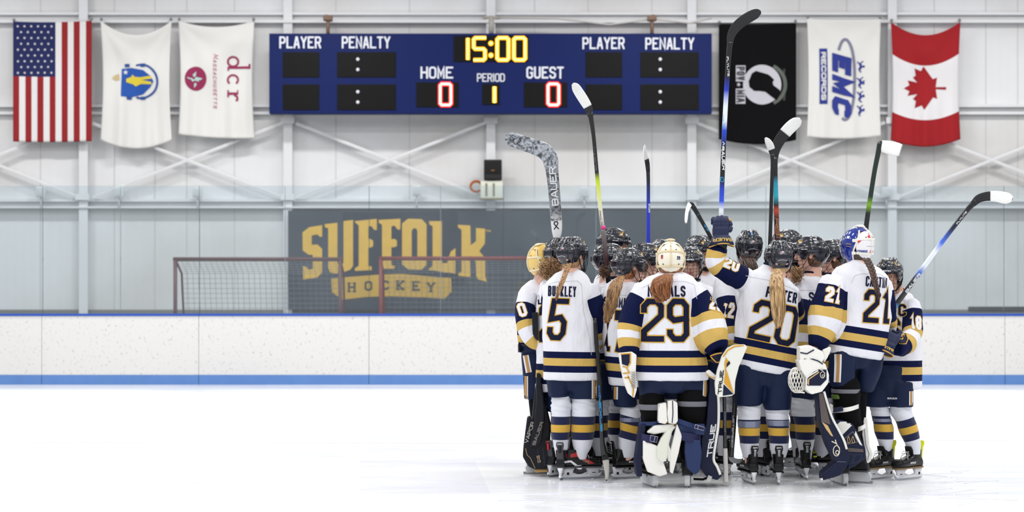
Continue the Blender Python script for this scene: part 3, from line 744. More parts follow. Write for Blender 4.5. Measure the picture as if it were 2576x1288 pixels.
t, dec = flag('black_flag', 'black flag with a white round silhouette emblem, right of the scoreboard', 1808, 2003, 60, 57, 3, 350, 352, 12, Yf, mat('flag_black', (15, 14, 16), .85, spec=.1), amp=.025, seed=3)
gr = mat('emblem_grey', (196, 194, 202), .8)
dec([disc(48, 36, ry=50)], 1917, 213, gr, nm='emblem')
head = [(-34, 8), (-26, 28), (-16, 34), (0, 30), (14, 26), (20, 22), (30, 12), (26, 6), (28, -2), (36, -8), (44, -14), (46, -24), (36, -40), (20, -28), (8, -18), (-6, -16), (-20, -16), (-32, -6)]
dec([head], 1917, 213, mat('flag_black2', (15, 14, 16), .85, spec=.1), off=.022, nm='silhouette')
dec(shift(stroke(arc(0, 0, 54, 52, 1.1, -1.1, 20), 9), 4, 0), 1917, 213, mat('laurel', (92, 98, 90), .8), nm='laurel')
pl = [rect(-48, -13, 48, 13)]
dec([rect(-48, -12, -8, 12), rect(10, -12, 48, 12)], 1863, 213, gr, RX, RY, nm='plaque')
dec(shift(text('POW', 34, 20, 4), -28, 0)+shift(text('MIA', 32, 20, 4), 29, 0), 1863, 213, mat('flag_black3', (60, 60, 66), .8), RX, RY, off=.021, nm='lettering')
dec([star(6)], 1858, 213, gr, RX, RY, off=.021, grid=None, nm='star')
dec(text('YOU ARE NOT FORGOTTEN', 80, 5, .9), 1972, 213, mat('laurel', (92, 98, 90), .8), RX, RY, nm='small_lettering')
t, dec = flag('club_flag', 'white flag with blue slanted letters and swoosh, second from right', 2030, 2216, 47, 48, 3, 344, 342, 6, Yf, ivory, side=4, amp=.045, seed=12)
bl = mat('club_blue', (40, 54, 142), .8); gy = mat('club_grey', (128, 128, 150), .8)
dec(shift(stroke(arc(0, 0, 101, 24, -.3, 3.9, 40), 7), 0, 0), 2126, 200, gy, RX, RY, nm='swoosh')
dec(shift(text('EMC', 152, 48, 15, slant=.3), 2, 0), 2117, 214, bl, RX, RY, off=.020, nm='lettering')
dec([rect(-70, -10, 70, 10)], 2071, 192, bl, RX, RY, nm='bar')
dec(text('RECORDS', 122, 12, 3), 2071, 192, ivory, RX, RY, off=.022, nm='small_lettering')
for cy, sd in ((168, 0), (208, 1), (243, 2), (278, 3)):
    r = random.Random(sd); cx = 2163; B = []
    B += stroke([(-8, 0), (0, 3), (8, -2)], 6)+stroke([(0, 3), (r.uniform(-6, 0), 12)], 3)+stroke([(8, -2), (14, r.uniform(-6, 6))], 3)+stroke([(-8, 0), (-14, 8)], 2.5)+stroke([(-6, 0), (-12, -7)], 3)+[disc(3, 10, (r.uniform(-3, 3), 9))]
    dec(B, cx, cy, bl, RX, RY, nm='skater_figure')
def can_mat():
    m = bpy.data.materials.new('flag_red_white'); m.use_nodes = True; nt = m.node_tree; b = nt.nodes['Principled BSDF']
    c = ramp_node(nt, attr(nt, 'v'), [(0, (160, 14, 24)), (.27, (234, 230, 232)), (.76, (160, 14, 24))]); nt.links.new(c, b.inputs['Base Color']); b.inputs['Roughness'].default_value = .85; return m
t, dec = flag('leaf_flag', 'red and white flag with a red maple leaf at the far right', 2241, 2416, 55, 54, 34, 352, 350, 18, Yf, can_mat(), side=5, amp=.06, seed=7)
lp = [(p[0]*64, p[1]*56) for p in LEAF]
dec([lp], 2330, 222, mat('leaf_red', (160, 14, 24), .85), (0, 0, 1), (-1, 0, 0), nm='maple_leaf')
# ------------------------------------------------------------------ shared gear, built once in local space (x right, y forward, z up)
M4 = Matrix
def rotz(a): return M4.Rotation(a, 4, 'Z')
def sstep(a, b, x):
    t = min(1, max(0, (x-a)/(b-a))); return t*t*(3-2*t)
def interp(x, xs, ys): return float(np.interp(x, xs, ys))
shell_m = mat('helmet_shell', (8, 11, 30), .22, coat=.6, spec=.5)
black_m = mat('black_plastic', (9, 9, 11), .45, spec=.3)
foam_m = mat('black_foam', (20, 20, 22), .9)
wire_m = mat('cage_black', (22, 22, 26), .25, metal=.6)
chrome_m = mat('cage_chrome', (200, 202, 208), .2, metal=1.)
stk_w = mat('sticker_white', (228, 228, 232), .4); stk_g = mat('sticker_gold', (206, 160, 60), .35); stk_r = mat('sticker_red', (190, 60, 60), .4); stk_b = mat('sticker_blue', (60, 76, 140), .4)
stk_dg = mat('sticker_olive', (110, 96, 44), .4)

def helmet_radius(az, el):
    """az degrees 0 front, +left; el degrees"""
    ce, se = math.cos(math.radians(el)), math.sin(math.radians(el)); xs = abs(ce*math.sin(math.radians(az))); A = abs(az)
    r = 1.0
    # twin ridges running front to back, with a valley between
    r += .070*sstep(.17, .22, xs)*(1-sstep(.42, .47, xs))*sstep(5, 22, el if A < 120 else el+30)
    r += .020*(1-sstep(.05, .09, xs))*sstep(20, 40, el)
    # side wing panel
    if 35 < A < 165: r += .045*sstep(38, 46, A)*(1-sstep(150, 165, A))*sstep(2, 10, el)*(1-sstep(32, 40, el))
    # rear occipital plate
    if A > 125: r += .055*sstep(127, 135, A)*(1-sstep(6, 16, el))*sstep(-46, -36, el)
    # shell split
    r -= .035*math.exp(-((A-97)/2.2)**2)*sstep(8, 16, el)
    # vents
    for (va, ve, wa, we, d) in ((22, 52, 8, 9, .06), (58, 24, 13, 5, .06), (118, 22, 12, 5, .09), (50, 44, 9, 5, .08), (135, 48, 10, 7, .08), (162, 60, 9, 6, .09), (156, 20, 7, 6, .08), (75, 48, 8, 4, .06), (24, 22, 7, 4, .06), (165, 36, 6, 7, .07)):
        q = ((A-va)/wa)**2+((el-ve)/we)**2
        r -= d*(1-sstep(.5, 1.1, q))
    # brow lip
    if A < 60: r += .03*(1-sstep(0, 1, abs(el-13)/5))
    return r
RIM_A = [0, 40, 58, 72, 84, 100, 112, 135, 155, 180]; RIM_E = [9, 7, -22, -24, -6, -6, -33, -42, -46, -46]
def build_helmet():
    nA, nE = 132, 44; V = []; Fc = []
    ax, ay, az_ = .104, .134, .128
    def P(A, el, q=1.):
        r = helmet_radius(A, el)*q; c, s = math.cos(math.radians(el)), math.sin(math.radians(el)); a = math.radians(A)
        e = .86; sx = math.copysign(abs(math.sin(a))**e, math.sin(a)); sy = math.copysign(abs(math.cos(a))**e, math.cos(a))
        cz = c**(.85 if el > 0 else 1.25)
        return Vector((-ax*cz*sx*r, ay*cz*sy*r-.008, az_*s*r+.012))
    for j in range(nE+1):
        for i in range(nA):
            A = -180+360*i/nA; rim = interp(abs(A), RIM_A, RIM_E); f = j/nE
            V.append(P(A, 88-(88-rim)*f))
    for j in range(nE):
        for i in range(nA):
            a = j*nA+i; b = j*nA+(i+1) % nA; Fc.append((a, a+nA, b+nA, b))
    top = len(V); V.append(P(0, 90)); Fc += [(top, i, (i+1) % nA) for i in range(nA)]
    base = nE*nA; n2 = len(V)
    for j in range(7):      # inner liner
        for i in range(nA):
            A = -180+360*i/nA; rim = interp(abs(A), RIM_A, RIM_E); V.append(P(A, rim+(80-rim)*j/6., .9 if j else .93))
    for i in range(nA): Fc.append((base+i, n2+i, n2+(i+1) % nA, base+(i+1) % nA))
    for j in range(6):
        for i in range(nA):
            a = n2+j*nA+i; b = n2+j*nA+(i+1) % nA; Fc.append((a, a+nA, b+nA, b))
    return V, Fc
LIB = bpy.data.collections.new('unused')      # never linked: only keeps prototypes
def proto(name, VF, mats, children=(), sharp=None):
    o = mk(name, VF, mats, sharp=sharp); COL.objects.unlink(o); LIB.objects.link(o); return o
def proto_child(par, name, VF, mats, label=None, smooth=True):
    o = mk(name, VF, mats, label=label, smooth=smooth); COL.objects.unlink(o); LIB.objects.link(o); o.parent = par; return o

HV, HF = build_helmet(); HT = BVHTree.FromPolygons(HV, HF)
def dirv(A, el=0):
    a = math.radians(A); e = math.radians(el); return Vector((-math.sin(a)*math.cos(e), math.cos(a)*math.cos(e), math.sin(e)))
def hdecal(polys, A, el, k=.001, off=.0012, grid=.008, tree=None, roll=0):
    n = dirv(A, el); xd = Vector((-math.cos(math.radians(A)), -math.sin(math.radians(A)), 0)); yd = n.cross(xd)
    ps = [[(p[0]*k, p[1]*k) for p in q] for q in polys]
    if roll: ps = rotp(ps, roll)
    return decal_geo(ps, Vector((0, -.008, .012))+n*.06, xd, yd, tree or HT, off, .25, grid)
def cage_geo(chin=True):
    g = G()
    def C(A, z):    # surface of the cage
        f = 1-.22*max(0, (-.04-z)/.1)**1.3
        return Vector((-.093*math.sin(math.radians(A))*f, (.118*math.cos(math.radians(A)))*f+.03, z))
    for z in (.028, .003, -.022, -.048, -.075, -.102): g.add(tube([C(A, z) for A in np.linspace(-82, 82, 17)], .0014, 5))
    for A in (-75, -54, -34, -15, 0, 15, 34, 54, 75): g.add(tube([C(A, z) for z in (.03, 0, -.03, -.06, -.085, -.105, -.125)], .0014, 5))
    g.add(tube([C(A, -.125) for A in np.linspace(-75, 75, 13)], .003, 5)); g.add(tube([C(A, .033) for A in np.linspace(-85, 85, 13)], .003, 5))
    return g
cageV = cage_geo()
cupg = G().add(loft([(Vector((0, .118-.012*abs(q), -.115)), Vector((.040, 0, 0))*(1-abs(q)*.2), Vector((0, .008, .022))) for q in (-1, 0, 1)], 16))
cupg.add(ell((0, .108, -.118), (.036, .018, .022), n=14, m=8))
strapg = G()
for s in (-1, 1):
    strapg.add(tube([Vector((s*.092, .0, .0)), Vector((s*.088, .03, -.05)), Vector((s*.06, .07, -.105)), Vector((s*.03, .1, -.12))], .006, 6, flat=.35))
    strapg.add(tube([Vector((s*.095, -.05, -.02)), Vector((s*.086, -.015, -.07)), Vector((s*.055, .05, -.115))], .006, 6, flat=.35))
    strapg.add(ell((s*.101, .022, .012), (.006, .016, .016), n=10, m=6))
EMB = [(-9, 2), (-7, 9), (-2, 12), (4, 12), (9, 8), (10, 2), (6, 0), (7, -5), (3, -11), (-1, -12), (-3, -6), (-8, -5)]
EMB2 = [(-4, 4), (3, 7), (6, 4), (2, 1), (3, -5), (0, -8), (-1, -2), (-5, 0)]
def make_helmet(cage=True, chrome=False, back='flag', sidetext=True):
    h = proto('helmet', (HV, HF), [shell_m], sharp=50)
    if cage:
        c = proto_child(h, 'cage', cageV, [chrome_m if chrome else wire_m])
        proto_child(h, 'chin_cup', cupg, [black_m])
    proto_child(h, 'chin_strap', strapg, [black_m])
    for s in (-1, 1):
        proto_child(h, 'emblem', hdecal([EMB], s*38, 42, .00155), [stk_g], label='gold emblem sticker')
        proto_child(h, 'emblem_detail', hdecal([EMB2], s*38, 42, .0015, off=.0022), [stk_w])
        if sidetext: proto_child(h, 'side_lettering', hdecal(text('BAUER', 46, 7, 1.7, slant=.2*s), s*66, 14, .001, off=.0012), [stk_w])
        g = G()
        for i in range(5): g.add(hdecal([disc(4, 8)], s*152, 6+i*11, .001))
        proto_child(h, 'award_stickers', g, [stk_dg])
    proto_child(h, 'front_lettering', hdecal(text('SUFFOLK', 62, 13, 3.2), 0, 16, .001), [stk_w])
    g = G().add(hdecal(stroke([(-38, -4), (-20, 2), (0, 4), (20, 2), (38, -4)], 2.4), 180, -12, .001)); proto_child(h, 'rear_trim_line', g, [stk_w])
    if back in ('flag', 'ribbon'):
        proto_child(h, 'flag_sticker', hdecal([rect(-15, -9, 15, 9)], 180, 14, .0009), [stk_w])
        g = G().add(hdecal([rect(-15, 0, -2, 9)], 180, 14, .0009, off=.002)); proto_child(h, 'flag_canton', g, [stk_b])
        g = G()
        for i in range(3): g.add(hdecal([rect(-2 if i > 1 else -15, -8+i*5, 15, -6+i*5)], 180, 14, .0009, off=.002))
        proto_child(h, 'flag_stripes', g, [stk_r])
    if back == 'ribbon':
        proto_child(h, 'ribbon_sticker', hdecal(stroke([(-7, -14), (4, 6), (4, 12), (0, 15), (-4, 12), (-4, 6), (7, -14)], 4), 180, 44, .0012), [mat('ribbon_cyan', (60, 150, 216), .4)])
        proto_child(h, 'butterfly_sticker', hdecal([[(0, 0), (-10, 9), (-10, -8)], [(0, 0), (10, 9), (10, -8)]], 158, -22, .001), [stk_w])
    g = G()
    g.add(hdecal([disc(9, 14)], 162, -24, .001)); g.add(hdecal([disc(9, 14)], -162, -24, .001)); proto_child(h, 'round_sticker', g, [stk_w])
    g = G()
    g.add(hdecal([disc(6, 12)], 162, -24, .001, off=.002)); g.add(hdecal([disc(6, 12)], -162, -24, .001, off=.002)); proto_child(h, 'round_sticker_centre', g, [stk_r])
    proto_child(h, 'number_sticker', hdecal(text('20', 18, 16, 3.4), 180, -26, .001), [stk_dg])
    g = G()
    for i in range(3): g.add(hdecal([rect(-3, -8, 3, 8)], 180, 30+i*11, .0012))
    proto_child(h, 'valley_strip', g, [mat('grey_strip', (120, 124, 134), .4)])
    return h
H_STD = make_helmet(); H_RIB = make_helmet(back='ribbon', cage=True); H_PLAIN = make_helmet(back='none')

# ---- goalie mask
def make_mask(kind, shell, plate, strap, cagem):
    def sh(A, el, q=1.):
        a = math.radians(A); c, s = math.cos(math.radians(el)), math.sin(math.radians(el))
        jaw = 1-.16*max(0, -s)**1.4
        r = 1+.02*math.cos(3*a)*c
        return Vector((-.108*c*math.sin(a)*r*q*jaw, (.142*c*math.cos(a)*r*q)*(1 if abs(A) < 90 else .9)+.0, .14*s*q+.01))
    g = G(); nA, nE = 72, 40; V = []; Fc = []; idx = {}
    def inside(A, el):
        if abs(A) < 48 and -38 < el < 20+8*math.cos(math.radians(A*1.8)) and abs(A) < 48-max(0, (-el-15))*.7: return False
        lim = 112+10*math.sin(math.radians(el*2)) if el < 55 else 181
        return abs(A) <= lim
    for q, flip in ((1., 0), (.93, 1)):
        for j in range(nE+1):
            for i in range(nA+1):
                A = -180+360*i/nA; el = -58+146*j/nE; idx[(flip, i, j)] = len(V); V.append(sh(A, el, q))
    cells = {(i, j) for j in range(nE) for i in range(nA) if inside(-180+360*(i+.5)/nA, -58+146*(j+.5)/nE)}
    for (i, j) in cells:
        for fl in (0, 1):
            f = (idx[(fl, i, j)], idx[(fl, i+1, j)], idx[(fl, i+1, j+1)], idx[(fl, i, j+1)]); Fc.append(f if fl else tuple(reversed(f)))
        for (di, dj, e0, e1) in ((0, -1, (i, j), (i+1, j)), (0, 1, (i+1, j+1), (i, j+1)), (-1, 0, (i, j+1), (i, j)), (1, 0, (i+1, j), (i+1, j+1))):
            ni = (i+di) % nA
            if (ni, j+dj) not in cells: Fc.append((idx[(0,)+e0], idx[(0,)+e1], idx[(1,)+e1], idx[(1,)+e0]))
    m = proto('goalie_mask', (V, Fc), [shell]); tree = BVHTree.FromPolygons(V, Fc)
    # raised rim around the face opening and shell edge
    for s in (-1, 1):
        proto_child(m, 'edge_trim', tube([sh(s*(116+10*math.sin(math.radians(el*2))), el, 1.01) for el in np.linspace(-54, 54, 16)], .006, 6), [strap])
    # back plate
    PV = []; PF = []; n1, n2 = 28, 24
    for q in (.985, .93):
        for j in range(n2+1):
            for i in range(n1+1):
                u = -1+2*i/n1; v = -1+2*j/n2; w = math.sqrt(max(0, 1-abs(v)**2.6))
                A = 180+u*62*w; el = 8+v*50; p = sh(A, el, q); PV.append(Vector((p.x, p.y*1.02, p.z)))
    st = (n1+1)*(n2+1)
    for j in range(n2):
        for i in range(n1):
            a0 = j*(n1+1)+i; PF.append((a0, a0+1, a0+n1+2, a0+n1+1)); PF.append((st+a0+n1+1, st+a0+n1+2, st+a0+1, st+a0))
    for j in range(n2):
        for i in (0, n1):
            a0 = j*(n1+1)+i; PF.append((a0, a0+n1+1, st+a0+n1+1, st+a0))
    bp = proto_child(m, 'back_plate', (PV, PF), [plate]); bt_ = BVHTree.FromPolygons(PV, PF)
    def D(polys, A, el, off=.002, t=None, k=.001): return hdecal(polys, A, el, k, off, .01, t or bt_)
    hol = G()
    for A, el in ((158, 34), (202, 34), (150, -18), (210, -18), (180, 48)): hol.add(D([disc(5, 12)], A, el))
    proto_child(m, 'vent_hole', hol, [black_m])
    # cross straps over the plate
    for pts in ([(A, 16+8*math.cos(math.radians((A-180)))) for A in np.linspace(116, 244, 18)], [(A, -20) for A in np.linspace(120, 240, 18)]):
        proto_child(m, 'strap', tube([sh(A, el, 1.035) for A, el in pts], .0085, 8, flat=.22, up=None), [strap])
    proto_child(m, 'strap', tube([sh(180, el, 1.04) for el in np.linspace(-20, 84, 14)]+[sh(0, 80, 1.04), sh(0, 62, 1.03)], .0085, 8, flat=.22, up=(1, 0, 0)), [strap])
    for s in (-1, 1):
        for el in (16, -20): proto_child(m, 'strap_clip', box(sh(s*112, el, 1.05), (.012, .03, .022), rot=M4.Rotation(0, 3, 'Z'), bev=.003), [strap])
    proto_child(m, 'sweat_cap', ell((0, -.01, .155), (.034, .03, .012), n=14, m=8), [strap])
    # cage
    g = G()
    def C(A, el): return sh(A, el, 1.06)
    for el in (-30, -20, -10, 0, 10, 19): g.add(tube([C(A, el) for A in np.linspace(-46, 46, 11)], .0028, 6))
    for A in (-40, -20, 0, 20, 40): g.add(tube([C(A, el) for el in np.linspace(-38, 26, 9)], .0028, 6))
    g.add(tube([C(50*math.cos(q), -8+34*math.sin(q)) for q in np.linspace(0, 2*math.pi, 32)[:-1]], .0032, 6, closed=True))
    proto_child(m, 'cage', g, [cagem])
    if kind == 'cream':
        proto_child(m, 'number_sticker', D(text('29', 26, 26, 6), 208, 4), [mat('num_navy', (22, 34, 84), .4)])
        proto_child(m, 'flag_sticker', D([rect(-9, -14, 9, 14)], 146, 8), [stk_r])
        proto_child(m, 'flag_sticker_canton', D([rect(-9, 2, 0, 14)], 146, 8, .003), [stk_b])
    if kind == 'painted':
        red = mat('leaf_paint', (206, 34, 36), .2, coat=.6); proto_child(m, 'leaf_painting', D([[(p[0]*30+6, p[1]*30) for p in LEAF]], 176, 34), [red])
        proto_child(m, 'leaf_painting', D([[(p[0]*26, p[1]*26) for p in LEAF]], 128, 20, t=bt_), [red])
        g = G().add(D([[(-60, -10), (10, -4), (10, -30), (-60, -34)]], 160, -10)); proto_child(m, 'star_field', g, [mat('paint_blue', (40, 60, 150), .25, coat=.6)])
        g = G()
        for i in range(6):
            for j in range(2): g.add(D(shift([star(3.4)], -50+i*10, -14-j*9), 160, -10, .003))
        proto_child(m, 'painted_star', g, [stk_w])
        g = G()
        for i in range(3): g.add(D([rect(10, -6-i*9, 44, -11-i*9)], 170, -10, .0025))
        proto_child(m, 'painted_stripe', g, [red])
        proto_child(m, 'script_lettering', D(text('IT IS ONLY IMPOSSIBLE', 74, 4, .8, slant=.3), 176, 2, .003), [black_m])
        for s in (-1, 1):
            proto_child(m, 'gold_lettering', D(text('SUFFOLK', 48, 8, 1.8), s*88, 6, t=tree), [stk_g])
            proto_child(m, 'gold_lettering', D(text('UNIVERSITY', 48, 6, 1.2), s*88, -4, t=tree), [stk_g])
            proto_child(m, 'strap_tab', D([rect(-14, -9, 14, 9)], s*78, 30, .003, t=tree), [strap])
    return m
cream = mat('mask_cream', (232, 226, 208), .3, coat=.5)
MK_CREAM = make_mask('cream', cream, mat('mask_cream2', (236, 230, 212), .35, coat=.3), mat('strap_cream', (222, 206, 170), .8), chrome_m)
MK_GOLD = make_mask('gold', mat('mask_gold', (214, 176, 88), .3, coat=.5), mat('mask_gold2', (226, 194, 118), .4), mat('strap_pale', (228, 214, 178), .7), chrome_m)
MK_PAINT = make_mask('painted', mat('mask_blue', (18, 48, 150), .12, metal=.35, coat=.9), mat('mask_white', (234, 232, 236), .25, coat=.5), mat('strap_white', (236, 232, 224), .7), chrome_m)

# ---- skates
def boot_mesh(goalie=False):
    g = G()
    prof = [(-.074, .102, .028, .016), (-.066, .122, .035, .033), (-.03, .135, .038, .045), (.02, .14, .042, .050), (.06, .132, .045, .042), (.11, .122, .050, .033), (.16, .118, .051, .029), (.195, .114, .043, .025), (.212, .112, .026, .016)]
    g.add(loft([(Vector((0, y, z)), Vector((w, 0, 0)), Vector((0, 0, h))) for y, z, w, h in cr(prof, 3)], 24, e=2.6))
    top = .215 if not goalie else .20
    sh = [(-.014, .10, .036, .060), (-.014, .15, .037, .059), (-.012, .185, .040, .057), (-.008, top, .044, .060)]
    g.add(loft([(Vector((0, y, z)), Vector((w, 0, 0)), Vector((0, d, 0))) for y, z, w, d in cr(sh, 3)], 24, e=2.4))
    me = remesh(g, .0055, 4)
    return me
def skate(mats, lace, tend, hold, side=None, goalie=False, toe=None):
    me = boot_mesh(goalie); bo = mk('skate', me, mats[0]); COL.objects.unlink(bo); LIB.objects.link(bo); tree = bvh(me)
    # tendon guard
    g = G(); pts = [(-.062, .15, .026, .012), (-.070, .19, .024, .010), (-.078, .225, .022, .007), (-.086, .252, .029, .006), (-.090, .276, .024, .005)]
    if not goalie: 
        g.add(loft([(Vector((0, y, z)), Vector((w, 0, 0)), Vector((0, d, 0))) for y, z, w, d in cr(pts, 3)], 16, e=3)); proto_child(bo, 'tendon_guard', g, [tend[0]])
        proto_child(bo, 'guard_badge', decal_geo(text('CCM' if side == 'CCM' else 'BR', .034, .009, .002), Vector((0, -.099, .262)), X, Z, None, .002, grid=None), [tend[1]], smooth=False)
        g = G().add(loft([(Vector((0, -.094, .20)), Vector((.010, 0, 0)), Vector((0, .003, 0))), (Vector((0, -.098, .235)), Vector((.009, 0, 0)), Vector((0, .003, 0))), (Vector((0, -.101, .25)), Vector((.014, 0, 0)), Vector((0, .003, 0)))], 8)); proto_child(bo, 'guard_insert', g, [mats[1]])
    # outsole
    sole = [(-.075, -.0, .032), (-.05, 0, .040), (0, 0, .036), (.07, 0, .040), (.13, 0, .050), (.18, 0, .046), (.208, 0, .026)]
    proto_child(bo, 'outsole', loft([(Vector((0, y, .088)), Vector((w, 0, 0)), Vector((0, 0, .008))) for y, _, w in cr(sole, 2)], 16, e=3), [mats[2]])
    # blade holder: two towers and a bottom rail
    def tower(y0, y1, yb0, yb1, w0, w1): return loft([(Vector((0, (y0+y1)/2, .088)), Vector((w0, 0, 0)), Vector((0, (y1-y0)/2, 0))), (Vector((0, (y0*.5+yb0*.5+y1*.5+yb1*.5)/2, .055)), Vector((w1*1.1, 0, 0)), Vector((0, (yb1-yb0)/2*.95, 0))), (Vector((0, (yb0+yb1)/2, .026)), Vector((w1, 0, 0)), Vector((0, (yb1-yb0)/2, 0)))], 20, e=3.5)
    if not goalie:
        g = G().add(tower(-.085, .005, -.085, -.01, .026, .011)).add(tower(.085, .205, .10, .19, .030, .011))
        g.add(loft([(Vector((0, -.095, .032)), Vector((.007, 0, 0)), Vector((0, 0, .006))), (Vector((0, -.08, .026)), Vector((.0105, 0, 0)), Vector((0, 0, .011))), (Vector((0, .05, .024)), Vector((.0105, 0, 0)), Vector((0, 0, .011))), (Vector((0, .19, .028)), Vector((.0105, 0, 0)), Vector((0, 0, .012))), (Vector((0, .212, .045)), Vector((.006, 0, 0)), Vector((0, 0, .006)))], 12, e=4))
        for s in (-1,): g.add(tube([Vector((0, -.02, .045)), Vector((0, .03, .03))], .006, 6)).add(tube([Vector((0, .11, .05)), Vector((0, .06, .03))], .006, 6))
        proto_child(bo, 'blade_holder', g, [hold])
        pts = [(-.1, .022), (-.085, .006), (-.06, .001), (.16, .001), (.195, .008), (.218, .03), (.21, .036), (-.095, .03)]
        proto_child(bo, 'steel_blade', prism([(p[0], p[1]) for p in pts], Vector((0, 0, 0)), Yv, Z, .0036), [mat('steel', (168, 170, 176), .25, metal=1.)], smooth=False)
        g = G()
        for s in (-1, 1): g.add(box((s*.0115, -.05, .042), (.002, .018, .018))).add(box((s*.0115, .15, .045), (.002, .03, .005)))
        proto_child(bo, 'holder_print', g, [black_m], smooth=False)
    else:
        pts = [(-.07, .096), (-.09, .05), (-.08, .014), (.19, .014), (.21, .05), (.18, .096), (.10, .092), (.06, .06), (.02, .092)]
        proto_child(bo, 'cowling', prism(pts, Vector((0, 0, 0)), Yv, Z, .034), [hold], smooth=False)
        proto_child(bo, 'steel_blade', prism([(-.105, .02), (-.1, .001), (.2, .001), (.22, .02)], Vector((0, 0, 0)), Yv, Z, .004), [mat('steel', (168, 170, 176), .25, metal=1.)], smooth=False)
    # laces and tongue
    g = G()
    for i in range(7):
        y = .135-.017*i; z = .165+.010*i
        hit = tree.ray_cast(Vector((0, y+.05, z+.1)), Vector((0, -.45, -1).__iter__() if False else (0, -.45, -1)), .4)
        c = hit[0] if hit[0] else Vector((0, y, z))
        g.add(tube([c+Vector((-.020, -.004, -.005)), c+Vector((0, .002, .0035)), c+Vector((.020, -.004, -.005))], .0032, 6))
        g.add(tube([c+Vector((-.018, -.006, -.004)), c+Vector((.018, -.018, .008))], .0026, 5))
    for s in (-1, 1): g.add(tube([Vector((0, .062, .20)), Vector((s*.025, .085, .205)), Vector((s*.035, .09, .185)), Vector((s*.015, .075, .19)), Vector((0, .068, .2))], .0026, 5)).add(tube([Vector((0, .068, .2)), Vector((s*.03, .1, .17)), Vector((s*.035, .105, .14))], .0026, 5))
    proto_child(bo, 'laces', g, [lace])
    proto_child(bo, 'tongue', loft([(Vector((0, .040, .17)), Vector((.034, 0, 0)), Vector((0, .010, .005))), (Vector((0, .050, .215)), Vector((.036, 0, 0)), Vector((0, .009, 0))), (Vector((0, .062, .24)), Vector((.030, 0, 0)), Vector((0, .006, 0)))], 16), [bk2])
    # toe cap and side graphic
    for s in (-1, 1):
        xd = Yv*s; n = X*s
        if side == 'CCM':
            ps = [[(-.07, .035), (-.03, .045), (.0, .03), (.11, -.035), (.07, -.04), (-.02, .015), (-.07, .01)]]
            proto_child(bo, 'side_stripe', decal_geo([[(s*p[0], p[1]) for p in q] for q in ps], Vector((s*.1, .03, .15)), xd, Z, tree, .0015, .12, .01), [mat('skate_red', (176, 34, 34), .4)])
            proto_child(bo, 'side_lettering', decal_geo([[(p[0]*.9, p[1]-p[0]*.5*s) for p in q] for q in text('CCM', .09, .026, .006)], Vector((s*.1, .055, .145)), xd, Z, tree, .003, .12, .01), [mat('skate_grey', (150, 120, 116), .4)])
            ps = [[(-.08, .02), (-.045, .022), (.005, -.014), (.04, -.014), (.02, -.024), (-.01, -.024), (-.05, .008), (-.08, .006)]]
            proto_child(bo, 'side_chevron', decal_geo([[(s*p[0], p[1]) for p in q] for q in ps], Vector((s*.1, .01, .118)), xd, Z, tree, .002, .12, .01), [stk_w])
        elif side == 'YEL':
            ps = [[(-.02, .035), (.06, .015), (.06, 0), (-.04, .012)], [(-.05, -.005), (.06, -.02), (.05, -.03), (-.05, -.02)]]
            proto_child(bo, 'side_stripe', decal_geo([[(s*p[0], p[1]) for p in q] for q in ps], Vector((s*.1, .02, .15)), xd, Z, tree, .0015, .12, .01), [mat('skate_yellow', (222, 226, 20), .4)])
        elif side:
            proto_child(bo, 'side_lettering', decal_geo(text(side, .07, .012, .003, slant=.2), Vector((s*.1, .06, .125)), xd, Z, tree, .0015, .12, .01), [stk_w])
    proto_child(bo, 'toe_cap', loft([(Vector((0, .172, .123)), Vector((.0535, 0, 0)), Vector((0, 0, .0305))), (Vector((0, .195, .118)), Vector((.046, 0, 0)), Vector((0, 0, .0275))), (Vector((0, .216, .113)), Vector((.027, 0, 0)), Vector((0, 0, .018)))], 20, e=2.4), [mats[3] if len(mats) > 3 else black_m])
    return bo
bk = mat('skate_black', (11, 11, 13), .38, coat=.2, spec=.3); bk2 = mat('skate_dark', (20, 21, 25), .5, spec=.3); sole_m = mat('sole_grey', (70, 70, 74), .5)
hold_w = mat('holder_white', (226, 226, 230), .4); hold_s = mat('holder_smoke', (180, 184, 190), .3)
lace_w = mat('lace_white', (206, 204, 200), .9); lace_g = mat('lace_grey', (150, 148, 146), .9)
SK_CCM = skate([bk, bk2, sole_m], lace_w, (mat('guard_grey', (52, 52, 58), .4), stk_w), hold_w, 'CCM')
SK_BLK = skate([bk, mat('silver_insert', (150, 156, 160), .3, metal=.7), black_m], lace_g, (black_m, stk_w), hold_w, 'BAUER')
SK_YEL = skate([bk, bk2, mat('sole_gold', (120, 96, 60), .5)], lace_w, (mat('guard_yellow', (222, 230, 10), .4), black_m), hold_w, 'SUPREME')
SK_YEL2 = skate([bk, black_m, black_m], lace_w, (black_m, stk_w), hold_w, 'YEL')
SK_RED = skate([bk2, mat('liner_red', (196, 32, 30), .5), sole_m], lace_w, (mat('guard_grey', (52, 52, 58), .4), stk_r), hold_w, 'PRO')
SK_GOAL = skate([bk2, black_m, sole_m], lace_g, (bk2, stk_w), mat('cowl_white', (214, 216, 218), .4), None, goalie=True)

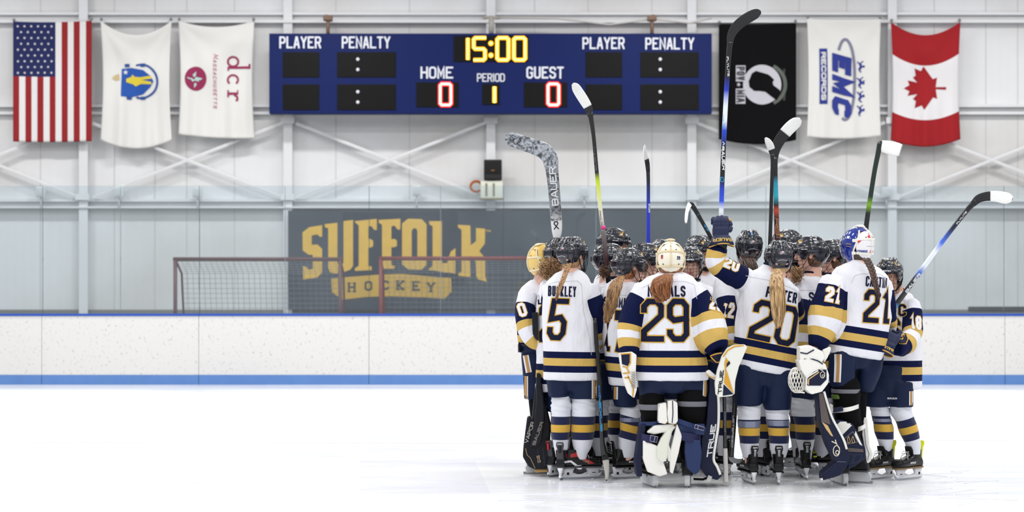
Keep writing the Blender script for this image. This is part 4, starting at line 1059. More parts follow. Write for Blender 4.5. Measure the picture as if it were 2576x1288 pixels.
# ---- glove (right or left), fist closed on a shaft along local z, back of hand towards -y
def glove_proto(mirror=1, col=None, letter=True, openr=.0):
    navy = col or mat('glove_navy', (14, 26, 66), .6, bump=.2, bscale=200)
    g = G(); s = mirror
    # padded back of the hand: rolls stacked along the fingers
    g.add(box((s*-.005, -.012, -.02), (.10, .055, .085), bev=.018))
    g.add(box((s*-.005, -.018, -.075), (.092, .06, .032), bev=.014))
    for i, (z, L) in enumerate(((.052, .92), (.024, 1.), (-.004, .97), (-.031, .85))):   # four fingers curled round the shaft
        r = .0145
        pts = [Vector((-s*.038, -.022, z)), Vector((-s*.052*L, .005, z)), Vector((-s*.043, .034, z)), Vector((-s*.012, .048*L, z)), Vector((s*.014, .036, z))]
        for a0, a1 in zip(pts[:-1], pts[1:]):
            g.add(loft([(a0+(a1-a0)*.02, *_fr(a1-a0, r*.8)), (a0+(a1-a0)*.25, *_fr(a1-a0, r)), (a0+(a1-a0)*.75, *_fr(a1-a0, r)), (a0+(a1-a0)*.98, *_fr(a1-a0, r*.8))], 12))
    for a0, a1 in ((Vector((s*.040, -.02, -.03)), Vector((s*.052, .0, .012))), (Vector((s*.052, .002, .014)), Vector((s*.035, .022, .048)))):   # thumb
        g.add(loft([(a0, *_fr(a1-a0, .013)), (a0+(a1-a0)*.3, *_fr(a1-a0, .017)), (a0+(a1-a0)*.8, *_fr(a1-a0, .0165)), (a1, *_fr(a1-a0, .011))], 12))
    me = remesh(g, .0042, 3); o = mk('glove', me, navy); COL.objects.unlink(o); LIB.objects.link(o); tr = bvh(me)
    cu = loft([(Vector((0, -.005, -.075)), Vector((.046, 0, 0)), Vector((0, .036, 0))), (Vector((0, -.005, -.10)), Vector((.054, 0, 0)), Vector((0, .042, 0))), (Vector((0, -.005, -.135)), Vector((.062, 0, 0)), Vector((0, .05, 0)))], 24, e=3)
    proto_child(o, 'cuff', cu, [navy])
    proto_child(o, 'cuff_piping', tube([Vector((.062*math.cos(q), -.005+.05*math.sin(q), -.137)) for q in np.linspace(0, 2*math.pi, 29)[:-1]], .005, 6, closed=True), [mat('piping_gold', (204, 156, 56), .5)])
    if letter:
        proto_child(o, 'cuff_lettering', decal_geo([[(-p[0], -p[1]) for p in q] for q in text('BAUER', .098, .020, .0045, slant=.15)], Vector((0, -.06, -.108)), X, Z, BVHTree.FromPolygons(*cu), .0015, .15, .008), [mat('print_gold', (206, 170, 70), .5)])
    return o
def _fr(d, r):
    u = d.orthogonal().normalized(); v = d.normalized().cross(u); return u*r, v*r
GL_L = glove_proto(1); GL_R = glove_proto(-1)
def fist_up():
    """fist seen from the back of the hand: finger rolls run up and curl forward over the shaft"""
    navy = MATS['glove_navy']; g = G(); g.add(box((-.004, .0, -.045), (.094, .06, .075), bev=.018)); g.add(box((-.004, -.004, -.085), (.088, .062, .03), bev=.012))
    for x, L in ((-.040, .86), (-.0155, .97), (.009, 1.), (.0325, .93)):
        P = [Vector((x, -.010, -.02)), Vector((x, -.018, .022*L)), Vector((x, -.006, .058*L)), Vector((x, .026, .066*L)), Vector((x, .046, .040*L)), Vector((x, .040, .008))]
        for a0, a1 in zip(P[:-1], P[1:]):
            g.add(loft([(a0+(a1-a0)*.03, *_fr(a1-a0, .0100)), (a0+(a1-a0)*.25, *_fr(a1-a0, .0130)), (a0+(a1-a0)*.75, *_fr(a1-a0, .0130)), (a0+(a1-a0)*.97, *_fr(a1-a0, .0100))], 12))
    for a0, a1 in ((Vector((.046, .0, -.05)), Vector((.060, .012, -.008))), (Vector((.060, .014, -.005)), Vector((.050, .030, .036)))):
        g.add(loft([(a0, *_fr(a1-a0, .013)), (a0+(a1-a0)*.3, *_fr(a1-a0, .017)), (a0+(a1-a0)*.8, *_fr(a1-a0, .0165)), (a1, *_fr(a1-a0, .010))], 12))
    o = mk('glove', remesh(g, .0038, 2), navy); COL.objects.unlink(o); LIB.objects.link(o)
    cu = loft([(Vector((0, -.005, -.075)), Vector((.046, 0, 0)), Vector((0, .036, 0))), (Vector((0, -.005, -.11)), Vector((.062, 0, 0)), Vector((0, .048, 0))), (Vector((0, -.005, -.145)), Vector((.072, 0, 0)), Vector((0, .055, 0)))], 24, e=3)
    proto_child(o, 'cuff', cu, [navy])
    proto_child(o, 'cuff_piping', tube([Vector((.072*math.cos(q), -.005+.055*math.sin(q), -.147-.012*math.cos(2*q))) for q in np.linspace(0, 2*math.pi, 29)[:-1]], .0045, 6, closed=True), [MATS['piping_gold']])
    proto_child(o, 'thumb_patch', ell((.052, .022, .040), (.014, .012, .012)), [MATS['piping_gold']])
    proto_child(o, 'cuff_lettering', decal_geo([[(-p[0], -p[1]-.10*abs(p[0])) for p in q] for q in text('BAUER', .115, .024, .005, slant=.15)], Vector((0, -.06, -.104)), X, Z, BVHTree.FromPolygons(*cu), .0015, .15, .008), [MATS['print_gold']])
    return o
GL_UP = fist_up()
# ------------------------------------------------------------------ players
skin = mat('skin', (226, 178, 158), .55); skin_b = mat('skin_tan', (204, 152, 128), .55)
def jersey_mat():
    m = bpy.data.materials.new('jersey_knit'); m.use_nodes = True; nt = m.node_tree; b = nt.nodes['Principled BSDF']; N = nt.nodes; L = nt.links
    W_, Nv, Gd = (228, 228, 235), (6, 17, 58), (204, 170, 94)
    torso = ramp_node(nt, attr(nt, 'hz'), [(0, W_), (.056, Nv), (.103, Gd), (.157, Nv), (.205, W_)])
    slv = ramp_node(nt, attr(nt, 't'), [(0, W_), (.2, Nv), (.55, Gd), (.65, W_), (.75, Gd), (.85, Nv)])
    c = N.new('ShaderNodeMath'); c.operation = 'GREATER_THAN'; c.inputs[1].default_value = 0; L.new(attr(nt, 'g'), c.inputs[0])
    mx = N.new('ShaderNodeMix'); mx.data_type = 'RGBA'; L.new(c.outputs[0], mx.inputs[0]); L.new(torso, mx.inputs[6]); L.new(slv, mx.inputs[7])
    L.new(mx.outputs[2], b.inputs['Base Color']); b.inputs['Roughness'].default_value = .8; b.inputs['Specular IOR Level'].default_value = .15
    # knit and soft creases
    tc = N.new('ShaderNodeTexCoord'); n = N.new('ShaderNodeTexNoise'); n.inputs['Scale'].default_value = 22; n.inputs['Detail'].default_value = 5; n.inputs['Distortion'].default_value = .6
    mp = N.new('ShaderNodeMapping'); mp.inputs['Scale'].default_value = (1, 1, .35); L.new(tc.outputs['Object'], mp.inputs['Vector']); L.new(mp.outputs[0], n.inputs['Vector'])
    bp = N.new('ShaderNodeBump'); bp.inputs['Strength'].default_value = .55; bp.inputs['Distance'].default_value = .02; L.new(n.outputs['Fac'], bp.inputs['Height'])
    L.new(bp.outputs['Normal'], b.inputs['Normal']); return m
JM = jersey_mat()
PM = mat('pants_navy', (7, 25, 58), .6, bump=.4, bscale=60, spec=.25)
SOCK = ramp_mat('sock_knit', 't', [(0, (222, 223, 231)), (.288, (9, 20, 64)), (.342, (208, 165, 62)), (.397, (9, 20, 64)), (.454, (222, 223, 231))], 1., .9, .3, 120)
n_navy = mat('twill_navy', (8, 14, 46), .6, spec=.2); n_gold = mat('twill_gold', (214, 166, 50), .6); n_white = mat('twill_white', (222, 222, 228), .7)
tape_clear = mat('clear_tape', (120, 126, 150), .15, coat=.5)

def relax(me, v, n):
    E = np.empty(len(me.edges)*2, dtype=np.int32); me.edges.foreach_get('vertices', E); a, b = E[::2], E[1::2]; v = np.asarray(v, float).copy(); c = np.bincount(a, minlength=len(v))+np.bincount(b, minlength=len(v))
    for _ in range(n): v = .3*v+.7*(np.bincount(a, v[b], len(v))+np.bincount(b, v[a], len(v)))/np.maximum(c, 1)
    return v
def RS(row, Y):
    xl, yl, xr, yr = row[:4]; Y = Y+(row[4] if len(row) > 4 else 0); return W(xl, yl, Y), W(xr, yr, Y)
def head_geo(g, M, face):
    def E(c, r, n=18, m=12): g.add(ell(c, r, M, n, m))
    E((0, -.012, .032), (.074, .090, .098)); E((0, .022, -.045), (.057, .066, .075)); E((0, .03, -.01), (.062, .062, .07))
    E((0, .058, -.095), (.030, .028, .026))
    g.add(([M @ v for v in loft([(Vector((0, .086, .022)), Vector((.009, 0, 0)), Vector((0, .010, 0))), (Vector((0, .094, .0)), Vector((.011, 0, 0)), Vector((0, .016, 0))), (Vector((0, .101, -.022)), Vector((.017, 0, 0)), Vector((0, .019, 0))), (Vector((0, .090, -.034)), Vector((.014, 0, 0)), Vector((0, .014, 0)))], 12)[0]], loft([(Vector((0, 0, i)), X, Yv) for i in range(4)], 12)[1]))
    for s in (-1, 1):
        E((s*.028, .076, .026), (.022, .012, .008)); E((s*.036, .066, -.024), (.020, .016, .018)); E((s*.074, -.006, -.010), (.007, .017, .027))
        E((s*.029, .070, .004), (.017, .012, .010))
    E((0, .084, -.052), (.022, .010, .0065)); E((0, .082, -.065), (.019, .010, .0075))
    g.add(([M @ v for v in loft([(Vector((0, -.02, -.03)), Vector((.047, 0, 0)), Vector((0, .052, 0))), (Vector((0, -.022, -.19)), Vector((.048, 0, 0)), Vector((0, .052, 0)))], 18)[0]], loft([(Vector((0, 0, i)), X, Yv) for i in range(2)], 18)[1]))
iris = mat('iris', (70, 60, 50), .2); eyew = mat('eye_white', (230, 226, 224), .2); lipm = mat('lip_rose', (190, 104, 100), .5); browm = mat('brow_brown', (92, 62, 44), .8)
PEOPLE = []
def person(label, Y, head, torso, arms=(), legs=(), depth=.64, slope=0, hem_t=None, face=False, skinm=None, helmet=None, hs=.93, collar=True, seed=1, jers='jersey', stripe=True, group='players in the huddle', pants=True, jamp=.016, stripes=None, skate_p=None, sock=True, hair_under=None, pelv=.13, hairm=None):
    px, py, hY, yaw, pitch, roll = head
    HP = W(px, py, hY); HM = M4.Translation(HP) @ M4.Rotation(math.radians(yaw), 4, 'Z') @ M4.Rotation(math.radians(pitch), 4, 'X') @ M4.Rotation(math.radians(roll), 4, 'Y')
    org = Vector((sum(W(l['foot'][0], l['foot'][1], l['Y']).x for l in legs)/len(legs), Y, 0)) if legs else Vector((W(torso[0][0], 0, Y).x, Y, 0))
    s = S(Y)
    # --- body
    b = G(); rows = torso
    secs = []
    for i, r in enumerate(rows):
        A, B = RS(r, Y); c = (A+B)/2; u = (B-A)/2; q = max(.45, 1-.035/u.length)
        secs.append((c, u*q*.86, Yv*(u.length*q*depth*.86+.0)))
    secs[0] = (secs[0][0]+Z*.05, secs[0][1]*.8, secs[0][2]*.85); b.add(loft(secs, 20))
    top = secs[-1][0]
    for A in arms:
        P = [W(a[0], a[1], a[2]) for a in A['p']]; R = [a[3]/S(a[2])*.55 for a in A['p']]
        b.add(tube(cr(P, 3), [float(x[0]) for x in cr([(r,) for r in R], 3)] if len(P) > 2 else list(np.linspace(R[0], R[1], 5)), 12))
        b.add(ell(P[-1]-(P[-1]-P[-2]).normalized()*.03, (.03, .03, .035)))
    for l in legs:
        Yl = l['Y']; hp = W((l['pants'][0][0]+l['pants'][0][1])/2, l['pants'][0][2], Yl); f = W(l['foot'][0], l['foot'][1], Yl); f.z = .13
        sp = [W((q[0]+q[1])/2, q[2], Yl) for q in l['sock']]; sr = [(q[1]-q[0])/2/S(Yl)*.8 for q in l['sock']]
        b.add(tube([hp]+sp+[f], [.08]+sr+[.038], 14)); b.add(([Matrix.Translation(Vector((f.x, Yl, 0))) @ rotz(math.radians(l['foot'][2])) @ v for v in ell((0, .06, .125), (.032, .09, .02))[0]], ell((0, 0, 0), (1, 1, 1))[1]))
    head_geo(b, HM, face)
    nk = HM @ Vector((0, -.02, -.13)); b.add(tube([nk, top, top-Z*.05], [.047, .052, .07], 14))
    me = remesh(b, .0045 if face else .009, 2 if face else 3)
    root = mk('person', me, skinm or skin, org=org, label=label, cat='person', group=group); PEOPLE.append(root)
    if face:
        e = G(); ir = G()
        for sx in (-1, 1):
            e.add(ell((sx*.029, .0735, .004), (.0125, .0105, .0075), HM, 14, 10)); ir.add(ell((sx*.029, .0815, .004), (.0048, .0032, .0048), HM, 12, 8))
        mk('eye', e, eyew, root); mk('iris', ir, iris, root)
        br = G()
        for sx in (-1, 1): br.add(tube([HM @ Vector((sx*q, .090-abs(q-.02)*.25, .026+.003*math.sin((q-.01)*90))) for q in (.012, .022, .032, .042)], .0028, 6))
        mk('eyebrow', br, browm, root)
        mk('lips', G().add(ell((0, .0895, -.0525), (.020, .0065, .004), HM, 14, 8)).add(ell((0, .087, -.0625), (.017, .007, .0048), HM, 14, 8)), lipm, root)
    # --- jersey
    g = G(); TS = []
    for r in rows:
        A, B = RS(r, Y); c = (A+B)/2; u = (B-A)/2; TS.append((c, u, u.length*depth))
    ts = cr([tuple(c)+tuple(u)+(d,) for c, u, d in TS], 3)
    g.add(loft([(Vector(t[:3]), Vector(t[3:6]), Yv*t[6]) for t in ts], 28, e=2.25))
    for A in arms:
        P = [tuple(W(a[0], a[1], a[2]))+(a[3]/S(a[2]),) for a in A['p']]; P = cr(P, 5)
        g.add(tube([p[:3] for p in P], [p[3] for p in P], 18)); A['line'] = P
    me = remesh(g, .011, 4, .6); wrinkle(me, jamp, seed=seed, calm=TS[0][0].z)
    co = coords(me); n = len(co)
    zc = TS[0][0].z; u0 = TS[0][1]; sl = u0.z/u0.x if abs(u0.x) > 1e-6 else 0
    hz = co[:, 2]-(zc+sl*(co[:, 0]-TS[0][0].x))
    if hem_t: hz = hz*hem_t
    # torso radial distance
    zz = np.array([t[2] for t in ts]); o_ = np.argsort(zz); zz = zz[o_]
    cx = np.interp(co[:, 2], zz, np.array([t[0] for t in ts])[o_]); cy = np.interp(co[:, 2], zz, np.array([t[1] for t in ts])[o_])
    uu = np.interp(co[:, 2], zz, np.array([math.hypot(t[3], t[5]) for t in ts])[o_]); dd = np.interp(co[:, 2], zz, np.array([t[6] for t in ts])[o_])
    dt = np.sqrt(((co[:, 0]-cx)/uu)**2+((co[:, 1]-cy)/dd)**2)
    gg = np.full(n, -9.); tt = np.zeros(n)
    for A in arms:
        P = np.array([list(p) for p in A['line']]); best = np.full(n, 9.); bt = np.zeros(n)
        seg = np.linalg.norm(P[1:, :3]-P[:-1, :3], axis=1); cum = np.concatenate([[0], np.cumsum(seg)]); tot = cum[-1]
        for i in range(len(P)-1):
            a_, b_ = P[i, :3], P[i+1, :3]; ab = b_-a_; L2 = ab@ab+1e-12; q = np.clip(((co-a_)@ab)/L2, 0, 1)
            d = np.linalg.norm(co-(a_+q[:, None]*ab), axis=1)/(P[i, 3]+q*(P[i+1, 3]-P[i, 3]))
            w = d < best; best[w] = d[w]; bt[w] = ((cum[i]+q*seg[i])/tot)[w]
        # beyond the last point
        gA = A.get('bias', .0)+dt*1.0-best*.97+.0
        st = A.get('st', (.2, .55, .65, .75, .85)); 
        tm = np.interp(bt, [0]+list(st)+[1], [0, .2, .55, .65, .75, .85, 1.])
        w = gA > gg; gg[w] = gA[w]; tt[w] = tm[w]
    gg = relax(me, gg, 5); tt = relax(me, tt, 8); hz = relax(me, hz, 2)
    set_attr(me, 'g', gg); set_attr(me, 't', tt); set_attr(me, 'hz', np.clip(hz, 0, 1))
    jr = mk('jersey', me, JM, root); jt = BVHTree.FromPolygons([tuple(c) for c in co], [tuple(p.vertices) for p in me.polygons])
    # co is world based (mk shifted the mesh afterwards), tree is in world space
    if collar:
        c, u, d = TS[-1]; mk('collar', tube([c+u*1.0*math.cos(q)+Yv*d*1.15*math.sin(q)+Z*.004 for q in np.linspace(0, 2*math.pi, 25)[:-1]], .011, 8, closed=True), n_navy, jr)
    # --- trousers
    k = root
    if pants and legs:
        g = G()
        for l in legs:
            Yl = l['Y']; ps = []
            for r in l['pants']:
                A, B = W(r[0], r[2], Yl), W(r[1], r[2], Yl); ps.append(tuple((A+B)/2)+tuple((B-A)/2*.97)+((B-A).length/2*l.get('pd', 1.15),))
            ps = cr(ps, 4) if len(ps) > 2 else ps
            g.add(loft([(Vector(p[:3]), Vector(p[3:6]), Yv*p[6]) for p in ps], 22, e=2.5))
        if len(legs) > 1:
            a0, a1 = legs[0], legs[1]; c0 = W((a0['pants'][0][0]+a0['pants'][0][1])/2, a0['pants'][0][2], a0['Y']); c1 = W((a1['pants'][0][0]+a1['pants'][0][1])/2, a1['pants'][0][2], a1['Y']); c = (c0+c1)/2
            hw = TS[0][1].length*.9
            g.add(loft([(c-Z*pelv, X*hw*.4, Yv*hw*.5), (c-Z*.04, X*hw*.8, Yv*hw*.62), (c+Z*.02, X*hw*.93, Yv*hw*.66), (c+Z*.12, X*hw*.93, Yv*hw*.62)], 22))
        me = remesh(g, .012, 3); wrinkle(me, .007, (7, 7, 5), seed+3)
        pt = bvh(me); pn = mk('hockey_pants', me, PM, root)
    else: pn = None; pt = None
    if sock:
        for l in legs:
            Yl = l['Y']; ss = []
            for r in l['sock']:
                A, B = W(r[0], r[2], Yl), W(r[1], r[2], Yl); ss.append(tuple((A+B)/2)+((B-A).length/2,))
            ss = cr(ss, 12); V, Fc = loft([(Vector(q[:3]), X*q[3], Yv*q[3]*1.08) for q in ss], 26)
            z0, z3 = l.get('z', (.454, .288)); tilt = l.get('tilt', 0)
            V2 = []; T = []
            for v in V:
                w = noise.noise(Vector((v.x*12+seed, v.y*12, v.z*(48 if v.z > z0 else 20)+v.x*9)))*(.013*min(1, (v.z-z0)*20) if v.z > z0 else .005); cc = Vector((v.x, v.y, 0))
                T.append((v.z+tilt*(v.x-ss[-1][0])-z3)/(z0-z3)*(.454-.288)+.288)
                c = min(ss, key=lambda q: abs(q[2]-v.z)); d = Vector((v.x-c[0], v.y-c[1], 0)); V2.append(v+(d.normalized()*w if d.length > .01 else Z*0))
            gs = G().add((V2, Fc), 0, [max(0, x) for x in T]); so = mk('sock', gs, SOCK, root)
            if l.get('tape'):
                y0, y1 = l['tape']; rr = [q for q in ss]
                zt0, zt1 = W(0, y0, Yl).z, W(0, y1, Yl).z; st_ = []
                for zq in np.linspace(zt0, zt1, 5):
                    c = [np.interp(-zq, [-q[2] for q in rr], [q[i] for q in rr]) for i in (0, 1, 3)]; st_.append((Vector((c[0], c[1], zq)), X*(c[2]+.003), Yv*(c[2]*1.08+.003)))
                mk('clear_tape', loft(st_, 26, cap=False), tape_clear, so)
    sk = skate_p or SK_BLK
    for l in legs:
        fx, fy, fyaw = l['foot']; P = W(fx, fy, l['Y']); P.z = 0
        inst(sk if 'sk' not in l else l['sk'], 'skate', root, M4.Translation(P-org) @ rotz(math.radians(fyaw)) @ M4.Scale(l.get('fs', 1.), 4))
    if helmet: inst(helmet, helmet.name.split('.')[0], root, M4.Translation(HP-org) @ HM.to_3x3().to_4x4() @ M4.Scale(hs if hs else 1, 4))
    if hairm: mk('hair', ell((0, -.030, -.045), (.078, .072, .062), HM, 20, 12), hairm, root)
    return dict(o=root, jt=jt, pt=pt, pn=pn, jr=jr, Y=Y, HM=HM, org=org)

def jdec(p, s, cx, cy, w, h, sw, ang=0, kind='number', ol=2.2, xs=1., slant=0, tgt='jt', Y=None, par=None, gap=None, clip=None, ywarp=None, outline='gold', grid=.016, off=.004):
    Y = Y or p['Y']; k = Y/F; a = math.radians(ang); xd = Vector((math.cos(a), 0, math.sin(a))); yd = Vector((-math.sin(a), 0, math.cos(a)))
    O = W(cx, cy, Y)
    def geo(ol, off):
        ps = text(s, w, h, sw, gap=gap, ol=ol, slant=slant)
        return decal_geo([[(q[0]*k*xs, q[1]*k) for q in f] for f in ps], O, xd, yd, p[tgt], off, .9, grid, lim=.08)
    par = par or p['jr']
    if kind == 'number': mk('number_outline', geo(ol, off*.5), n_gold, par); mk('number', geo(0, off), n_navy, par)
    elif kind == 'sleeve': mk('sleeve_number_outline', geo(ol, off*.5), n_gold, par); mk('sleeve_number', geo(0, off), n_white, par)
    else: mk('name_lettering', geo(0, off*.8), n_navy, par)
def pstripe(p, x0, y0, x1, y1, w0=12, w1=6, Y=None):
    """white-gold-white stripe sewn to the trouser side"""
    Y = Y or p['Y']; k = Y/F; O = W((x0+x1)/2, (y0+y1)/2, Y); A = Vector(((x1-x0), -(y1-y0))); L = A.length; ang = math.atan2(A.y, A.x)
    xd = Vector((math.cos(ang), 0, math.sin(ang))); yd = Vector((-math.sin(ang), 0, math.cos(ang)))
    for nm, w, m, off in (('side_stripe', w0, n_white, .003), ('side_stripe_centre', w1, mat('stripe_gold', (176, 132, 70), .7), .005)):
        V, Fc = decal_geo([[(q[0]*k, q[1]*k) for q in rect(-L/2, -w/2, L/2, w/2)]], O, xd, yd, p['pt'], off, .9, .02, lim=.1)
        if V: mk(nm, (V, Fc), m, p['pn'])
def strands(paths, n, spread, r, seed=0, wav=.0, freq=9, taper=True, curl=0., cf=40):
    """hair: many thin tubes following a guide path"""
    rnd = random.Random(seed); g = G(); nn = 12 if curl else 5; P = [Vector(q[:3]) for q in cr([tuple(a[:3])+(a[3],) for a in paths], nn)]; Wd = [q[3] for q in cr([tuple(a[:3])+(a[3],) for a in paths], nn)]
    for i in range(n):
        an = rnd.uniform(0, 2*math.pi); rr = math.sqrt(rnd.random()); ph = rnd.uniform(0, 6); L = rnd.uniform(.82, 1.02) if taper else 1; pts = []; R = []
        for j, (c, w) in enumerate(zip(P, Wd)):
            f = j/(len(P)-1)
            if f > L: break
            ww = wav*math.sin(freq*f+ph)*f
            q_ = cf*f+ph*3; pts.append(c+Vector((math.cos(an)*w*rr+ww+curl*math.cos(q_), math.sin(an)*w*rr*spread+curl*math.sin(q_), ww*.3))); R.append(r*(1-.6*f)*(1 if j else .7))
        if len(pts) > 2: g.add(tube(pts, R, 5))
    return g
def hair_mat(name, c0, c1):
    if name in MATS: return MATS[name]
    m = bpy.data.materials.new(name); m.use_nodes = True; nt = m.node_tree; b = nt.nodes['Principled BSDF']; N = nt.nodes; L = nt.links
    tc = N.new('ShaderNodeTexCoord'); mp = N.new('ShaderNodeMapping'); mp.inputs['Scale'].default_value = (90, 90, 7); n = N.new('ShaderNodeTexNoise'); n.inputs['Scale'].default_value = 1; n.inputs['Detail'].default_value = 3
    L.new(tc.outputs['Object'], mp.inputs['Vector']); L.new(mp.outputs[0], n.inputs['Vector'])
    r = N.new('ShaderNodeValToRGB'); e = r.color_ramp.elements; e[0].position = .35; e[0].color = lin(c0); e[1].position = .65; e[1].color = lin(c1)
    L.new(n.outputs['Fac'], r.inputs[0]); L.new(r.outputs[0], b.inputs['Base Color']); b.inputs['Roughness'].default_value = .38; b.inputs['Specular IOR Level'].default_value = .6
    MATS[name] = m; return m
H_BLOND = hair_mat('hair_blond', (124, 90, 54), (214, 180, 130)); H_BROWN = hair_mat('hair_brown', (62, 40, 28), (118, 78, 50)); H_AUB = hair_mat('hair_auburn', (96, 50, 22), (176, 112, 60)); H_LT = hair_mat('hair_light_brown', (104, 72, 44), (186, 144, 96)); H_DK = hair_mat('hair_dark', (40, 26, 20), (84, 54, 38))
def curls(c, rx, ry, rz, n, r=.0022, seed=0, L=.06, cr_=.011):
    """loose ringlets hanging through an ellipsoid"""
    rnd = random.Random(seed); g = G()
    for i in range(n):
        while True:
            u = [rnd.uniform(-1, 1) for _ in range(3)]
            if sum(x*x for x in u) < 1: break
        p = Vector(c)+Vector((u[0]*rx, u[1]*ry, u[2]*rz+L*.5)); ph = rnd.uniform(0, 6.3); q = rnd.uniform(.6, 1.3); dx, dy = rnd.gauss(0, .25), rnd.gauss(0, .25); l = L*rnd.uniform(.6, 1.3)
        g.add(tube([p+Vector((dx*l*t+cr_*q*math.cos(ph+t*9), dy*l*t+cr_*q*math.sin(ph+t*9), -l*t)) for t in np.linspace(0, 1, 13)], [r*(1-.5*t) for t in np.linspace(0, 1, 13)], 5))
    return g
def braid(pts, r0, r1, turns, n=3):
    """three strands woven over one another"""
    C = cr([tuple(p) for p in pts], 14); g = G(); N = len(C)
    for k in range(n):
        P = []; R = []
        for i, c in enumerate(C):
            f = i/(N-1); r = r0+(r1-r0)*f; a = 2*math.pi*(turns*f+k/n); c = Vector(c)
            P.append(c+Vector((math.sin(a)*r*.8, math.sin(2*a)*r*.45, 0))); R.append(r*.62)
        g.add(tube(P, R, 9))
    return g

# legs helper: rows as (xl, xr, py)
def leg(Y, pants, sock, foot, **k): return dict(Y=Y, pants=pants, sock=sock, foot=foot, **k)
def auto_leg(cx, Y, side, k, yaw, spread=.11, dy=0., lean=0.):
    """pixel rows of a standing leg from body measures"""
    s = S(Y+dy); Yl = Y+dy
    def row(z, off, hw, zz=None): x = cx+(side*off+lean*z)*s; return (x-hw*s, x+hw*s, HZ+(HC-z)*s)
    return leg(Yl, [row(.86*k, spread*.85, .125), row(.72*k, spread, .128), row(.575*k, spread*1.05, .118)], [row(.62*k, spread*1.05, .083), row(.5*k, spread*1.08, .085), row(.42*k, spread*1.1, .076), row(.32*k, spread*1.1, .078), row(.2*k, spread*1.1, .056), row(.145, spread*1.1, .05)], (cx+side*spread*1.1*s, HZ+HC*s, yaw), z=(.454*k, .288*k))
def auto(label, cx, Y, ytop, yaw, hx=None, hyaw=None, pitch=0, roll=0, fw=0., arms=True, legspread=.12, helmet=None, face=False, skinm=None, seed=1, skate_p=None, wid=1., leanx=0., arm_up=None, fdy=0.):
    s = S(Y); zt = HC+(HZ-ytop)/s; k = zt/1.77; hx = cx if hx is None else hx; hyaw = yaw if hyaw is None else hyaw
    fwd = Vector((-math.sin(math.radians(yaw)), math.cos(math.radians(yaw)), 0)); rt = Vector((math.cos(math.radians(yaw)), math.sin(math.radians(yaw)), 0))
    facing = abs(math.cos(math.radians(yaw))); m = (.72+.28*facing)*wid; dep = .62/(.72+.28*facing)*(1+.35*(1-facing))
    def row(z, hw, f=0.): x = cx+leanx*(z-.7)*s+fwd.x*f*s; return (x-hw*m*s, HZ+(HC-z*k)*s, x+hw*m*s, HZ+(HC-z*k)*s, fwd.y*f)
    torso = [row(.715, .20, -.03), row(.9, .198, -.02), row(1.1, .195, 0), row(1.25, .21, .02), row(1.38, .20, .03), row(1.44, .15, .04), row(1.475, .09, .05), row(1.50, .065, .06)]
    A = []
    if arms:
        for sd in (-1, 1):
            c = Vector(((cx-1288)/s+leanx*.65, Y, 0))
            sh = c+rt*sd*.19+fwd*.03+Z*1.385*k; el_ = c+rt*sd*.25+fwd*.14+Z*1.12*k; wr = c+rt*sd*.15+fwd*.36+Z*1.08*k
            if arm_up == sd: wr = c+rt*sd*.17+fwd*.30+Z*1.34*k
            def px_(v, r): ss = S(v.y); return (1288+v.x*ss, HZ+(HC-v.z)*ss, v.y, r*ss)
            A.append(dict(p=[px_(sh, .075), px_(sh*.5+el_*.5+rt*sd*.01, .072), px_(el_, .07), px_(el_*.45+wr*.55, .062), px_(wr, .055)], hand=(wr, el_)))
    legs = [auto_leg(cx, Y, sd*(1 if facing > .5 else .55), k, yaw+(-sd)*14, spread=legspread, dy=(0 if facing > .5 else sd*.14)*(1 if math.sin(math.radians(yaw)) < 0 else -1)+fdy) for sd in (-1, 1)]
    ypx = ytop+.145*.93*s
    p = person(label, Y, (hx, ypx, Y+fwd.y*.07, hyaw, pitch, roll), torso, A, legs, depth=dep, helmet=helmet or H_STD, face=face, skinm=skinm, seed=seed, skate_p=skate_p, hairm=[H_BROWN, H_DK, H_LT][seed % 3])
    for i, a in enumerate(A):
        wr, el_ = a['hand']; d = (wr-el_).normalized(); u = d.orthogonal().normalized() if abs(d.z) > .95 else d.cross(Z).normalized()
        M = Matrix((u, -(d.cross(u)).normalized() if False else d.cross(u).normalized()*-1, d)).transposed()
        if M.determinant() < 0: M = Matrix((-u, d.cross(u).normalized()*-1, d)).transposed()
        inst(GL_L if i == 0 else GL_R, 'glove', p['o'], M4.Translation(wr+d*.09-p['org']) @ M.to_4x4())
    p['k'] = k; p['fwd'] = fwd; p['rt'] = rt; return p

def glove(p, P, up, back, proto=None, sc=(1, 1, 1)):
    """P hand centre, up = shaft direction out of the thumb side, back = where the back of the hand faces"""
    z = Vector(up).normalized(); y = -(Vector(back)-z*Vector(back).dot(z)).normalized(); x = y.cross(z)
    M = Matrix((x, y, z)).transposed()
    return inst(proto or GL_L, 'glove', p['o'], M4.Translation(Vector(P)-p['org']) @ M.to_4x4() @ M4.Diagonal(tuple(sc)+(1,)))
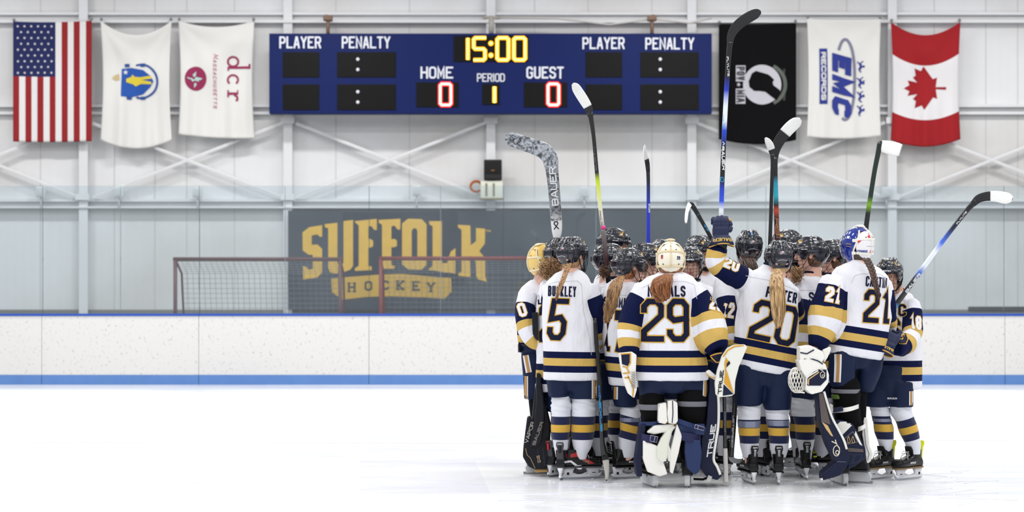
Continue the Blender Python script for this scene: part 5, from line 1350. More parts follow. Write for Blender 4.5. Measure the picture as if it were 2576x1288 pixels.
# ------------------------------------------------------------------ the cast, left to right; back-of-ring players first
# hidden middle players
P4 = auto('player facing right on the far side, tallest navy helmet right of the pink-taped stick', 1543, 13.3, 573, -118, hx=1546, hyaw=-112, pitch=-8, face=True, seed=14)
P8 = auto('player whose helmet top just shows behind the cream goalie mask', 1668, 13.45, 602, -150, hyaw=-150, pitch=-10, seed=18)
P11 = auto('player with head bowed behind the raised blue glove arm, helmet left of the glove', 1760, 13.5, 592, -150, hx=1762, hyaw=-142, pitch=-14, face=True, seed=21)
P15 = auto('player whose helmet rises behind the two raised sticks in the middle right', 1984, 13.3, 578, 125, hx=1978, hyaw=110, pitch=-6, seed=25)
P10 = auto('player facing the camera beside the cream goalie mask, face behind a cage', 1742, 13.0, 619, 168, hx=1738, hyaw=172, pitch=-8, face=True, seed=20)
P7 = auto('player in profile facing right, helmet just left of the cream goalie mask', 1622, 12.95, 611, -80, hx=1622, hyaw=-80, pitch=-6, seed=17)
P5 = auto('player behind the lowest part of the pink-taped stick, helmet facing right', 1528, 12.85, 612, -75, hx=1535, hyaw=-78, pitch=-4, seed=15, arm_up=1)
P12 = auto('player with blue ribbon sticker on back of helmet, number 12 sleeve', 1868, 12.72, 577, 6, hx=1884, hyaw=4, helmet=H_RIB, seed=22, wid=1.0, arms=False, legspread=.12)
P17 = auto('player in profile facing left just behind the painted goalie mask', 2100, 12.95, 602, 92, hx=2094, hyaw=86, pitch=-4, face=True, seed=27, skate_p=SK_YEL2)
P14 = auto('player with curly hair close behind the blond ponytail player, right side', 1968, 12.62, 609, 5, hx=2002, hyaw=-8, seed=24, arms=False)

# number 12 arm, seen left of the blond player
def add_arm(p, pts, st=(.2, .55, .65, .75, .85), seed=3, hand=None):
    g = G(); P = [tuple(W(a[0], a[1], a[2]))+(a[3]/S(a[2]),) for a in pts]; P = cr(P, 6)
    V, Fc, T = loft(*[[(Vector(q[:3]), *_fr(Vector(P[min(i+1, len(P)-1)][:3])-Vector(P[max(i-1, 0)][:3]), q[3])) for i, q in enumerate(P)]], n=22, ret_t=True)
    tot = max(T); me = remesh((V, Fc), .010, 2); wrinkle(me, .007, seed=seed); co = coords(me); A = np.array([q[:3] for q in P]); seg = np.linalg.norm(A[1:]-A[:-1], axis=1); cum = np.concatenate([[0], np.cumsum(seg)]); best = np.full(len(co), 9.); bt = np.zeros(len(co))
    for i in range(len(A)-1):
        ab = A[i+1]-A[i]; q = np.clip(((co-A[i])@ab)/(ab@ab+1e-12), 0, 1); d = np.linalg.norm(co-(A[i]+q[:, None]*ab), axis=1); w = d < best; best[w] = d[w]; bt[w] = ((cum[i]+q*seg[i])/cum[-1])[w]
    bt = relax(me, bt, 8)
    set_attr(me, 'g', np.ones(len(co))); set_attr(me, 't', np.interp(bt, [0]+list(st)+[1], [0, .2, .55, .65, .75, .85, 1.])); set_attr(me, 'hz', np.zeros(len(co)))
    tr = BVHTree.FromPolygons([tuple(c) for c in co], [tuple(f.vertices) for f in me.polygons])
    s = mk('sleeve', me, JM, p['jr']); return s, tr
s, tr = add_arm(P12, [(1822, 700, 12.7, 24), (1826, 745, 12.66, 25), (1834, 800, 12.62, 24), (1838, 842, 12.6, 21), (1840, 868, 12.6, 18)], (.3, .74, .84, .92, .99))
P12['st'] = tr; jdec(P12, '12', 1832, 780, 27, 38, 6.2, ang=-8, kind='sleeve', ol=1.4, tgt='st', Y=12.6, par=s)

# P16: back with the single letter S
P16 = person('player facing left with bare neck below the helmet, letter S on the back', 12.5, (2038, 640, 12.5, 78, -4, 0),
    [(1985, 962, 2090, 962), (1990, 900, 2092, 900), (1995, 840, 2092, 840), (1998, 780, 2092, 780), (2000, 730, 2088, 735), (2008, 706, 2078, 712), (2020, 694, 2066, 698), (2026, 686, 2058, 688)],
    [dict(p=[(2012, 722, 12.45, 24), (2012, 775, 12.4, 27), (2014, 825, 12.36, 26), (2014, 860, 12.34, 24), (2016, 885, 12.32, 20)], st=(.24, .62, .73, .86, .97), bias=.1)],
    [leg(12.42, [(1990, 2056, 930), (1992, 2054, 970), (1994, 2052, 1005)], [(1990, 2046, 1000), (1992, 2050, 1040), (2000, 2050, 1070), (2002, 2050, 1100), (2008, 2044, 1130), (2012, 2040, 1155)], (2025, 1188, 0), tape=None, sk=SK_BLK),
     leg(12.85, [(2040, 2100, 930), (2040, 2100, 965), (2042, 2098, 1000)], [(2045, 2095, 995), (2048, 2095, 1040), (2048, 2094, 1075), (2048, 2092, 1100), (2048, 2088, 1130), (2050, 2084, 1150)], (2072, 1188, 80), sk=SK_YEL2)],
    depth=.8, helmet=H_STD, face=True, seed=26, hairm=H_BROWN)
jdec(P16, 'S', 2034, 748, 14, 26, 4.6, ang=-4, kind='name')

# P2: sliver between the gold mask and number 5
P2 = person('player half hidden behind number 5, curly light hair under the helmet at left', 12.62, (1412, 643, 12.75, -50, -3, 0),
    [(1346, 985, 1460, 985), (1349, 930, 1460, 930), (1350, 870, 1460, 870), (1350, 800, 1460, 800), (1353, 745, 1455, 745), (1362, 712, 1448, 716), (1380, 694, 1435, 697), (1395, 686, 1425, 688)],
    [dict(p=[(1440, 730, 12.7, 24), (1460, 790, 12.8, 22), (1465, 840, 12.95, 20)])],
    [leg(12.6, [(1374, 1440, 970), (1374, 1440, 1000), (1376, 1438, 1035)], [(1384, 1438, 1030), (1385, 1438, 1045), (1386, 1438, 1075), (1386, 1436, 1100), (1390, 1432, 1130), (1396, 1424, 1160)], (1398, 1196, -38), sk=SK_RED),
     leg(12.75, [(1420, 1480, 970), (1420, 1480, 1000), (1422, 1478, 1035)], [(1424, 1474, 1030), (1425, 1474, 1045), (1426, 1474, 1075), (1426, 1472, 1100), (1430, 1468, 1130), (1436, 1462, 1160)], (1450, 1190, -40), sk=SK_RED)],
    helmet=H_STD, seed=12)
jdec(P2, 'LEAR', 1377, 752, 50, 25, 4, ang=4, kind='name'); jdec(P2, '2', 1379, 810, 46, 100, 12, kind='number', ol=2.2)

# P1: goalie at far left, gold mask
P1 = person('goalie at the far left with a gold mask and black leg pads', 12.85, (1366, 662, 12.8, -72, 12, 0),
    [(1312, 897, 1385, 900), (1303, 855, 1392, 858), (1300, 800, 1396, 800), (1303, 755, 1398, 755), (1312, 728, 1395, 730), (1328, 712, 1388, 716), (1345, 702, 1375, 706), (1350, 692, 1372, 694)],
    [dict(p=[(1328, 738, 12.74, 24), (1320, 780, 12.7, 23), (1326, 822, 12.66, 25), (1342, 852, 12.64, 24), (1368, 868, 12.64, 18)], st=(.2, .50, .60, .78, .90), bias=.15)],
    [leg(12.78, [(1312, 1372, 868), (1312, 1376, 925), (1318, 1380, 975), (1318, 1380, 1003)], [(1330, 1372, 1000), (1335, 1375, 1030), (1338, 1376, 1070), (1340, 1374, 1100), (1342, 1370, 1130), (1344, 1368, 1160)], (1350, 1184, -75), sk=SK_GOAL, pd=.9)],
    depth=.75, seed=11, helmet=MK_GOLD, hs=.92)
p = P1; pstripe(P1, 1322, 893, 1330, 936, 15, 7, 12.78); pstripe(P1, 1322, 945, 1322, 1003, 12, 6, 12.78)
jdec(P1, '0', 1313, 779, 20, 34, 6.5, ang=18, kind='sleeve', ol=1.6, Y=12.7)
mk('waist_belt', loft([(W(1338, 866, 12.8), X*.105, Yv*.12), (W(1340, 886, 12.8), X*.11, Yv*.125)], 22), PM, P1['o'])

# P3 number 5
P3 = person('player with number 5 on the back and a long light brown braid', 12.4, (1441, 642, 12.42, -38, -2, 0),
    [(1366, 955, 1509, 957), (1368, 900, 1507, 900), (1367, 850, 1502, 850), (1366, 790, 1494, 790), (1368, 742, 1490, 740), (1378, 708, 1482, 706), (1396, 692, 1468, 688), (1415, 680, 1455, 678), (1422, 668, 1450, 667)],
    [dict(p=[(1474, 722, 12.42, 27), (1492, 765, 12.42, 27), (1502, 812, 12.44, 21), (1503, 845, 12.5, 17), (1502, 872, 12.58, 15)], st=(.17, .64, .78, .9, .985), bias=.30),
     dict(p=[(1388, 724, 12.45, 22), (1382, 780, 12.6, 20), (1395, 830, 12.75, 18)])],
    [leg(12.4, [(1374, 1440, 935), (1376, 1436, 970), (1380, 1434, 998)], [(1388, 1436, 990), (1386, 1436, 1020), (1387, 1436, 1045), (1386, 1434, 1080), (1392, 1430, 1115), (1398, 1424, 1150)], (1414, 1203, -12), sk=SK_CCM),
     leg(12.42, [(1430, 1504, 935), (1430, 1505, 970), (1432, 1505, 1002)], [(1436, 1500, 995), (1437, 1500, 1022), (1436, 1498, 1048), (1436, 1496, 1085), (1440, 1490, 1115), (1446, 1480, 1140), (1450, 1474, 1155)], (1444, 1203, -72), sk=SK_CCM)],
    helmet=H_STD, seed=13)
jdec(P3, '5', 1402, 803, 46, 104, 13, ang=-2, slant=.08, kind='number', ol=2.4)
jdec(P3, 'BUCKLEY', 1413, 733, 70, 26, 3.7, ang=-2, kind='name')
pstripe(P3, 1494, 955, 1494, 1003, 14, 6)
b0 = W(1422, 664, 12.28)
mk('braid', braid([W(1432, 664, 12.30), W(1425, 680, 12.25), W(1418, 700, 12.16), W(1408, 724, 12.13), W(1404, 738, 12.12)], .017, .012, 3.4), H_LT, P3['o'])
mk('braid_tuft', strands([tuple(W(1404, 736, 12.12))+(.006,), tuple(W(1401, 748, 12.12))+(.012,), tuple(W(1399, 757, 12.12))+(.004,)], 24, .6, .0022, 5), H_LT, P3['o'])
hn = lambda HM, m, o, r=.086: mk('hair', G().add(ell((0, -.030, -.045), (.078, .072, .062), HM, 20, 12)), m, o)
hn(P3['HM'], H_LT, P3['o']); hn(P2['HM'], H_LT, P2['o'])
mk('curls', curls(W(1384, 680, 12.52), .085, .05, .075, 260, .0024, 6), H_LT, P2['o'])

# P6 number 17
P6 = person('player with number 17 behind the goalie in cream mask, long wavy ponytail', 12.42, (1584, 671, 12.42, -58, -4, 0),
    [(1532, 968, 1628, 975), (1525, 920, 1630, 925), (1519, 860, 1630, 865), (1517, 800, 1625, 800), (1518, 750, 1620, 752), (1524, 722, 1612, 725), (1542, 706, 1600, 710), (1560, 696, 1592, 700), (1566, 688, 1590, 690)],
    [dict(p=[(1530, 735, 12.45, 18), (1528, 790, 12.6, 18), (1535, 830, 12.75, 17)])],
    [leg(12.45, [(1532, 1598, 945), (1538, 1600, 985), (1545, 1604, 1022)], [(1560, 1610, 1018), (1560, 1612, 1048), (1560, 1610, 1075), (1556, 1608, 1100), (1556, 1602, 1125), (1562, 1596, 1150)], (1568, 1206, -68), sk=SK_BLK, tape=(1050, 1060), tilt=.25),
     leg(12.9, [(1580, 1640, 945), (1582, 1640, 985), (1584, 1640, 1018)], [(1590, 1640, 1014), (1590, 1640, 1048), (1592, 1640, 1075), (1592, 1638, 1100), (1596, 1632, 1125), (1600, 1626, 1150)], (1610, 1188, -60), sk=SK_BLK)],
    helmet=H_STD, seed=16)
jdec(P6, '17', 1545, 832, 58, 104, 12, ang=-4, kind='number', ol=2.3)
jdec(P6, 'SCHMIDT', 1556, 761, 78, 25, 3.8, ang=-4, kind='name')
pstripe(P6, 1546, 972, 1546, 1004, 14, 6)
hn(P6['HM'], H_AUB, P6['o'])
mk('ponytail', strands([tuple(W(1563, 694, 12.27))+(.022,), tuple(W(1548, 722, 12.16))+(.046,), tuple(W(1538, 762, 12.12))+(.040,), tuple(W(1530, 795, 12.12))+(.022,), tuple(W(1527, 812, 12.12))+(.006,)], 190, .45, .0032, 8, wav=.016, freq=12, curl=.005, cf=16), H_LT, P6['o'])

# P18 number 21 goalie
P18 = person('goalie with number 21 on the back, painted blue and white mask, dark braid', 12.05, (2158, 622, 12.08, 38, 6, 0),
    [(2084, 886, 2217, 907), (2088, 850, 2230, 866), (2098, 800, 2238, 812), (2104, 760, 2240, 768), (2100, 722, 2240, 728), (2092, 694, 2232, 698), (2106, 674, 2214, 680), (2132, 661, 2192, 665), (2146, 652, 2180, 654)],
    [dict(p=[(2102, 706, 12.04, 33), (2085, 752, 12.0, 38), (2076, 805, 11.98, 43), (2064, 845, 11.95, 32), (2054, 874, 11.93, 22)], st=(.16, .44, .57, .70, .82), bias=.12),
     dict(p=[(2220, 712, 12.1, 21), (2236, 765, 12.12, 16), (2242, 815, 12.2, 14), (2236, 850, 12.3, 13)], st=(.12, .6, .7, .8, .9))],
    [leg(12.05, [(2092, 2160, 880), (2084, 2152, 920), (2086, 2150, 958), (2090, 2150, 972)], [(2096, 2148, 955), (2096, 2152, 985), (2098, 2156, 1020), (2102, 2160, 1060), (2110, 2160, 1120), (2118, 2150, 1160)], (2118, 1212, 8), sk=SK_GOAL),
     leg(12.15, [(2150, 2222, 880), (2152, 2218, 930), (2150, 2205, 965), (2155, 2195, 985)], [(2148, 2185, 965), (2140, 2182, 1000), (2140, 2178, 1040), (2142, 2176, 1080), (2146, 2172, 1130), (2150, 2168, 1165)], (2160, 1208, 62), sk=SK_GOAL)],
    depth=.62, helmet=MK_PAINT, hs=.96, seed=28, sock=False)
jdec(P18, '21', 2199, 771, 70, 82, 12, ang=-4, kind='number', ol=2.4)
jdec(P18, 'CANTIN', 2197, 710, 58, 26, 3.6, ang=-5, kind='name')
jdec(P18, '21', 2089, 742, 36, 38, 8, ang=-12, kind='sleeve', ol=1.8, Y=12.0)
pstripe(P18, 2102, 890, 2100, 960, 16, 7)
hn(P18['HM'], H_DK, P18['o'])
mk('braid', braid([W(2180, 652, 11.9), W(2192, 676, 11.83), W(2200, 705, 11.80), W(2208, 735, 11.8)], .021, .014, 3.2), H_DK, P18['o'])
mk('braid_tuft', strands([tuple(W(2208, 732, 11.8))+(.008,), tuple(W(2210, 742, 11.79))+(.02,), tuple(W(2209, 754, 11.79))+(.006,)], 40, .6, .0025, 9), H_DK, P18['o'])

# P19 captain
P19 = person('captain facing the camera at the right edge with the letter C, sleeve number 18', 12.45, (2237, 694, 12.38, 160, -6, 0),
    [(2186, 978, 2319, 978), (2196, 930, 2319, 930), (2206, 870, 2317, 870), (2212, 815, 2314, 815), (2216, 775, 2312, 778), (2222, 752, 2302, 754), (2232, 738, 2288, 740), (2240, 728, 2272, 730)],
    [dict(p=[(2288, 762, 12.42, 24), (2296, 805, 12.36, 22), (2294, 842, 12.28, 22), (2276, 868, 12.18, 23), (2256, 876, 12.1, 19)], st=(.12, .44, .54, .70, .82), bias=.12)],
    [leg(12.45, [(2178, 2236, 960), (2172, 2236, 990), (2172, 2234, 1022)], [(2190, 2236, 1015), (2190, 2238, 1035), (2196, 2242, 1058), (2200, 2248, 1085), (2210, 2246, 1115), (2214, 2240, 1140)], (2228, 1202, 130), sk=SK_YEL, tape=(1052, 1060)),
     leg(12.42, [(2230, 2296, 960), (2232, 2296, 990), (2234, 2296, 1022)], [(2236, 2288, 1015), (2240, 2295, 1040), (2254, 2304, 1062), (2264, 2312, 1090), (2276, 2316, 1115), (2282, 2314, 1142)], (2298, 1204, 128), sk=SK_YEL, tilt=-.3)],
    depth=.62, helmet=H_PLAIN, face=True, skinm=skin_b, seed=29)
jdec(P19, '18', 2299, 811, 28, 34, 6.6, ang=-10, kind='sleeve', ol=1.6, Y=12.35)
jdec(P19, 'C', 2262, 780, 18, 30, 5.5, ang=-2, kind='number', ol=1.6)
jdec(P19, '6', 2243, 830, 28, 60, 9, ang=-2, kind='number', ol=2.2)
pstripe(P19, 2283, 982, 2283, 1024, 13, 6)
k = 12.3/F; V, Fc = decal_geo([[(q[0]*k, q[1]*k) for q in f] for f in text('BAUER', 22, 4.5, 1.1)], W(2247, 1003, 12.3), X, Z, P19['pt'], .004, .9, .01)
mk('pants_lettering', (V, Fc), stk_w, P19['pn'])
glove(P19, W(2243, 846, 12.06), W(2262, 800, 12.1)-W(2243, 846, 12.06), (-.3, -1, -.2), GL_R)

# P13 number 20
P13 = person('player with number 20 and arm raised high, long straight blond ponytail', 12.1, (1958, 652, 12.12, 3, -2, 0),
    [(1846, 920, 1997, 950), (1846, 880, 2003, 902), (1850, 830, 2006, 848), (1856, 780, 2006, 792), (1862, 738, 2004, 752), (1868, 708, 2000, 724), (1884, 688, 1984, 706), (1912, 675, 1962, 688), (1924, 664, 1952, 670)],
    [dict(p=[(1884, 712, 12.1, 27), (1860, 698, 12.08, 31), (1830, 682, 12.05, 31), (1804, 664, 12.03, 25), (1802, 645, 12.03, 25), (1808, 622, 12.03, 22)], st=(.17, .60, .70, .79, .90), bias=.12),
     dict(p=[(1984, 732, 12.14, 24), (2000, 780, 12.3, 22), (2005, 830, 12.45, 20)])],
    [leg(12.1, [(1846, 1922, 915), (1848, 1922, 960), (1847, 1918, 1000), (1848, 1914, 1020)], [(1856, 1914, 1015), (1855, 1913, 1045), (1857, 1911, 1070), (1859, 1911, 1095), (1862, 1909, 1120), (1868, 1904, 1150)], (1889, 1212, 10), sk=SK_BLK, tape=(1058, 1074)),
     leg(12.1, [(1920, 1996, 930), (1920, 1994, 965), (1920, 1990, 1005), (1922, 1990, 1030)], [(1924, 1986, 1020), (1925, 1984, 1045), (1931, 1986, 1070), (1934, 1985, 1095), (1936, 1984, 1120), (1942, 1976, 1150)], (1957, 1212, -4), sk=SK_BLK, tape=(1056, 1070))],
    helmet=H_STD, seed=23)
jdec(P13, '20', 1942, 812, 118, 100, 13.5, ang=-12, slant=0, kind='number', ol=2.6, gap=9)
jdec(P13, 'POTTER', 1961, 742, 82, 27, 4.6, ang=-12, kind='name')
jdec(P13, '20', 1838, 665, 40, 28, 6.5, ang=-22, kind='sleeve', ol=1.6, Y=12.04)
hn(P13['HM'], H_BLOND, P13['o'])
mk('ponytail', strands([tuple(W(1957, 676, 11.95))+(.022,), tuple(W(1954, 700, 11.86))+(.044,), tuple(W(1956, 740, 11.82))+(.054,), tuple(W(1958, 780, 11.82))+(.046,), tuple(W(1958, 806, 11.82))+(.030,), tuple(W(1958, 826, 11.82))+(.010,)], 190, .4, .0042, 10, wav=.008, freq=6), H_BLOND, P13['o'])
glove(P13, W(1814, 567, 12.0), (-.02, 0, 1), (.1, -1, .05), GL_UP, (1.2, 1.1, .95))
mk('elbow_pad', tube([W(1808, 626, 12.03), W(1814, 600, 12.03)], [.055, .05], 16), black_m, P13['o'])
mk('curls', curls(W(2004, 694, 12.38), .045, .04, .05, 130, .0022, 16), H_LT, P14['o'])
mk('hair', strands([tuple(W(1880, 650, 12.6))+(.06,), tuple(W(1884, 668, 12.55))+(.065,), tuple(W(1890, 690, 12.52))+(.05,)], 120, .5, .004, 17, wav=.008), H_DK, P12['o'])
mk('bun', curls(W(1518, 684, 12.68), .03, .03, .035, 60, .003, 18, .05), H_BROWN, P5['o'])

# P9 number 29 goalie, nearest
P9 = person('goalie nearest the camera with number 29, cream mask and auburn ponytail', 11.9, (1687, 658, 11.92, -4, -2, 0),
    [(1596, 956, 1783, 956), (1601, 905, 1778, 905), (1606, 860, 1764, 862), (1606, 800, 1752, 800), (1604, 752, 1755, 752), (1606, 722, 1757, 722), (1622, 702, 1744, 700), (1648, 692, 1722, 690), (1668, 684, 1706, 682)],
    [dict(p=[(1625, 728, 11.92, 31), (1598, 775, 11.9, 29), (1583, 825, 11.88, 28), (1580, 862, 11.86, 26), (1582, 892, 11.84, 20)], st=(.15, .58, .66, .77, .88), bias=.12),
     dict(p=[(1738, 728, 11.92, 32), (1765, 765, 11.9, 34), (1782, 812, 11.86, 41), (1793, 850, 11.82, 39), (1808, 882, 11.78, 24)], st=(.14, .48, .59, .71, .85), bias=.12)],
    [leg(11.92, [(1604, 1684, 940), (1606, 1680, 975), (1608, 1664, 1000)], [(1624, 1664, 990), (1616, 1676, 1015), (1618, 1672, 1050), (1622, 1668, 1100), (1626, 1660, 1150), (1628, 1652, 1180)], (1640, 1226, 14), sk=SK_GOAL, pd=.95),
     leg(11.92, [(1700, 1778, 940), (1702, 1780, 975), (1712, 1780, 1000)], [(1712, 1768, 990), (1706, 1772, 1015), (1706, 1770, 1050), (1710, 1764, 1100), (1712, 1750, 1150), (1716, 1744, 1180)], (1730, 1230, -8), sk=SK_GOAL, pd=.95)],
    depth=.6, helmet=MK_CREAM, hs=.96, seed=19, sock=False)
jdec(P9, '29', 1670, 805, 119, 107, 14, kind='number', ol=2.8, gap=8)
jdec(P9, 'NICHALS', 1673, 733, 94, 27, 4.6, kind='name')
jdec(P9, '29', 1800, 763, 34, 36, 7, ang=-14, kind='sleeve', ol=1.8, Y=11.9)
pstripe(P9, 1773, 957, 1771, 1006, 13, 6)
hn(P9['HM'], H_AUB, P9['o'])
mk('ponytail', strands([tuple(W(1684, 690, 11.76))+(.028,), tuple(W(1668, 702, 11.68))+(.058,), tuple(W(1662, 726, 11.65))+(.066,), tuple(W(1666, 746, 11.65))+(.046,), tuple(W(1664, 760, 11.65))+(.014,)], 260, .5, .0038, 12, wav=.018, freq=7, curl=.006, cf=9), H_AUB, P9['o'])

seam_m = mat('seam_grey', (196, 197, 207), .8)
for p, Q in ((P3, [[(1376, 716), (1400, 709), (1452, 707), (1462, 716), (1466, 780), (1482, 850), (1486, 892)]]), (P9, [[(1614, 724), (1640, 710), (1718, 708), (1744, 716), (1750, 752)]]), (P13, [[(1870, 694), (1900, 700), (1930, 706), (1996, 728), (2008, 744)]]),
             (P18, [[(2134, 712), (2142, 694), (2160, 689), (2206, 690), (2226, 700)]]), (P16, [[(2000, 730), (2080, 732)]]), (P6, [[(1522, 741), (1600, 744)]]), (P19, [[(2240, 760), (2262, 745), (2270, 760)]])):
    for q in Q:
        k = p['Y']/F; c = q[0]; V, Fc = decal_geo([[(a[0]*k, a[1]*k) for a in f] for f in stroke([(x-c[0], c[1]-y) for x, y in q], 1.3)], W(c[0], c[1], p['Y']), X, Z, p['jt'], .0015, .9, .016, lim=.1)
        if V: mk('yoke_seam', (V, Fc), seam_m, p['jr'])
# ------------------------------------------------------------------ goalie equipment
pad_navy = mat('pad_navy', (10, 19, 50), .5, bump=.3, bscale=90, spec=.3); pad_navy2 = mat('pad_navy_bright', (12, 38, 86), .6, bump=.3, bscale=200)
pad_white = mat('pad_white', (234, 232, 226), .45, bump=.3, bscale=30); pad_cream = mat('pad_cream', (220, 222, 208), .5, bump=.3, bscale=30)
pad_black = mat('pad_black', (10, 12, 24), .45, spec=.3, bump=.2, bscale=80); brown = mat('pad_brown', (88, 78, 74), .6); pgold = mat('pad_gold', (206, 152, 40), .5); web = mat('strap_navy', (26, 28, 72), .8, bump=.4, bscale=300)
fab_black = mat('fabric_black', (6, 6, 8), .85, bump=.3, bscale=90, spec=.15); fab_grey = mat('fabric_grey', (112, 112, 120), .8)
def pp(pts, Y): return [(W(x, y, Y).x, W(x, y, Y).z) for x, y in pts]
def plate(name, pts, Y, th, m, parent, bev=.006, smooth=True, **k):
    V, Fc = prism(pp(pts, Y), Vector((0, Y, 0)), X, Z, th)
    bm = bmesh.new(); vs = [bm.verts.new(v) for v in V]
    for f in Fc: bm.faces.new([vs[i] for i in f])
    if bev: bmesh.ops.bevel(bm, geom=bm.edges[:], offset=bev, segments=2, affect='EDGES', profile=.6, clamp_overlap=True)
    bmesh.ops.recalc_face_normals(bm, faces=bm.faces); bm.verts.index_update(); V = [v.co.copy() for v in bm.verts]; Fc = [tuple(v.index for v in f.verts) for f in bm.faces]; bm.free()
    return mk(name, (V, Fc), m, parent, smooth=smooth, sharp=35, **k)
def puff(name, pts, Y, th, m, parent, vox=.006, sm=4, taper=None, **k):
    if name in ('calf_wrap', 'calf_roll'):
        cx = sum(p[0] for p in pts)/len(pts); cy = sum(p[1] for p in pts)/len(pts); pts = [(p[0]+math.copysign(2.2, p[0]-cx), p[1]+math.copysign(1.6, p[1]-cy)) for p in pts]; th = th*1.25
    me = remesh(prism(pp(pts, Y), Vector((0, Y, 0)), X, Z, th), vox, min(sm, 4), .5)
    t = bvh(me); o = mk(name, me, m, parent, **k); return o, t
def on(name, polys_px, Y, tree, m, parent, off=.003, grid=.012, pts=True):
    """outline(s) in the photo's pixels laid on a surface"""
    O = Vector((0, Y, 0)); V, Fc = decal_geo([pp(q, Y) for q in polys_px], O, X, Z, tree, off, .9, grid, lim=.12)
    if V: return mk(name, (V, Fc), m, parent)
def ontext(name, s, cx, cy, w, h, sw, ang, Y, tree, m, parent, off=.003, slant=0, ol=0):
    k = Y/F; a = math.radians(ang); xd = Vector((math.cos(a), 0, math.sin(a))); yd = Vector((-math.sin(a), 0, math.cos(a)))
    V, Fc = decal_geo([[(q[0]*k, q[1]*k) for q in f] for f in text(s, w, h, sw, slant=slant, ol=ol)], W(cx, cy, Y), xd, yd, tree, off, .9, .012, lim=.15)
    if V: return mk(name, (V, Fc), m, parent)
def band(name, x0, y0, x1, y1, h, Y, bulge, m, parent, th=.004):
    """strap passing round the near side of a leg"""
    P = []; A, B = W(x0, y0, Y), W(x1, y1, Y)
    for f in np.linspace(0, 1, 13): P.append(A.lerp(B, f)-Yv*bulge*math.sin(math.pi*f))
    hh = h/2/S(Y); secs = [(p, Z*hh, Yv*th) for p in P]; V, Fc = loft(secs, 10, e=5); return mk(name, (V, Fc), m, parent)
def rows_loft(name, rows, Y, m, parent, d=1.1, vox=None):
    ps = [tuple((W(a, y, Y)+W(b_, y, Y))/2)+((W(b_, y, Y)-W(a, y, Y)).length/2,) for a, b_, y in rows]; ps = cr(ps, 4)
    V, Fc = loft([(Vector(q[:3]), X*q[3], Yv*q[3]*d) for q in ps], 24, e=2.3); return mk(name, (V, Fc), m, parent), BVHTree.FromPolygons(V, Fc)
def knob(name, px, py, Y, r, m, parent): return mk(name, ell(W(px, py, Y), (r, r*.6, r), n=12, m=8), m, parent)

# ---- number 29
o = P9['o']; Yk = 11.92
rows_loft('leggings', [(1609, 1668, 985), (1607, 1672, 1010), (1610, 1672, 1035), (1620, 1668, 1065), (1622, 1664, 1110), (1624, 1656, 1150), (1628, 1652, 1185)], Yk, fab_black, o)
rows_loft('leggings', [(1704, 1776, 980), (1703, 1777, 1010), (1705, 1776, 1040), (1706, 1770, 1070), (1708, 1764, 1110), (1712, 1752, 1150), (1716, 1744, 1185)], Yk, fab_black, o)
rows_loft('knee_band', [(1606, 1673, 1016), (1606, 1673, 1022), (1608, 1673, 1030)], Yk, fab_grey, o, 1.15); rows_loft('knee_band', [(1702, 1778, 1008), (1702, 1778, 1014), (1704, 1778, 1021)], Yk, fab_grey, o, 1.15)
for pts, nm in (([(1655, 1016), (1675, 1012), (1678, 1060), (1672, 1066), (1654, 1062)], 0), ([(1679, 1008), (1692, 1006), (1703, 1012), (1704, 1058), (1698, 1066), (1680, 1064), (1677, 1040)], 1)):
    a_, t_ = puff('knee_stack', pts, 11.80, .09, pad_white, o, .005, 4)
    on('knee_stack_piping', stroke([(p[0], p[1]) for p in ([(1658, 1018), (1656, 1040), (1657, 1061)] if nm == 0 else [(1692, 1008), (1693, 1040), (1691, 1064)])], 2.2), 11.75, t_, n_navy, a_)
Yw = 11.80
legp = puff('leg_pad', [(1609, 1064), (1622, 1066), (1618, 1110), (1611, 1150), (1613, 1196), (1599, 1196), (1595, 1160), (1602, 1110)], 11.90, .20, pad_navy, o, .007, 5)[0]
calf = puff('calf_wrap', [(1619, 1108), (1650, 1122), (1655, 1140), (1668, 1166), (1676, 1190), (1656, 1196), (1630, 1184), (1619, 1156)], Yw, .07, pad_white, legp)[0]
puff('calf_wrap', [(1627, 1086), (1648, 1071), (1694, 1067), (1684, 1086), (1664, 1086), (1646, 1091)], Yw+.01, .06, pad_white, legp)
puff('calf_roll', [(1695, 1071), (1686, 1084), (1678, 1116), (1675, 1152), (1668, 1163), (1655, 1150), (1653, 1125), (1664, 1104), (1676, 1084)], Yw-.03, .055, pad_cream, legp)
band('leg_strap', 1608, 1066, 1667, 1062, 10, 11.86, .07, pad_navy2, legp)
band('leg_strap', 1605, 1097, 1650, 1104, 19, 11.85, .10, web, legp)
on_ = plate('strap_label', [(1636, 1094), (1656, 1098), (1653, 1115), (1634, 1110)], 11.755, .006, web, legp, .002)
bigp, bt2 = puff('leg_pad', [(1781, 950), (1802, 950), (1808, 1000), (1808, 1066), (1795, 1154), (1812, 1194), (1800, 1204), (1776, 1198), (1756, 1170), (1760, 1100), (1772, 1064), (1777, 1005)], 11.96, .22, pad_navy, o, .007, 5)
mk('white_edge', tube(cr([W(x, y, 11.845) for x, y in ((1806, 985), (1808, 1020), (1807, 1068), (1800, 1115), (1795, 1155), (1804, 1174), (1812, 1194))], 4), .0095, 8), pad_white, bigp)
ontext('pad_lettering', 'TRUE', 1789, 1108, 82, 13, 3.2, 82, 11.86, bt2, stk_w, bigp, .003, slant=-.3)
puff('calf_wrap', [(1725, 1104), (1758, 1108), (1762, 1140), (1757, 1182), (1744, 1192), (1730, 1176), (1724, 1140)], Yw, .07, pad_navy2, bigp)
puff('calf_roll', [(1698, 1072), (1688, 1086), (1684, 1116), (1688, 1140), (1690, 1160), (1682, 1158), (1675, 1128), (1677, 1092), (1688, 1076)], Yw, .06, pad_white, bigp)
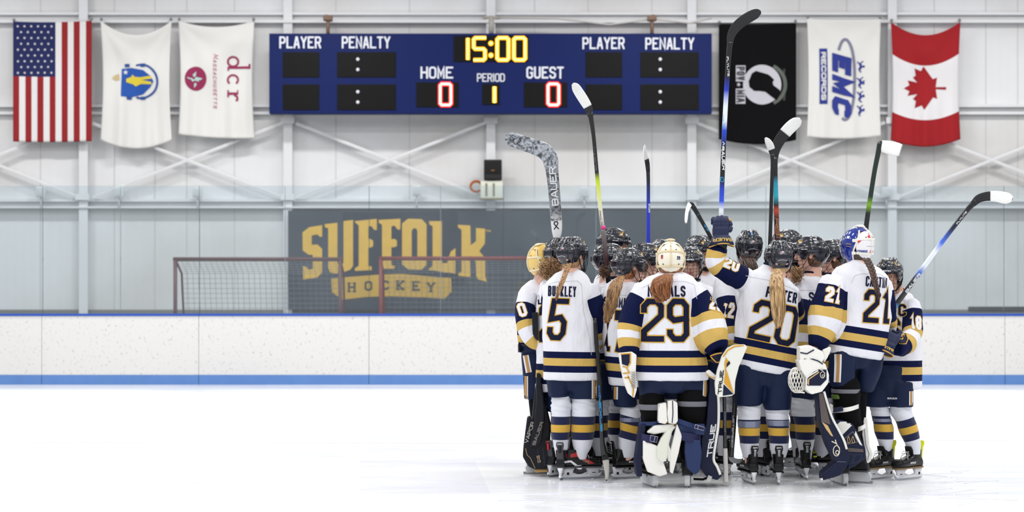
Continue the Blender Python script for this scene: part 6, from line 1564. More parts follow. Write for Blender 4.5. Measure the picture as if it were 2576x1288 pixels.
puff('calf_wrap', [(1700, 1066), (1713, 1098), (1704, 1138), (1694, 1190), (1687, 1186), (1686, 1140), (1694, 1108)], Yw-.01, .05, pad_white, bigp)
puff('knee_wing', [(1704, 1066), (1772, 1066), (1771, 1094), (1708, 1090)], 11.82, .08, pad_navy2, bigp)
band('leg_strap', 1682, 1050, 1776, 1082, 13, 11.84, .08, pad_navy2, bigp); band('leg_strap', 1692, 1092, 1763, 1102, 21, 11.84, .10, web, bigp)
plate('strap_label', [(1748, 1067), (1773, 1074), (1771, 1084), (1746, 1078)], 11.735, .006, web, bigp, .002)
for q in ([(1749, 1068), (1772, 1075), (1770, 1083), (1747, 1077), (1749, 1068)], [(1757, 1070), (1755, 1079)]): mk('stitching', tube([W(x, y, 11.728) for x, y in q], .0012, 4), stk_w, bigp)
for q in ([(1637, 1095), (1655, 1099), (1652, 1114), (1635, 1109), (1637, 1095)], [(1648, 1098), (1645, 1112)]): mk('stitching', tube([W(x, y, 11.748) for x, y in q], .0012, 4), stk_w, legp)
mk('toe_strap', tube([W(1745, 1205, 11.85), W(1768, 1206, 11.8), W(1784, 1200, 11.8)], .008, 6, flat=.4), fab_black, bigp)
mk('buckle', box(W(1784, 1204, 11.79), (.03, .012, .04), rot=Matrix.Rotation(.4, 3, 'Y'), bev=.003), mat('buckle', (190, 188, 186), .3, metal=.7), bigp)
# blocker
Yb_ = 11.62
bl_, blt = puff('blocker', [(1844, 868), (1872, 866), (1879, 873), (1858, 922), (1849, 957), (1847, 990), (1840, 996), (1808, 999), (1800, 992), (1798, 963), (1804, 930), (1815, 897), (1828, 877)], Yb_, .05, mat('blocker_white', (226, 226, 218), .45, bump=.5, bscale=18, var=.06, vscale=14), o, .005, 3)
on('gold_edge', stroke([(1818, 897), (1830, 880), (1846, 871), (1870, 868)], 4), Yb_, blt, pgold, bl_)
on('gold_panel', [[(1825, 898), (1832, 910), (1825, 926), (1845, 990), (1820, 962), (1823, 937), (1821, 914)]], Yb_, blt, pgold, bl_)
on('navy_panel', [[(1819, 966), (1844, 991), (1817, 995)]], Yb_, blt, pad_navy, bl_); on('navy_panel', [[(1833, 907), (1836, 914), (1826, 924), (1827, 914)]], Yb_, blt, pad_navy, bl_, .004)
ontext('blocker_lettering', 'TRUE', 1812, 961, 60, 9.5, 2.2, 84, Yb_, blt, black_m, bl_, slant=-.3)
gv = puff('blocker_glove', [(1792, 888), (1822, 884), (1826, 905), (1812, 915), (1790, 912)], 11.74, .11, pad_navy, bl_)[0]
mk('piping', tube(cr([W(x, y, 11.67) for x, y in ((1786, 896), (1800, 891), (1816, 888))], 4), .004, 6), pgold, bl_); mk('piping', tube([W(x, y, 11.67) for x, y in ((1788, 898), (1802, 912), (1814, 910))], .004, 6), pgold, bl_)
puff('thumb_guard', [(1776, 934), (1784, 930), (1800, 944), (1806, 942), (1808, 952), (1798, 956), (1780, 946)], 11.72, .05, pad_white, bl_, .004, 4)
mk('piping', tube(cr([W(x, y, 11.69) for x, y in ((1777, 940), (1786, 948), (1806, 954))], 4), .0035, 6), pgold, bl_)
# catching glove
tr_, trt = puff('catching_glove', [(1556, 888), (1588, 884), (1600, 892), (1598, 931), (1601, 978), (1594, 1001), (1580, 990), (1569, 962), (1561, 922)], 11.80, .13, pad_white, o, .006, 6)
on('navy_panel', [[(1563, 893), (1585, 890), (1584, 912), (1580, 921), (1565, 916)]], 11.72, trt, pad_navy, tr_)
for q in ([(1561, 891), (1586, 889), (1586, 913), (1579, 924)], [(1559, 920), (1576, 924), (1584, 938), (1566, 940)], [(1580, 945), (1586, 960), (1594, 975), (1592, 1000)], [(1564, 951), (1582, 950)]):
    on('gold_piping', stroke(q, 3.2), 11.72, trt, pgold, tr_, .004)
g = G()
for i in range(7): g.add(tube([W(1588, 935+i*6, 11.73), W(1598, 940+i*6, 11.715), W(1600, 938+i*6, 11.73)], .0022, 5)); g.add(tube([W(1598, 934+i*6, 11.73), W(1590, 941+i*6, 11.715)], .0022, 5))
mk('glove_laces', g, lace_g, tr_)

# ---- far left goalie
o = P1['o']
rows_loft('leggings', [(1328, 1374, 995), (1332, 1376, 1030), (1338, 1376, 1090), (1342, 1370, 1150)], 12.78, fab_black, o)
pb, pbt = puff('leg_pad', [(1352, 935), (1362, 940), (1370, 1000), (1386, 1066), (1383, 1125), (1375, 1179), (1344, 1179), (1329, 1172), (1315, 1148), (1317, 1120), (1326, 1050), (1332, 1045), (1338, 1060), (1343, 1000)], 12.62, .12, pad_black, o, .007, 4)
pr, prt = puff('leg_pad_roll', [(1350, 938), (1360, 940), (1368, 1000), (1370, 1050), (1362, 1112), (1350, 1122), (1334, 1124), (1342, 1070), (1348, 1020)], 12.54, .09, pad_black, pb, .006, 5)
ontext('pad_lettering', 'BAUER', 1353, 1090, 62, 8, 2, 70, 12.50, prt, mat('pad_print', (120, 112, 108), .5), pb, slant=-.2); ontext('pad_lettering', 'VAPOR', 1332, 1088, 56, 9, 1.6, 72, 12.55, pbt, mat('pad_print2', (190, 186, 180), .5), pb, slant=-.2)
on('pad_piping', stroke([(1322, 1128), (1326, 1145), (1334, 1152), (1346, 1178)], 1.6), 12.55, pbt, mat('pad_tan', (170, 140, 100), .5), pb)
ontext('pad_lettering', '2X', 1355, 1155, 8, 18, 1.8, 12, 12.55, pbt, mat('pad_tan', (170, 140, 100), .5), pb)
for x in (1352, 1366, 1376): on('pad_seam', stroke([(x, 1128), (x+4, 1172)], 1.2), 12.55, pbt, mat('seam_blue', (44, 56, 84), .6), pb)
puff('toe_bridge', [(1343, 1178), (1376, 1178), (1380, 1186), (1347, 1188)], 12.62, .08, mat('toe_tan', (190, 150, 90), .6), pb, .005, 3)
plate('blocker_edge', [(1338, 787), (1353, 785), (1354, 858), (1346, 852), (1340, 840)], 12.56, .05, pad_black, o, .005)
plate('belt_flap', [(1305, 858), (1313, 872), (1312, 886), (1306, 884)], 12.72, .06, fab_black, o, .004)

# ---- number 21
o = P18['o']
rows_loft('leggings', [(2094, 2152, 945), (2094, 2162, 965), (2094, 2164, 990), (2096, 2162, 1010), (2100, 2164, 1040), (2106, 2166, 1075), (2112, 2160, 1120), (2118, 2150, 1180)], 12.05, fab_black, o)
rows_loft('leggings', [(2148, 2185, 960), (2142, 2180, 1000), (2142, 2178, 1050), (2144, 2174, 1110), (2150, 2170, 1180)], 12.15, fab_black, o)
rows_loft('knee_band', [(2092, 2163, 978), (2092, 2163, 982), (2092, 2162, 988)], 12.05, fab_grey, o, 1.15)
rows_loft('green_band', [(2092, 2126, 992), (2092, 2128, 998), (2092, 2126, 1003)], 12.03, mat('band_green', (84, 110, 40), .7), o, 1.3)
pc, pct = puff('leg_pad', [(2052, 985), (2072, 985), (2092, 1052), (2119, 1106), (2132, 1140), (2127, 1168), (2110, 1192), (2095, 1198), (2064, 1206), (2065, 1188), (2098, 1160), (2078, 1120), (2058, 1062)], 11.86, .16, pad_navy, o, .007, 4)
Ya = 11.78
on('brown_panel', [[(2060, 990), (2070, 990), (2089, 1068), (2066, 1061)]], Ya, pct, brown, pc); on('gold_feather', [[(2067, 1061), (2082, 1070), (2096, 1098), (2090, 1096), (2078, 1080)]], Ya, pct, mat('pad_sand', (200, 168, 110), .5), pc, .004)
mk('white_edge', tube(cr([W(x, y, 11.775) for x, y in ((2073, 985), (2083, 1020), (2094, 1052), (2110, 1082), (2123, 1108), (2130, 1130))], 4), .008, 8), pad_white, pc)
mk('white_edge', tube(cr([W(x, y, 11.79) for x, y in ((2064, 1207), (2084, 1200), (2096, 1196))], 4), .008, 8), pad_white, pc)
on('seam', stroke([(2098, 1161), (2128, 1162)], 1.2), Ya, pct, fab_grey, pc)
lg = stroke(arc(2104, 1134, 8, 13, 0, 2*math.pi-.05, 18), 2)+stroke(arc(2106, 1138, 4, 5, 0, 2*math.pi-.05, 12), 2)+stroke([(2092, 1110), (2104, 1116), (2101, 1106), (2106, 1120), (2112, 1128)], 2.6)
on('pad_emblem', lg, Ya, pct, mat('pad_sand2', (222, 212, 190), .5), pc)
cw, cwt = puff('calf_wing', [(2094, 1056), (2118, 1056), (2140, 1064), (2152, 1084), (2172, 1124), (2174, 1150), (2150, 1168), (2128, 1180), (2124, 1150), (2108, 1100)], 11.93, .14, pad_navy, pc, .007, 5)
Yc_ = 11.85
on('white_panel', [[(2103, 1071), (2119, 1057), (2148, 1066), (2116, 1098)]], Yc_, cwt, pad_white, cw); on('white_panel', [[(2153, 1084), (2170, 1122), (2163, 1118), (2150, 1094)]], Yc_, cwt, pad_white, cw)
on('window_outline', stroke([(2124, 1104), (2146, 1086), (2158, 1112), (2132, 1118), (2124, 1104)], 1.6), Yc_, cwt, fab_grey, cw)
for x in (2132, 2143): on('gold_trim', stroke([(x, 1104), (x+3, 1098), (x+8, 1112), (x+2, 1115), (x, 1104)], 1.5), Yc_, cwt, mat('pad_sand', (200, 168, 110), .5), cw, .004)
on('brown_panel', [[(2128, 1126), (2172, 1130), (2173, 1138), (2128, 1136)]], Yc_, cwt, brown, cw)
for q in ([(2132, 1142), (2148, 1144), (2142, 1166), (2130, 1170)], [(2152, 1144), (2170, 1144), (2164, 1158), (2146, 1166)]): on('stitching', stroke(q+[q[0]], 1), Yc_, cwt, mat('seam_blue', (44, 56, 84), .6), cw)
band('knee_strap', 2088, 1034, 2160, 1022, 11, 11.95, .10, pad_white, pc); plate('strap_buckle', [(2097, 1026), (2119, 1022), (2121, 1034), (2096, 1038)], 11.85, .02, pad_navy, pc, .004)
plate('knee_block', [(2084, 1014), (2094, 1018), (2092, 1044), (2086, 1046)], 11.92, .06, pad_white, pc, .008)
band('calf_strap', 2150, 1082, 2178, 1070, 12, 12.0, .04, pad_white, pc)
p2, p2t = puff('leg_pad', [(2168, 1048), (2178, 1050), (2184, 1120), (2192, 1140), (2186, 1160), (2174, 1166), (2172, 1130), (2164, 1090)], 12.16, .12, pad_white, o, .006, 5)
on('pad_outline', stroke([(2172, 1060), (2178, 1118), (2186, 1142), (2182, 1158)], 1.6), 12.1, p2t, fab_grey, p2)
# catching glove with webbing
Yt = 11.72
cg, cgt = puff('catching_glove', [(2004, 906), (2024, 898), (2046, 901), (2072, 915), (2081, 943), (2078, 964), (2063, 984), (2037, 991), (2022, 978), (2024, 949), (2011, 930)], Yt, .16, pad_white, o, .006, 6)
cf, cft = puff('cuff', [(2008, 872), (2034, 868), (2066, 884), (2070, 900), (2062, 912), (2040, 902), (2008, 906)], Yt, .15, pad_white, cg, .006, 5)
puff('cuff_wing', [(2070, 880), (2088, 872), (2089, 880), (2080, 900), (2072, 912)], Yt+.04, .05, pad_white, cg, .004, 3)
for q in ([(2006, 905), (2034, 900), (2058, 908), (2070, 916)], [(2008, 886), (2030, 890), (2048, 880)], ): on('navy_piping', stroke(q, 3), Yt-.08, cgt if q[0][1] > 900 else cft, pad_navy, cg, .004)
on('navy_panel', [[(2046, 936), (2060, 929), (2079, 930), (2079, 955), (2064, 970), (2027, 970), (2028, 956)]], Yt-.08, cgt, pad_navy, cg)
on('white_chevron', stroke([(2028, 966), (2028, 950), (2058, 932)], 3), Yt-.08, cgt, pad_white, cg, .005); on('tan_chevron', stroke([(2033, 968), (2034, 954), (2060, 936)], 3), Yt-.08, cgt, mat('pad_sand', (200, 168, 110), .5), cg, .006)
on('glove_emblem', [[(q[0]*.72+554, q[1]*.62+240) for q in f] for f in lg], Yt-.08, cgt, mat('pad_sand2', (222, 212, 190), .5), cg, .005)
g = G(); C0 = W(2006, 956, Yt+.01)
def netp(a, e): return C0+Vector((-.062*math.cos(e)*math.cos(a)-.0, -.07*math.cos(e)*math.sin(a), .09*math.sin(e)))
for i in range(9):
    ph = i/9*math.pi
    g.add(tube([netp(ph+q*.5, q) for q in np.linspace(-1.3, 1.3, 12)], .0032, 5)); g.add(tube([netp(ph-q*.5, q) for q in np.linspace(-1.3, 1.3, 12)], .0032, 5))
mk('webbing', g, mat('lace_ivory', (226, 222, 212), .8), cg)
mk('webbing_rim', tube(cr([W(x, y, Yt-.02) for x, y in ((2008, 928), (1994, 928), (1989, 944), (1994, 968), (2008, 984), (2024, 988))], 4), .006, 8), pad_white, cg)
mk('webbing_rim', tube(cr([W(x, y, Yt-.04) for x, y in ((2006, 936), (1996, 940), (1998, 952), (2012, 944))], 4), .006, 8), pad_white, cg)
# ------------------------------------------------------------------ sticks
def ribbon(secs, n=14, e=3.2, grow=None):
    """secs: (px, py, Y, half width px, thickness m); faces the camera"""
    C = cr([(tuple(W(s[0], s[1], s[2])))+(s[3]/S(s[2]), s[4]/2) for s in secs], 5) if len(secs) > 2 else [np.array(tuple(W(s[0], s[1], s[2]))+(s[3]/S(s[2]), s[4]/2)) for s in secs]
    out = []; i0 = 0
    if grow:      # tape wound over the outer end of the same blade
        i0 = min(range(len(C)), key=lambda i: math.hypot(1288+C[i][0]*S(C[i][1])-grow[0], HZ+(HC-C[i][2])*S(C[i][1])-grow[1]))
    for i, c in enumerate(C):
        if i < i0: continue
        if grow: c = c.copy(); c[3] += .0022; c[4] += .0022
        d = Vector(C[min(i+1, len(C)-1)][:3])-Vector(C[max(i-1, 0)][:3]); d.normalize(); u = d.cross(Yv).normalized(); v = d.cross(u).normalized()
        out.append((Vector(c[:3]), u*c[3], v*c[4]))
    V, Fc, T = loft(out, n, e=e, ret_t=True); return V, Fc, T
st_black = mat('stick_black', (12, 12, 14), .3, coat=.4); st_tape = mat('stick_tape_white', (236, 236, 234), .8, bump=.4, bscale=200, var=.04, vscale=60); bl_black = mat('stick_tape_black', (30, 30, 34), .75, bump=.4, bscale=150)
def stick(label, Y, shaft, blade, tape=None, sm=st_black, bm_=bl_black, tmat=st_tape, texts=(), name='hockey_stick', group='sticks raised over the huddle', org=None):
    t = empty(name, org or W(shaft[0][0], shaft[0][1], shaft[0][2] if len(shaft[0]) > 4 else Y), label=label, cat='hockey stick', group=group)
    V, Fc, T = ribbon(shaft); s = mk('shaft', G().add((V, Fc), 0, [x+1e-4 for x in T]), sm, t); tree = BVHTree.FromPolygons(V, Fc)
    V, Fc, T = ribbon(blade); mk('blade', (V, Fc), bm_, t); tb = BVHTree.FromPolygons(V, Fc)
    if tape: V, Fc, T = ribbon(blade, grow=(tape[0][0], tape[0][1])); mk('blade_tape', (V, Fc), tmat, t); tt = BVHTree.FromPolygons(V, Fc)
    for tx in texts:
        sx, cx, cy, w, h, sw, ang, m = tx[:8]; k = Y/F; a = math.radians(ang); xd = Vector((math.cos(a), 0, math.sin(a))); yd = Vector((-math.sin(a), 0, math.cos(a)))
        V, Fc = decal_geo([[(q[0]*k, q[1]*k) for q in f] for f in (text(sx, w, h, sw, slant=.15) if isinstance(sx, str) else sx)], W(cx, cy, Y), xd, yd, tree if len(tx) < 9 else tb, .0012, .3, .02, lim=.1)
        if V: mk('lettering', (V, Fc), m, s)
    return t
def smat(name, stops): return ramp_mat(name, 't', stops, 1.6, .3, 0, coat=.4, sheen=0, linear=True)
marble = bpy.data.materials.new('marbled_grey'); marble.use_nodes = True
nt = marble.node_tree; N = nt.nodes; L = nt.links; tc = N.new('ShaderNodeTexCoord'); vo = N.new('ShaderNodeTexVoronoi'); vo.feature = 'DISTANCE_TO_EDGE'; vo.inputs['Scale'].default_value = 28; no = N.new('ShaderNodeTexNoise'); no.inputs['Scale'].default_value = 22; no.inputs['Detail'].default_value = 6; no.inputs['Distortion'].default_value = 1.5
L.new(tc.outputs['Object'], no.inputs['Vector']); L.new(tc.outputs['Object'], vo.inputs['Vector'])
r = N.new('ShaderNodeValToRGB'); e = r.color_ramp.elements; e[0].position = .38; e[0].color = lin((58, 60, 64)); e[1].position = .60; e[1].color = lin((176, 182, 190)); L.new(no.outputs['Fac'], r.inputs[0]); L.new(r.outputs[0], N['Principled BSDF'].inputs['Base Color']); N['Principled BSDF'].inputs['Roughness'].default_value = .35
silver = mat('silver_print', (214, 216, 220), .3); cyan = mat('print_cyan', (50, 160, 226), .3)
wp = mat('print_white2', (226, 228, 232), .3)
# goalie stick
t = stick('marbled grey goalie stick with wide paddle raised above the left helmets', 12.8, [(1404, 700, 12.8, 5, .02), (1402, 640, 12.8, 5, .02), (1400, 604, 12.8, 6, .02)], [(1388, 425, 12.8, 17, .022), (1383, 398, 12.8, 20, .022), (1368, 380, 12.8, 21, .02), (1340, 368, 12.78, 19, .015), (1310, 358, 12.75, 18.5, .014), (1286, 350, 12.72, 17, .013), (1276, 347, 12.70, 12, .012), (1271, 346, 12.70, 4, .01)], bm_=marble, sm=st_tape, name='goalie_stick')
V, Fc, T = ribbon([(1400, 606, 12.8, 6, .02), (1401, 585, 12.8, 12, .02), (1400, 560, 12.8, 14, .022), (1397, 520, 12.8, 14.5, .022), (1392, 460, 12.8, 15, .022), (1387, 415, 12.8, 16.5, .022)])
pm = ramp_mat('paddle_marble', 't', [(0, (230, 230, 230)), (.13, (222, 222, 224)), (.22, (130, 134, 140)), (1.6, (120, 124, 130))], 1.6, .4, 0, linear=True)
nt = pm.node_tree; N = nt.nodes; L = nt.links; b = N['Principled BSDF']; base = b.inputs['Base Color'].links[0].from_socket
tc = N.new('ShaderNodeTexCoord'); no = N.new('ShaderNodeTexNoise'); no.inputs['Scale'].default_value = 22; no.inputs['Detail'].default_value = 6; no.inputs['Distortion'].default_value = 1.5; L.new(tc.outputs['Object'], no.inputs['Vector'])
r = N.new('ShaderNodeValToRGB'); e = r.color_ramp.elements; e[0].position = .36; e[0].color = (.12, .12, .13, 1); e[1].position = .55; e[1].color = (1, 1, 1, 1); L.new(no.outputs['Fac'], r.inputs[0])
gtr = N.new('ShaderNodeMath'); gtr.operation = 'GREATER_THAN'; gtr.inputs[1].default_value = .15; L.new(attr(nt, 't'), gtr.inputs[0])
mx = N.new('ShaderNodeMix'); mx.data_type = 'RGBA'; mx.blend_type = 'MULTIPLY'; L.new(gtr.outputs[0], mx.inputs[0]); L.new(base, mx.inputs[6]); L.new(r.outputs[0], mx.inputs[7]); L.new(mx.outputs[2], b.inputs['Base Color'])
pd = mk('paddle', G().add((V, Fc), 0, T), pm, t); tr = BVHTree.FromPolygons(V, Fc)
def sdec(polys, cx, cy, ang, Y, tree, m, par, nm='lettering', off=.0015):
    k = Y/F; a = math.radians(ang); V, Fc = decal_geo([[(q[0]*k, q[1]*k) for q in f] for f in polys], W(cx, cy, Y), Vector((math.cos(a), 0, math.sin(a))), Vector((-math.sin(a), 0, math.cos(a))), tree, off, .3, .02, lim=.1)
    if V: mk(nm, (V, Fc), m, par)
sdec(text('BAUER', 98, 17, 3), 1393, 469, 95, 12.8, tr, silver, pd)
sdec(stroke([(-6, -9), (5, 5), (3, 10), (-3, 10), (-5, 5), (6, -9)], 2.4), 1399, 568, 5, 12.8, tr, black_m, pd, 'logo')
# skater sticks
stick('tall stick with white taped blade and pink tape band on its shaft', 12.7, [(1531, 712, 12.7, 5.5, .02), (1522, 620, 12.7, 5.5, .02), (1512, 540, 12.7, 5.2, .02), (1502, 440, 12.7, 5, .02), (1494, 350, 12.7, 5, .02), (1488, 305, 12.7, 6, .02), (1484, 284, 12.7, 7.5, .018)],
      [(1486, 292, 12.7, 7.5, .018), (1480, 272, 12.7, 10, .014), (1470, 254, 12.68, 11.5, .011), (1456, 232, 12.65, 11.5, .009), (1447, 218, 12.62, 9.5, .008), (1441, 211, 12.6, 3, .007)], [(1478, 268, 12.7, 11.2, .017), (1468, 252, 12.68, 12.2, .014), (1455, 231, 12.65, 12.1, .012), (1447, 219, 12.62, 10, .011), (1442, 213, 12.6, 4, .01)],
      sm=smat('shaft_lime', [(0, (40, 14, 18)), (.18, (60, 16, 26)), (.38, (120, 110, 110)), (.5, (226, 226, 220)), (.66, (222, 226, 120)), (.76, (190, 214, 20)), (.82, (30, 24, 24)), (1.4, (18, 18, 20))]),
      texts=[('VAPOR', 1496, 400, 60, 6, 1.3, -84, mat('print_smoke', (96, 84, 90), .3)), ('PROLITE', 1511, 552, 44, 4, 1, -84, mat('print_bronze', (150, 120, 90), .3))])
pk = bpy.context.scene.objects[-1]
o_ = [o for o in scene.objects if o.get('label', '').startswith('tall stick with white')][0]
mk('pink_tape', ribbon([(1517.8, 577, 12.7, 6.2, .024), (1517, 568, 12.7, 6.2, .024)])[:2], mat('pink_tape', (236, 60, 150), .6), o_)
mk('grip_tape', ribbon([(1531, 712, 12.7, 6.5, .025), (1527, 668, 12.7, 6.2, .025)])[:2], black_m, o_)
stick('stick seen edge on with a bright blue shaft, small white blade tip', 13.1, [(1632, 660, 13.1, 5, .02), (1631, 600, 13.1, 4.8, .02), (1631, 520, 13.1, 4.6, .02), (1631, 460, 13.1, 4.6, .02), (1630, 425, 13.1, 5, .018)],
      [(1630.5, 432, 13.1, 5, .018), (1628, 408, 13.08, 6, .016), (1624, 392, 13.0, 5, .02), (1622, 376, 12.92, 3, .022), (1622, 366, 12.88, 1, .01)], [(1626, 399, 13.04, 5.6, .03), (1623, 385, 12.96, 4.6, .03), (1622, 374, 12.9, 2.8, .025), (1622, 366, 12.87, 1, .012)],
      sm=smat('shaft_blue', [(0, (26, 44, 190)), (.4, (30, 52, 206)), (.5, (24, 50, 150)), (.62, (20, 24, 40)), (1.4, (16, 16, 18))]), texts=[('BAUER', 1633, 524, 22, 4, 1, -90, wp)])
stick('short looking stick leaning left with a hooked white blade and cyan marks', 13.2, [(1800, 620, 13.2, 5, .02), (1783, 588, 13.2, 5, .02), (1765, 556, 13.2, 5.2, .02), (1750, 530, 13.2, 6, .018), (1743, 519, 13.2, 6.5, .018)],
      [(1746, 524, 13.2, 6, .018), (1739, 514, 13.2, 6, .016), (1733, 518, 13.15, 5, .014), (1728, 534, 13.05, 3.6, .02), (1726, 552, 12.95, 3, .02), (1726, 562, 12.9, 1.2, .01)], [(1736, 515, 13.17, 5.6, .03), (1730, 528, 13.08, 4.6, .03), (1727, 546, 12.98, 3.6, .03), (1726, 563, 12.9, 1.5, .015)],
      texts=[('TT', 1776, 574, 20, 4, 1.8, -58, cyan), ('I', 1756, 540, 10, 3, 2, -58, cyan)])
stick('longest stick held straight up in the raised glove, bare black blade', 12.03, [(1812, 636, 12.05, 5.5, .02), (1813, 600, 12.04, 5.8, .022), (1814, 545, 12.03, 6, .022), (1817, 450, 12.03, 6, .022), (1822, 330, 12.03, 6, .022), (1829, 200, 12.03, 6, .022), (1834, 130, 12.03, 6.4, .02), (1837, 104, 12.03, 7.5, .018)],
      [(1836, 112, 12.03, 7, .018), (1839, 90, 12.03, 10, .014), (1850, 70, 12.02, 12.5, .011), (1870, 52, 11.99, 13.5, .009), (1892, 39, 11.95, 13.5, .008), (1906, 33, 11.92, 11, .008), (1914, 31, 11.9, 4, .007)],
      sm=smat('shaft_black_blue', [(0, (30, 30, 34)), (.2, (34, 34, 38)), (.235, (226, 230, 236)), (.30, (226, 230, 236)), (.36, (40, 80, 210)), (.44, (26, 60, 190)), (.50, (16, 18, 26)), (.74, (16, 16, 20)), (.86, (22, 66, 200)), (.93, (224, 232, 240)), (1.03, (224, 232, 240)), (1.14, (20, 50, 190)), (1.24, (14, 14, 18)), (1.6, (18, 18, 20))]),
      texts=[('FLYLITE', 1831, 168, 50, 5, 1.1, -87, wp), ('BAUER', 1819, 398, 60, 8, 2, -87, wp), ('X', 1822, 362, 9, 9, 1.8, -87, wp), ('HYPERLITE', 1818, 300, 46, 4, .9, -87, cyan), ('O', 1816, 452, 13, 8, 1.6, -87, cyan)])
stick('thin black stick with a small white blade, left of the twin sticks', 12.75, [(1936, 640, 12.75, 5, .02), (1938, 580, 12.75, 4.8, .02), (1941, 480, 12.75, 4.6, .02), (1943, 410, 12.75, 4.6, .02), (1942, 388, 12.75, 5.5, .018)],
      [(1943, 394, 12.75, 5, .018), (1941, 378, 12.75, 8, .014), (1937, 366, 12.72, 9, .012), (1931, 355, 12.68, 7, .01), (1926, 347, 12.66, 2, .008)], [(1940, 376, 12.75, 8.8, .018), (1936, 364, 12.72, 9.6, .016), (1930.5, 354, 12.68, 7.6, .014), (1925.5, 346, 12.66, 2.4, .012)], group='sticks raised over the huddle')
stick('stick with a black blade whose rounded toe is wrapped in white tape', 12.85, [(1957, 650, 12.85, 6.5, .022), (1955, 600, 12.85, 6.5, .022), (1952, 500, 12.85, 6.2, .022), (1950, 430, 12.85, 6.2, .022), (1949, 395, 12.85, 8, .02)],
      [(1949, 402, 12.85, 7.5, .02), (1951, 376, 12.85, 12, .016), (1962, 352, 12.84, 14, .012), (1978, 331, 12.82, 14.5, .010), (1994, 315, 12.8, 14.5, .009), (2006, 306, 12.78, 12, .008), (2014, 300, 12.76, 4, .007)], [(1976, 333, 12.82, 15.2, .015), (1993, 316, 12.8, 15.4, .014), (2006, 305, 12.78, 13, .012), (2015, 299, 12.76, 4.5, .01)],
      sm=smat('shaft_red_cyan', [(0, (150, 30, 30)), (.16, (24, 20, 22)), (.30, (30, 28, 30)), (.36, (200, 70, 40)), (.40, (26, 22, 22)), (.47, (40, 170, 190)), (.56, (40, 150, 180)), (.62, (22, 22, 24)), (1.4, (26, 26, 28))]), texts=[('RBI', 1954, 575, 52, 9, 1.6, -87, mat('print_red', (226, 70, 56), .3)), ('RBI', 1955, 575, 50, 8, .7, -87, mat('print_green', (90, 190, 130), .3))])
stick('black stick with a square ended speckled white blade, above the painted mask', 12.4, [(2174, 640, 12.4, 6.5, .022), (2179, 570, 12.4, 6.3, .022), (2189, 500, 12.4, 6, .022), (2200, 430, 12.4, 6, .022), (2209, 385, 12.4, 6.5, .02), (2214, 358, 12.4, 7, .02)],
      [(2210, 366, 12.4, 11, .02), (2222, 368, 12.4, 14.5, .015), (2240, 372, 12.38, 16.5, .011), (2256, 376, 12.35, 16.5, .009), (2266, 378, 12.33, 14, .008)], [(2217, 368, 12.4, 14.6, .019), (2238, 372, 12.38, 17.2, .016), (2259, 376.5, 12.35, 17.4, .014)], sm=smat('shaft_green', [(0, (18, 20, 20)), (.3, (20, 26, 22)), (.36, (120, 170, 30)), (.42, (20, 40, 30)), (.7, (16, 40, 32)), (.9, (18, 20, 22)), (1.4, (18, 20, 22))]))
stick('stick slanting up to the right with a long white taped blade', 12.25, [(2214, 822, 12.28, 6.5, .022), (2252, 770, 12.27, 6.6, .022), (2300, 704, 12.25, 6.3, .022), (2360, 622, 12.25, 6, .022), (2410, 557, 12.25, 6, .022), (2440, 521, 12.25, 7, .02), (2456, 506, 12.25, 8.5, .018)],
      [(2448, 513, 12.25, 8, .02), (2462, 500, 12.25, 10.5, .016), (2482, 494, 12.24, 11.5, .012), (2506, 494, 12.22, 13, .010), (2528, 498, 12.2, 14, .009), (2540, 500, 12.18, 11, .008), (2547, 501, 12.16, 4, .007)], [(2492, 494, 12.23, 13, .016), (2508, 494, 12.22, 14, .015), (2528, 498, 12.2, 15, .013), (2541, 500, 12.18, 12, .012), (2548, 501, 12.16, 4.6, .01)],
      sm=smat('shaft_white_blue', [(0, (24, 26, 30)), (.18, (40, 150, 230)), (.21, (26, 26, 30)), (.42, (40, 44, 50)), (.48, (70, 110, 200)), (.54, (226, 232, 240)), (.66, (230, 236, 240)), (.74, (70, 110, 220)), (.86, (24, 30, 60)), (.98, (22, 22, 26)), (1.6, (22, 22, 26))]), texts=[('BAUER', 2296, 712, 58, 7, 1.7, 54, wp), ('FLYLITE', 2418, 548, 40, 4, 1, 52, wp)])
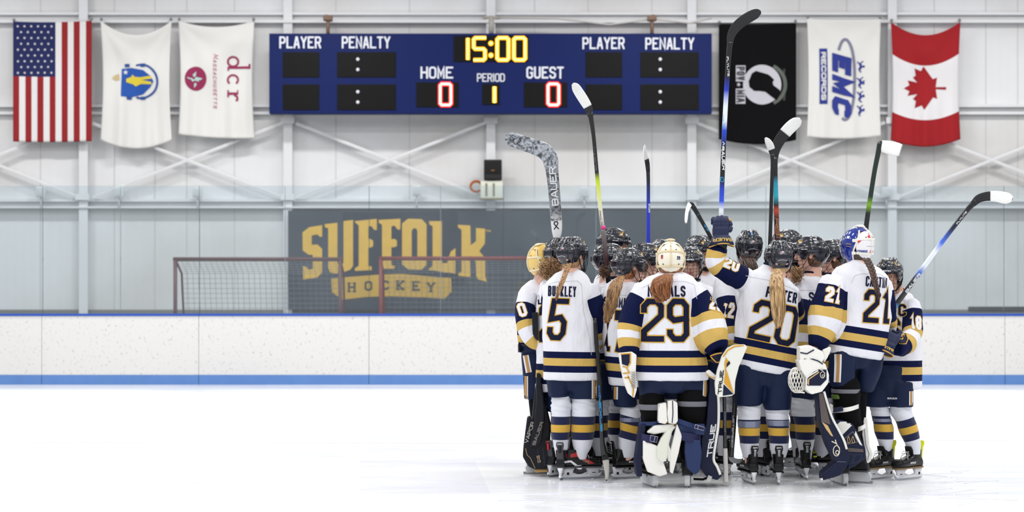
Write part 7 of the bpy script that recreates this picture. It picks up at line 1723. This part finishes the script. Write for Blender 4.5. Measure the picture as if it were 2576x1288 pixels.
# sticks resting on the ice
stick('black stick with blue lettering standing on the ice by the red and black skates', 12.28, [(1496, 800, 12.34, 5, .022), (1502, 880, 12.32, 5.2, .022), (1508, 960, 12.3, 5.2, .022), (1512, 1050, 12.28, 5.2, .022), (1515, 1110, 12.28, 6, .022), (1520, 1146, 12.28, 8, .02)],
      [(1519, 1138, 12.28, 7.5, .02), (1523, 1155, 12.28, 8, .018), (1526, 1175, 12.24, 6.5, .03), (1527, 1195, 12.18, 4.5, .03), (1526, 1208, 12.15, 2, .02)], [(1524, 1160, 12.27, 8.2, .035), (1526.5, 1178, 12.22, 7, .035), (1527.5, 1196, 12.18, 5, .034), (1526, 1210, 12.14, 2, .02)], tmat=mat('worn_tape', (176, 172, 166), .8), texts=[('NEXUS', 1511, 1040, 90, 6, 1.5, -87, cyan), ('BAUER', 1508, 985, 30, 4, 1, -87, mat('print_blue2', (30, 110, 200), .3))], group='sticks standing on the ice')
stick('upside down stick with pale taped handle on the ice below the white blocker', 12.0, [(1822, 985, 11.98, 4.6, .02), (1823, 1060, 11.98, 4.6, .02), (1824, 1130, 11.98, 4.8, .02)], [(1824, 1128, 11.98, 6, .024), (1825, 1160, 11.97, 6, .026), (1826, 1205, 11.96, 6, .026), (1826, 1214, 11.955, 7, .028)], bm_=mat('handle_tape', (208, 204, 200), .8, bump=.3, bscale=200), texts=[('CCM', 1822, 1060, 50, 5, 1.2, -90, mat('print_steel', (120, 124, 134), .3))], group='sticks standing on the ice')
stick('black stick with white trim beside the blocker, blade hooked on the ice', 12.2, [(1850, 960, 12.2, 6.5, .022), (1849, 1010, 12.2, 6.5, .022), (1845, 1080, 12.2, 6.2, .022), (1841, 1130, 12.2, 6, .022), (1839, 1150, 12.2, 7, .02)], [(1839, 1146, 12.2, 7, .02), (1842, 1156, 12.2, 7, .018), (1854, 1160, 12.2, 6, .014), (1870, 1158, 12.2, 4, .012)], bm_=mat('blade_grey', (168, 170, 174), .6), texts=[('JETSPEED', 1843, 1085, 80, 5, 1.2, -93, wp)], group='sticks standing on the ice')
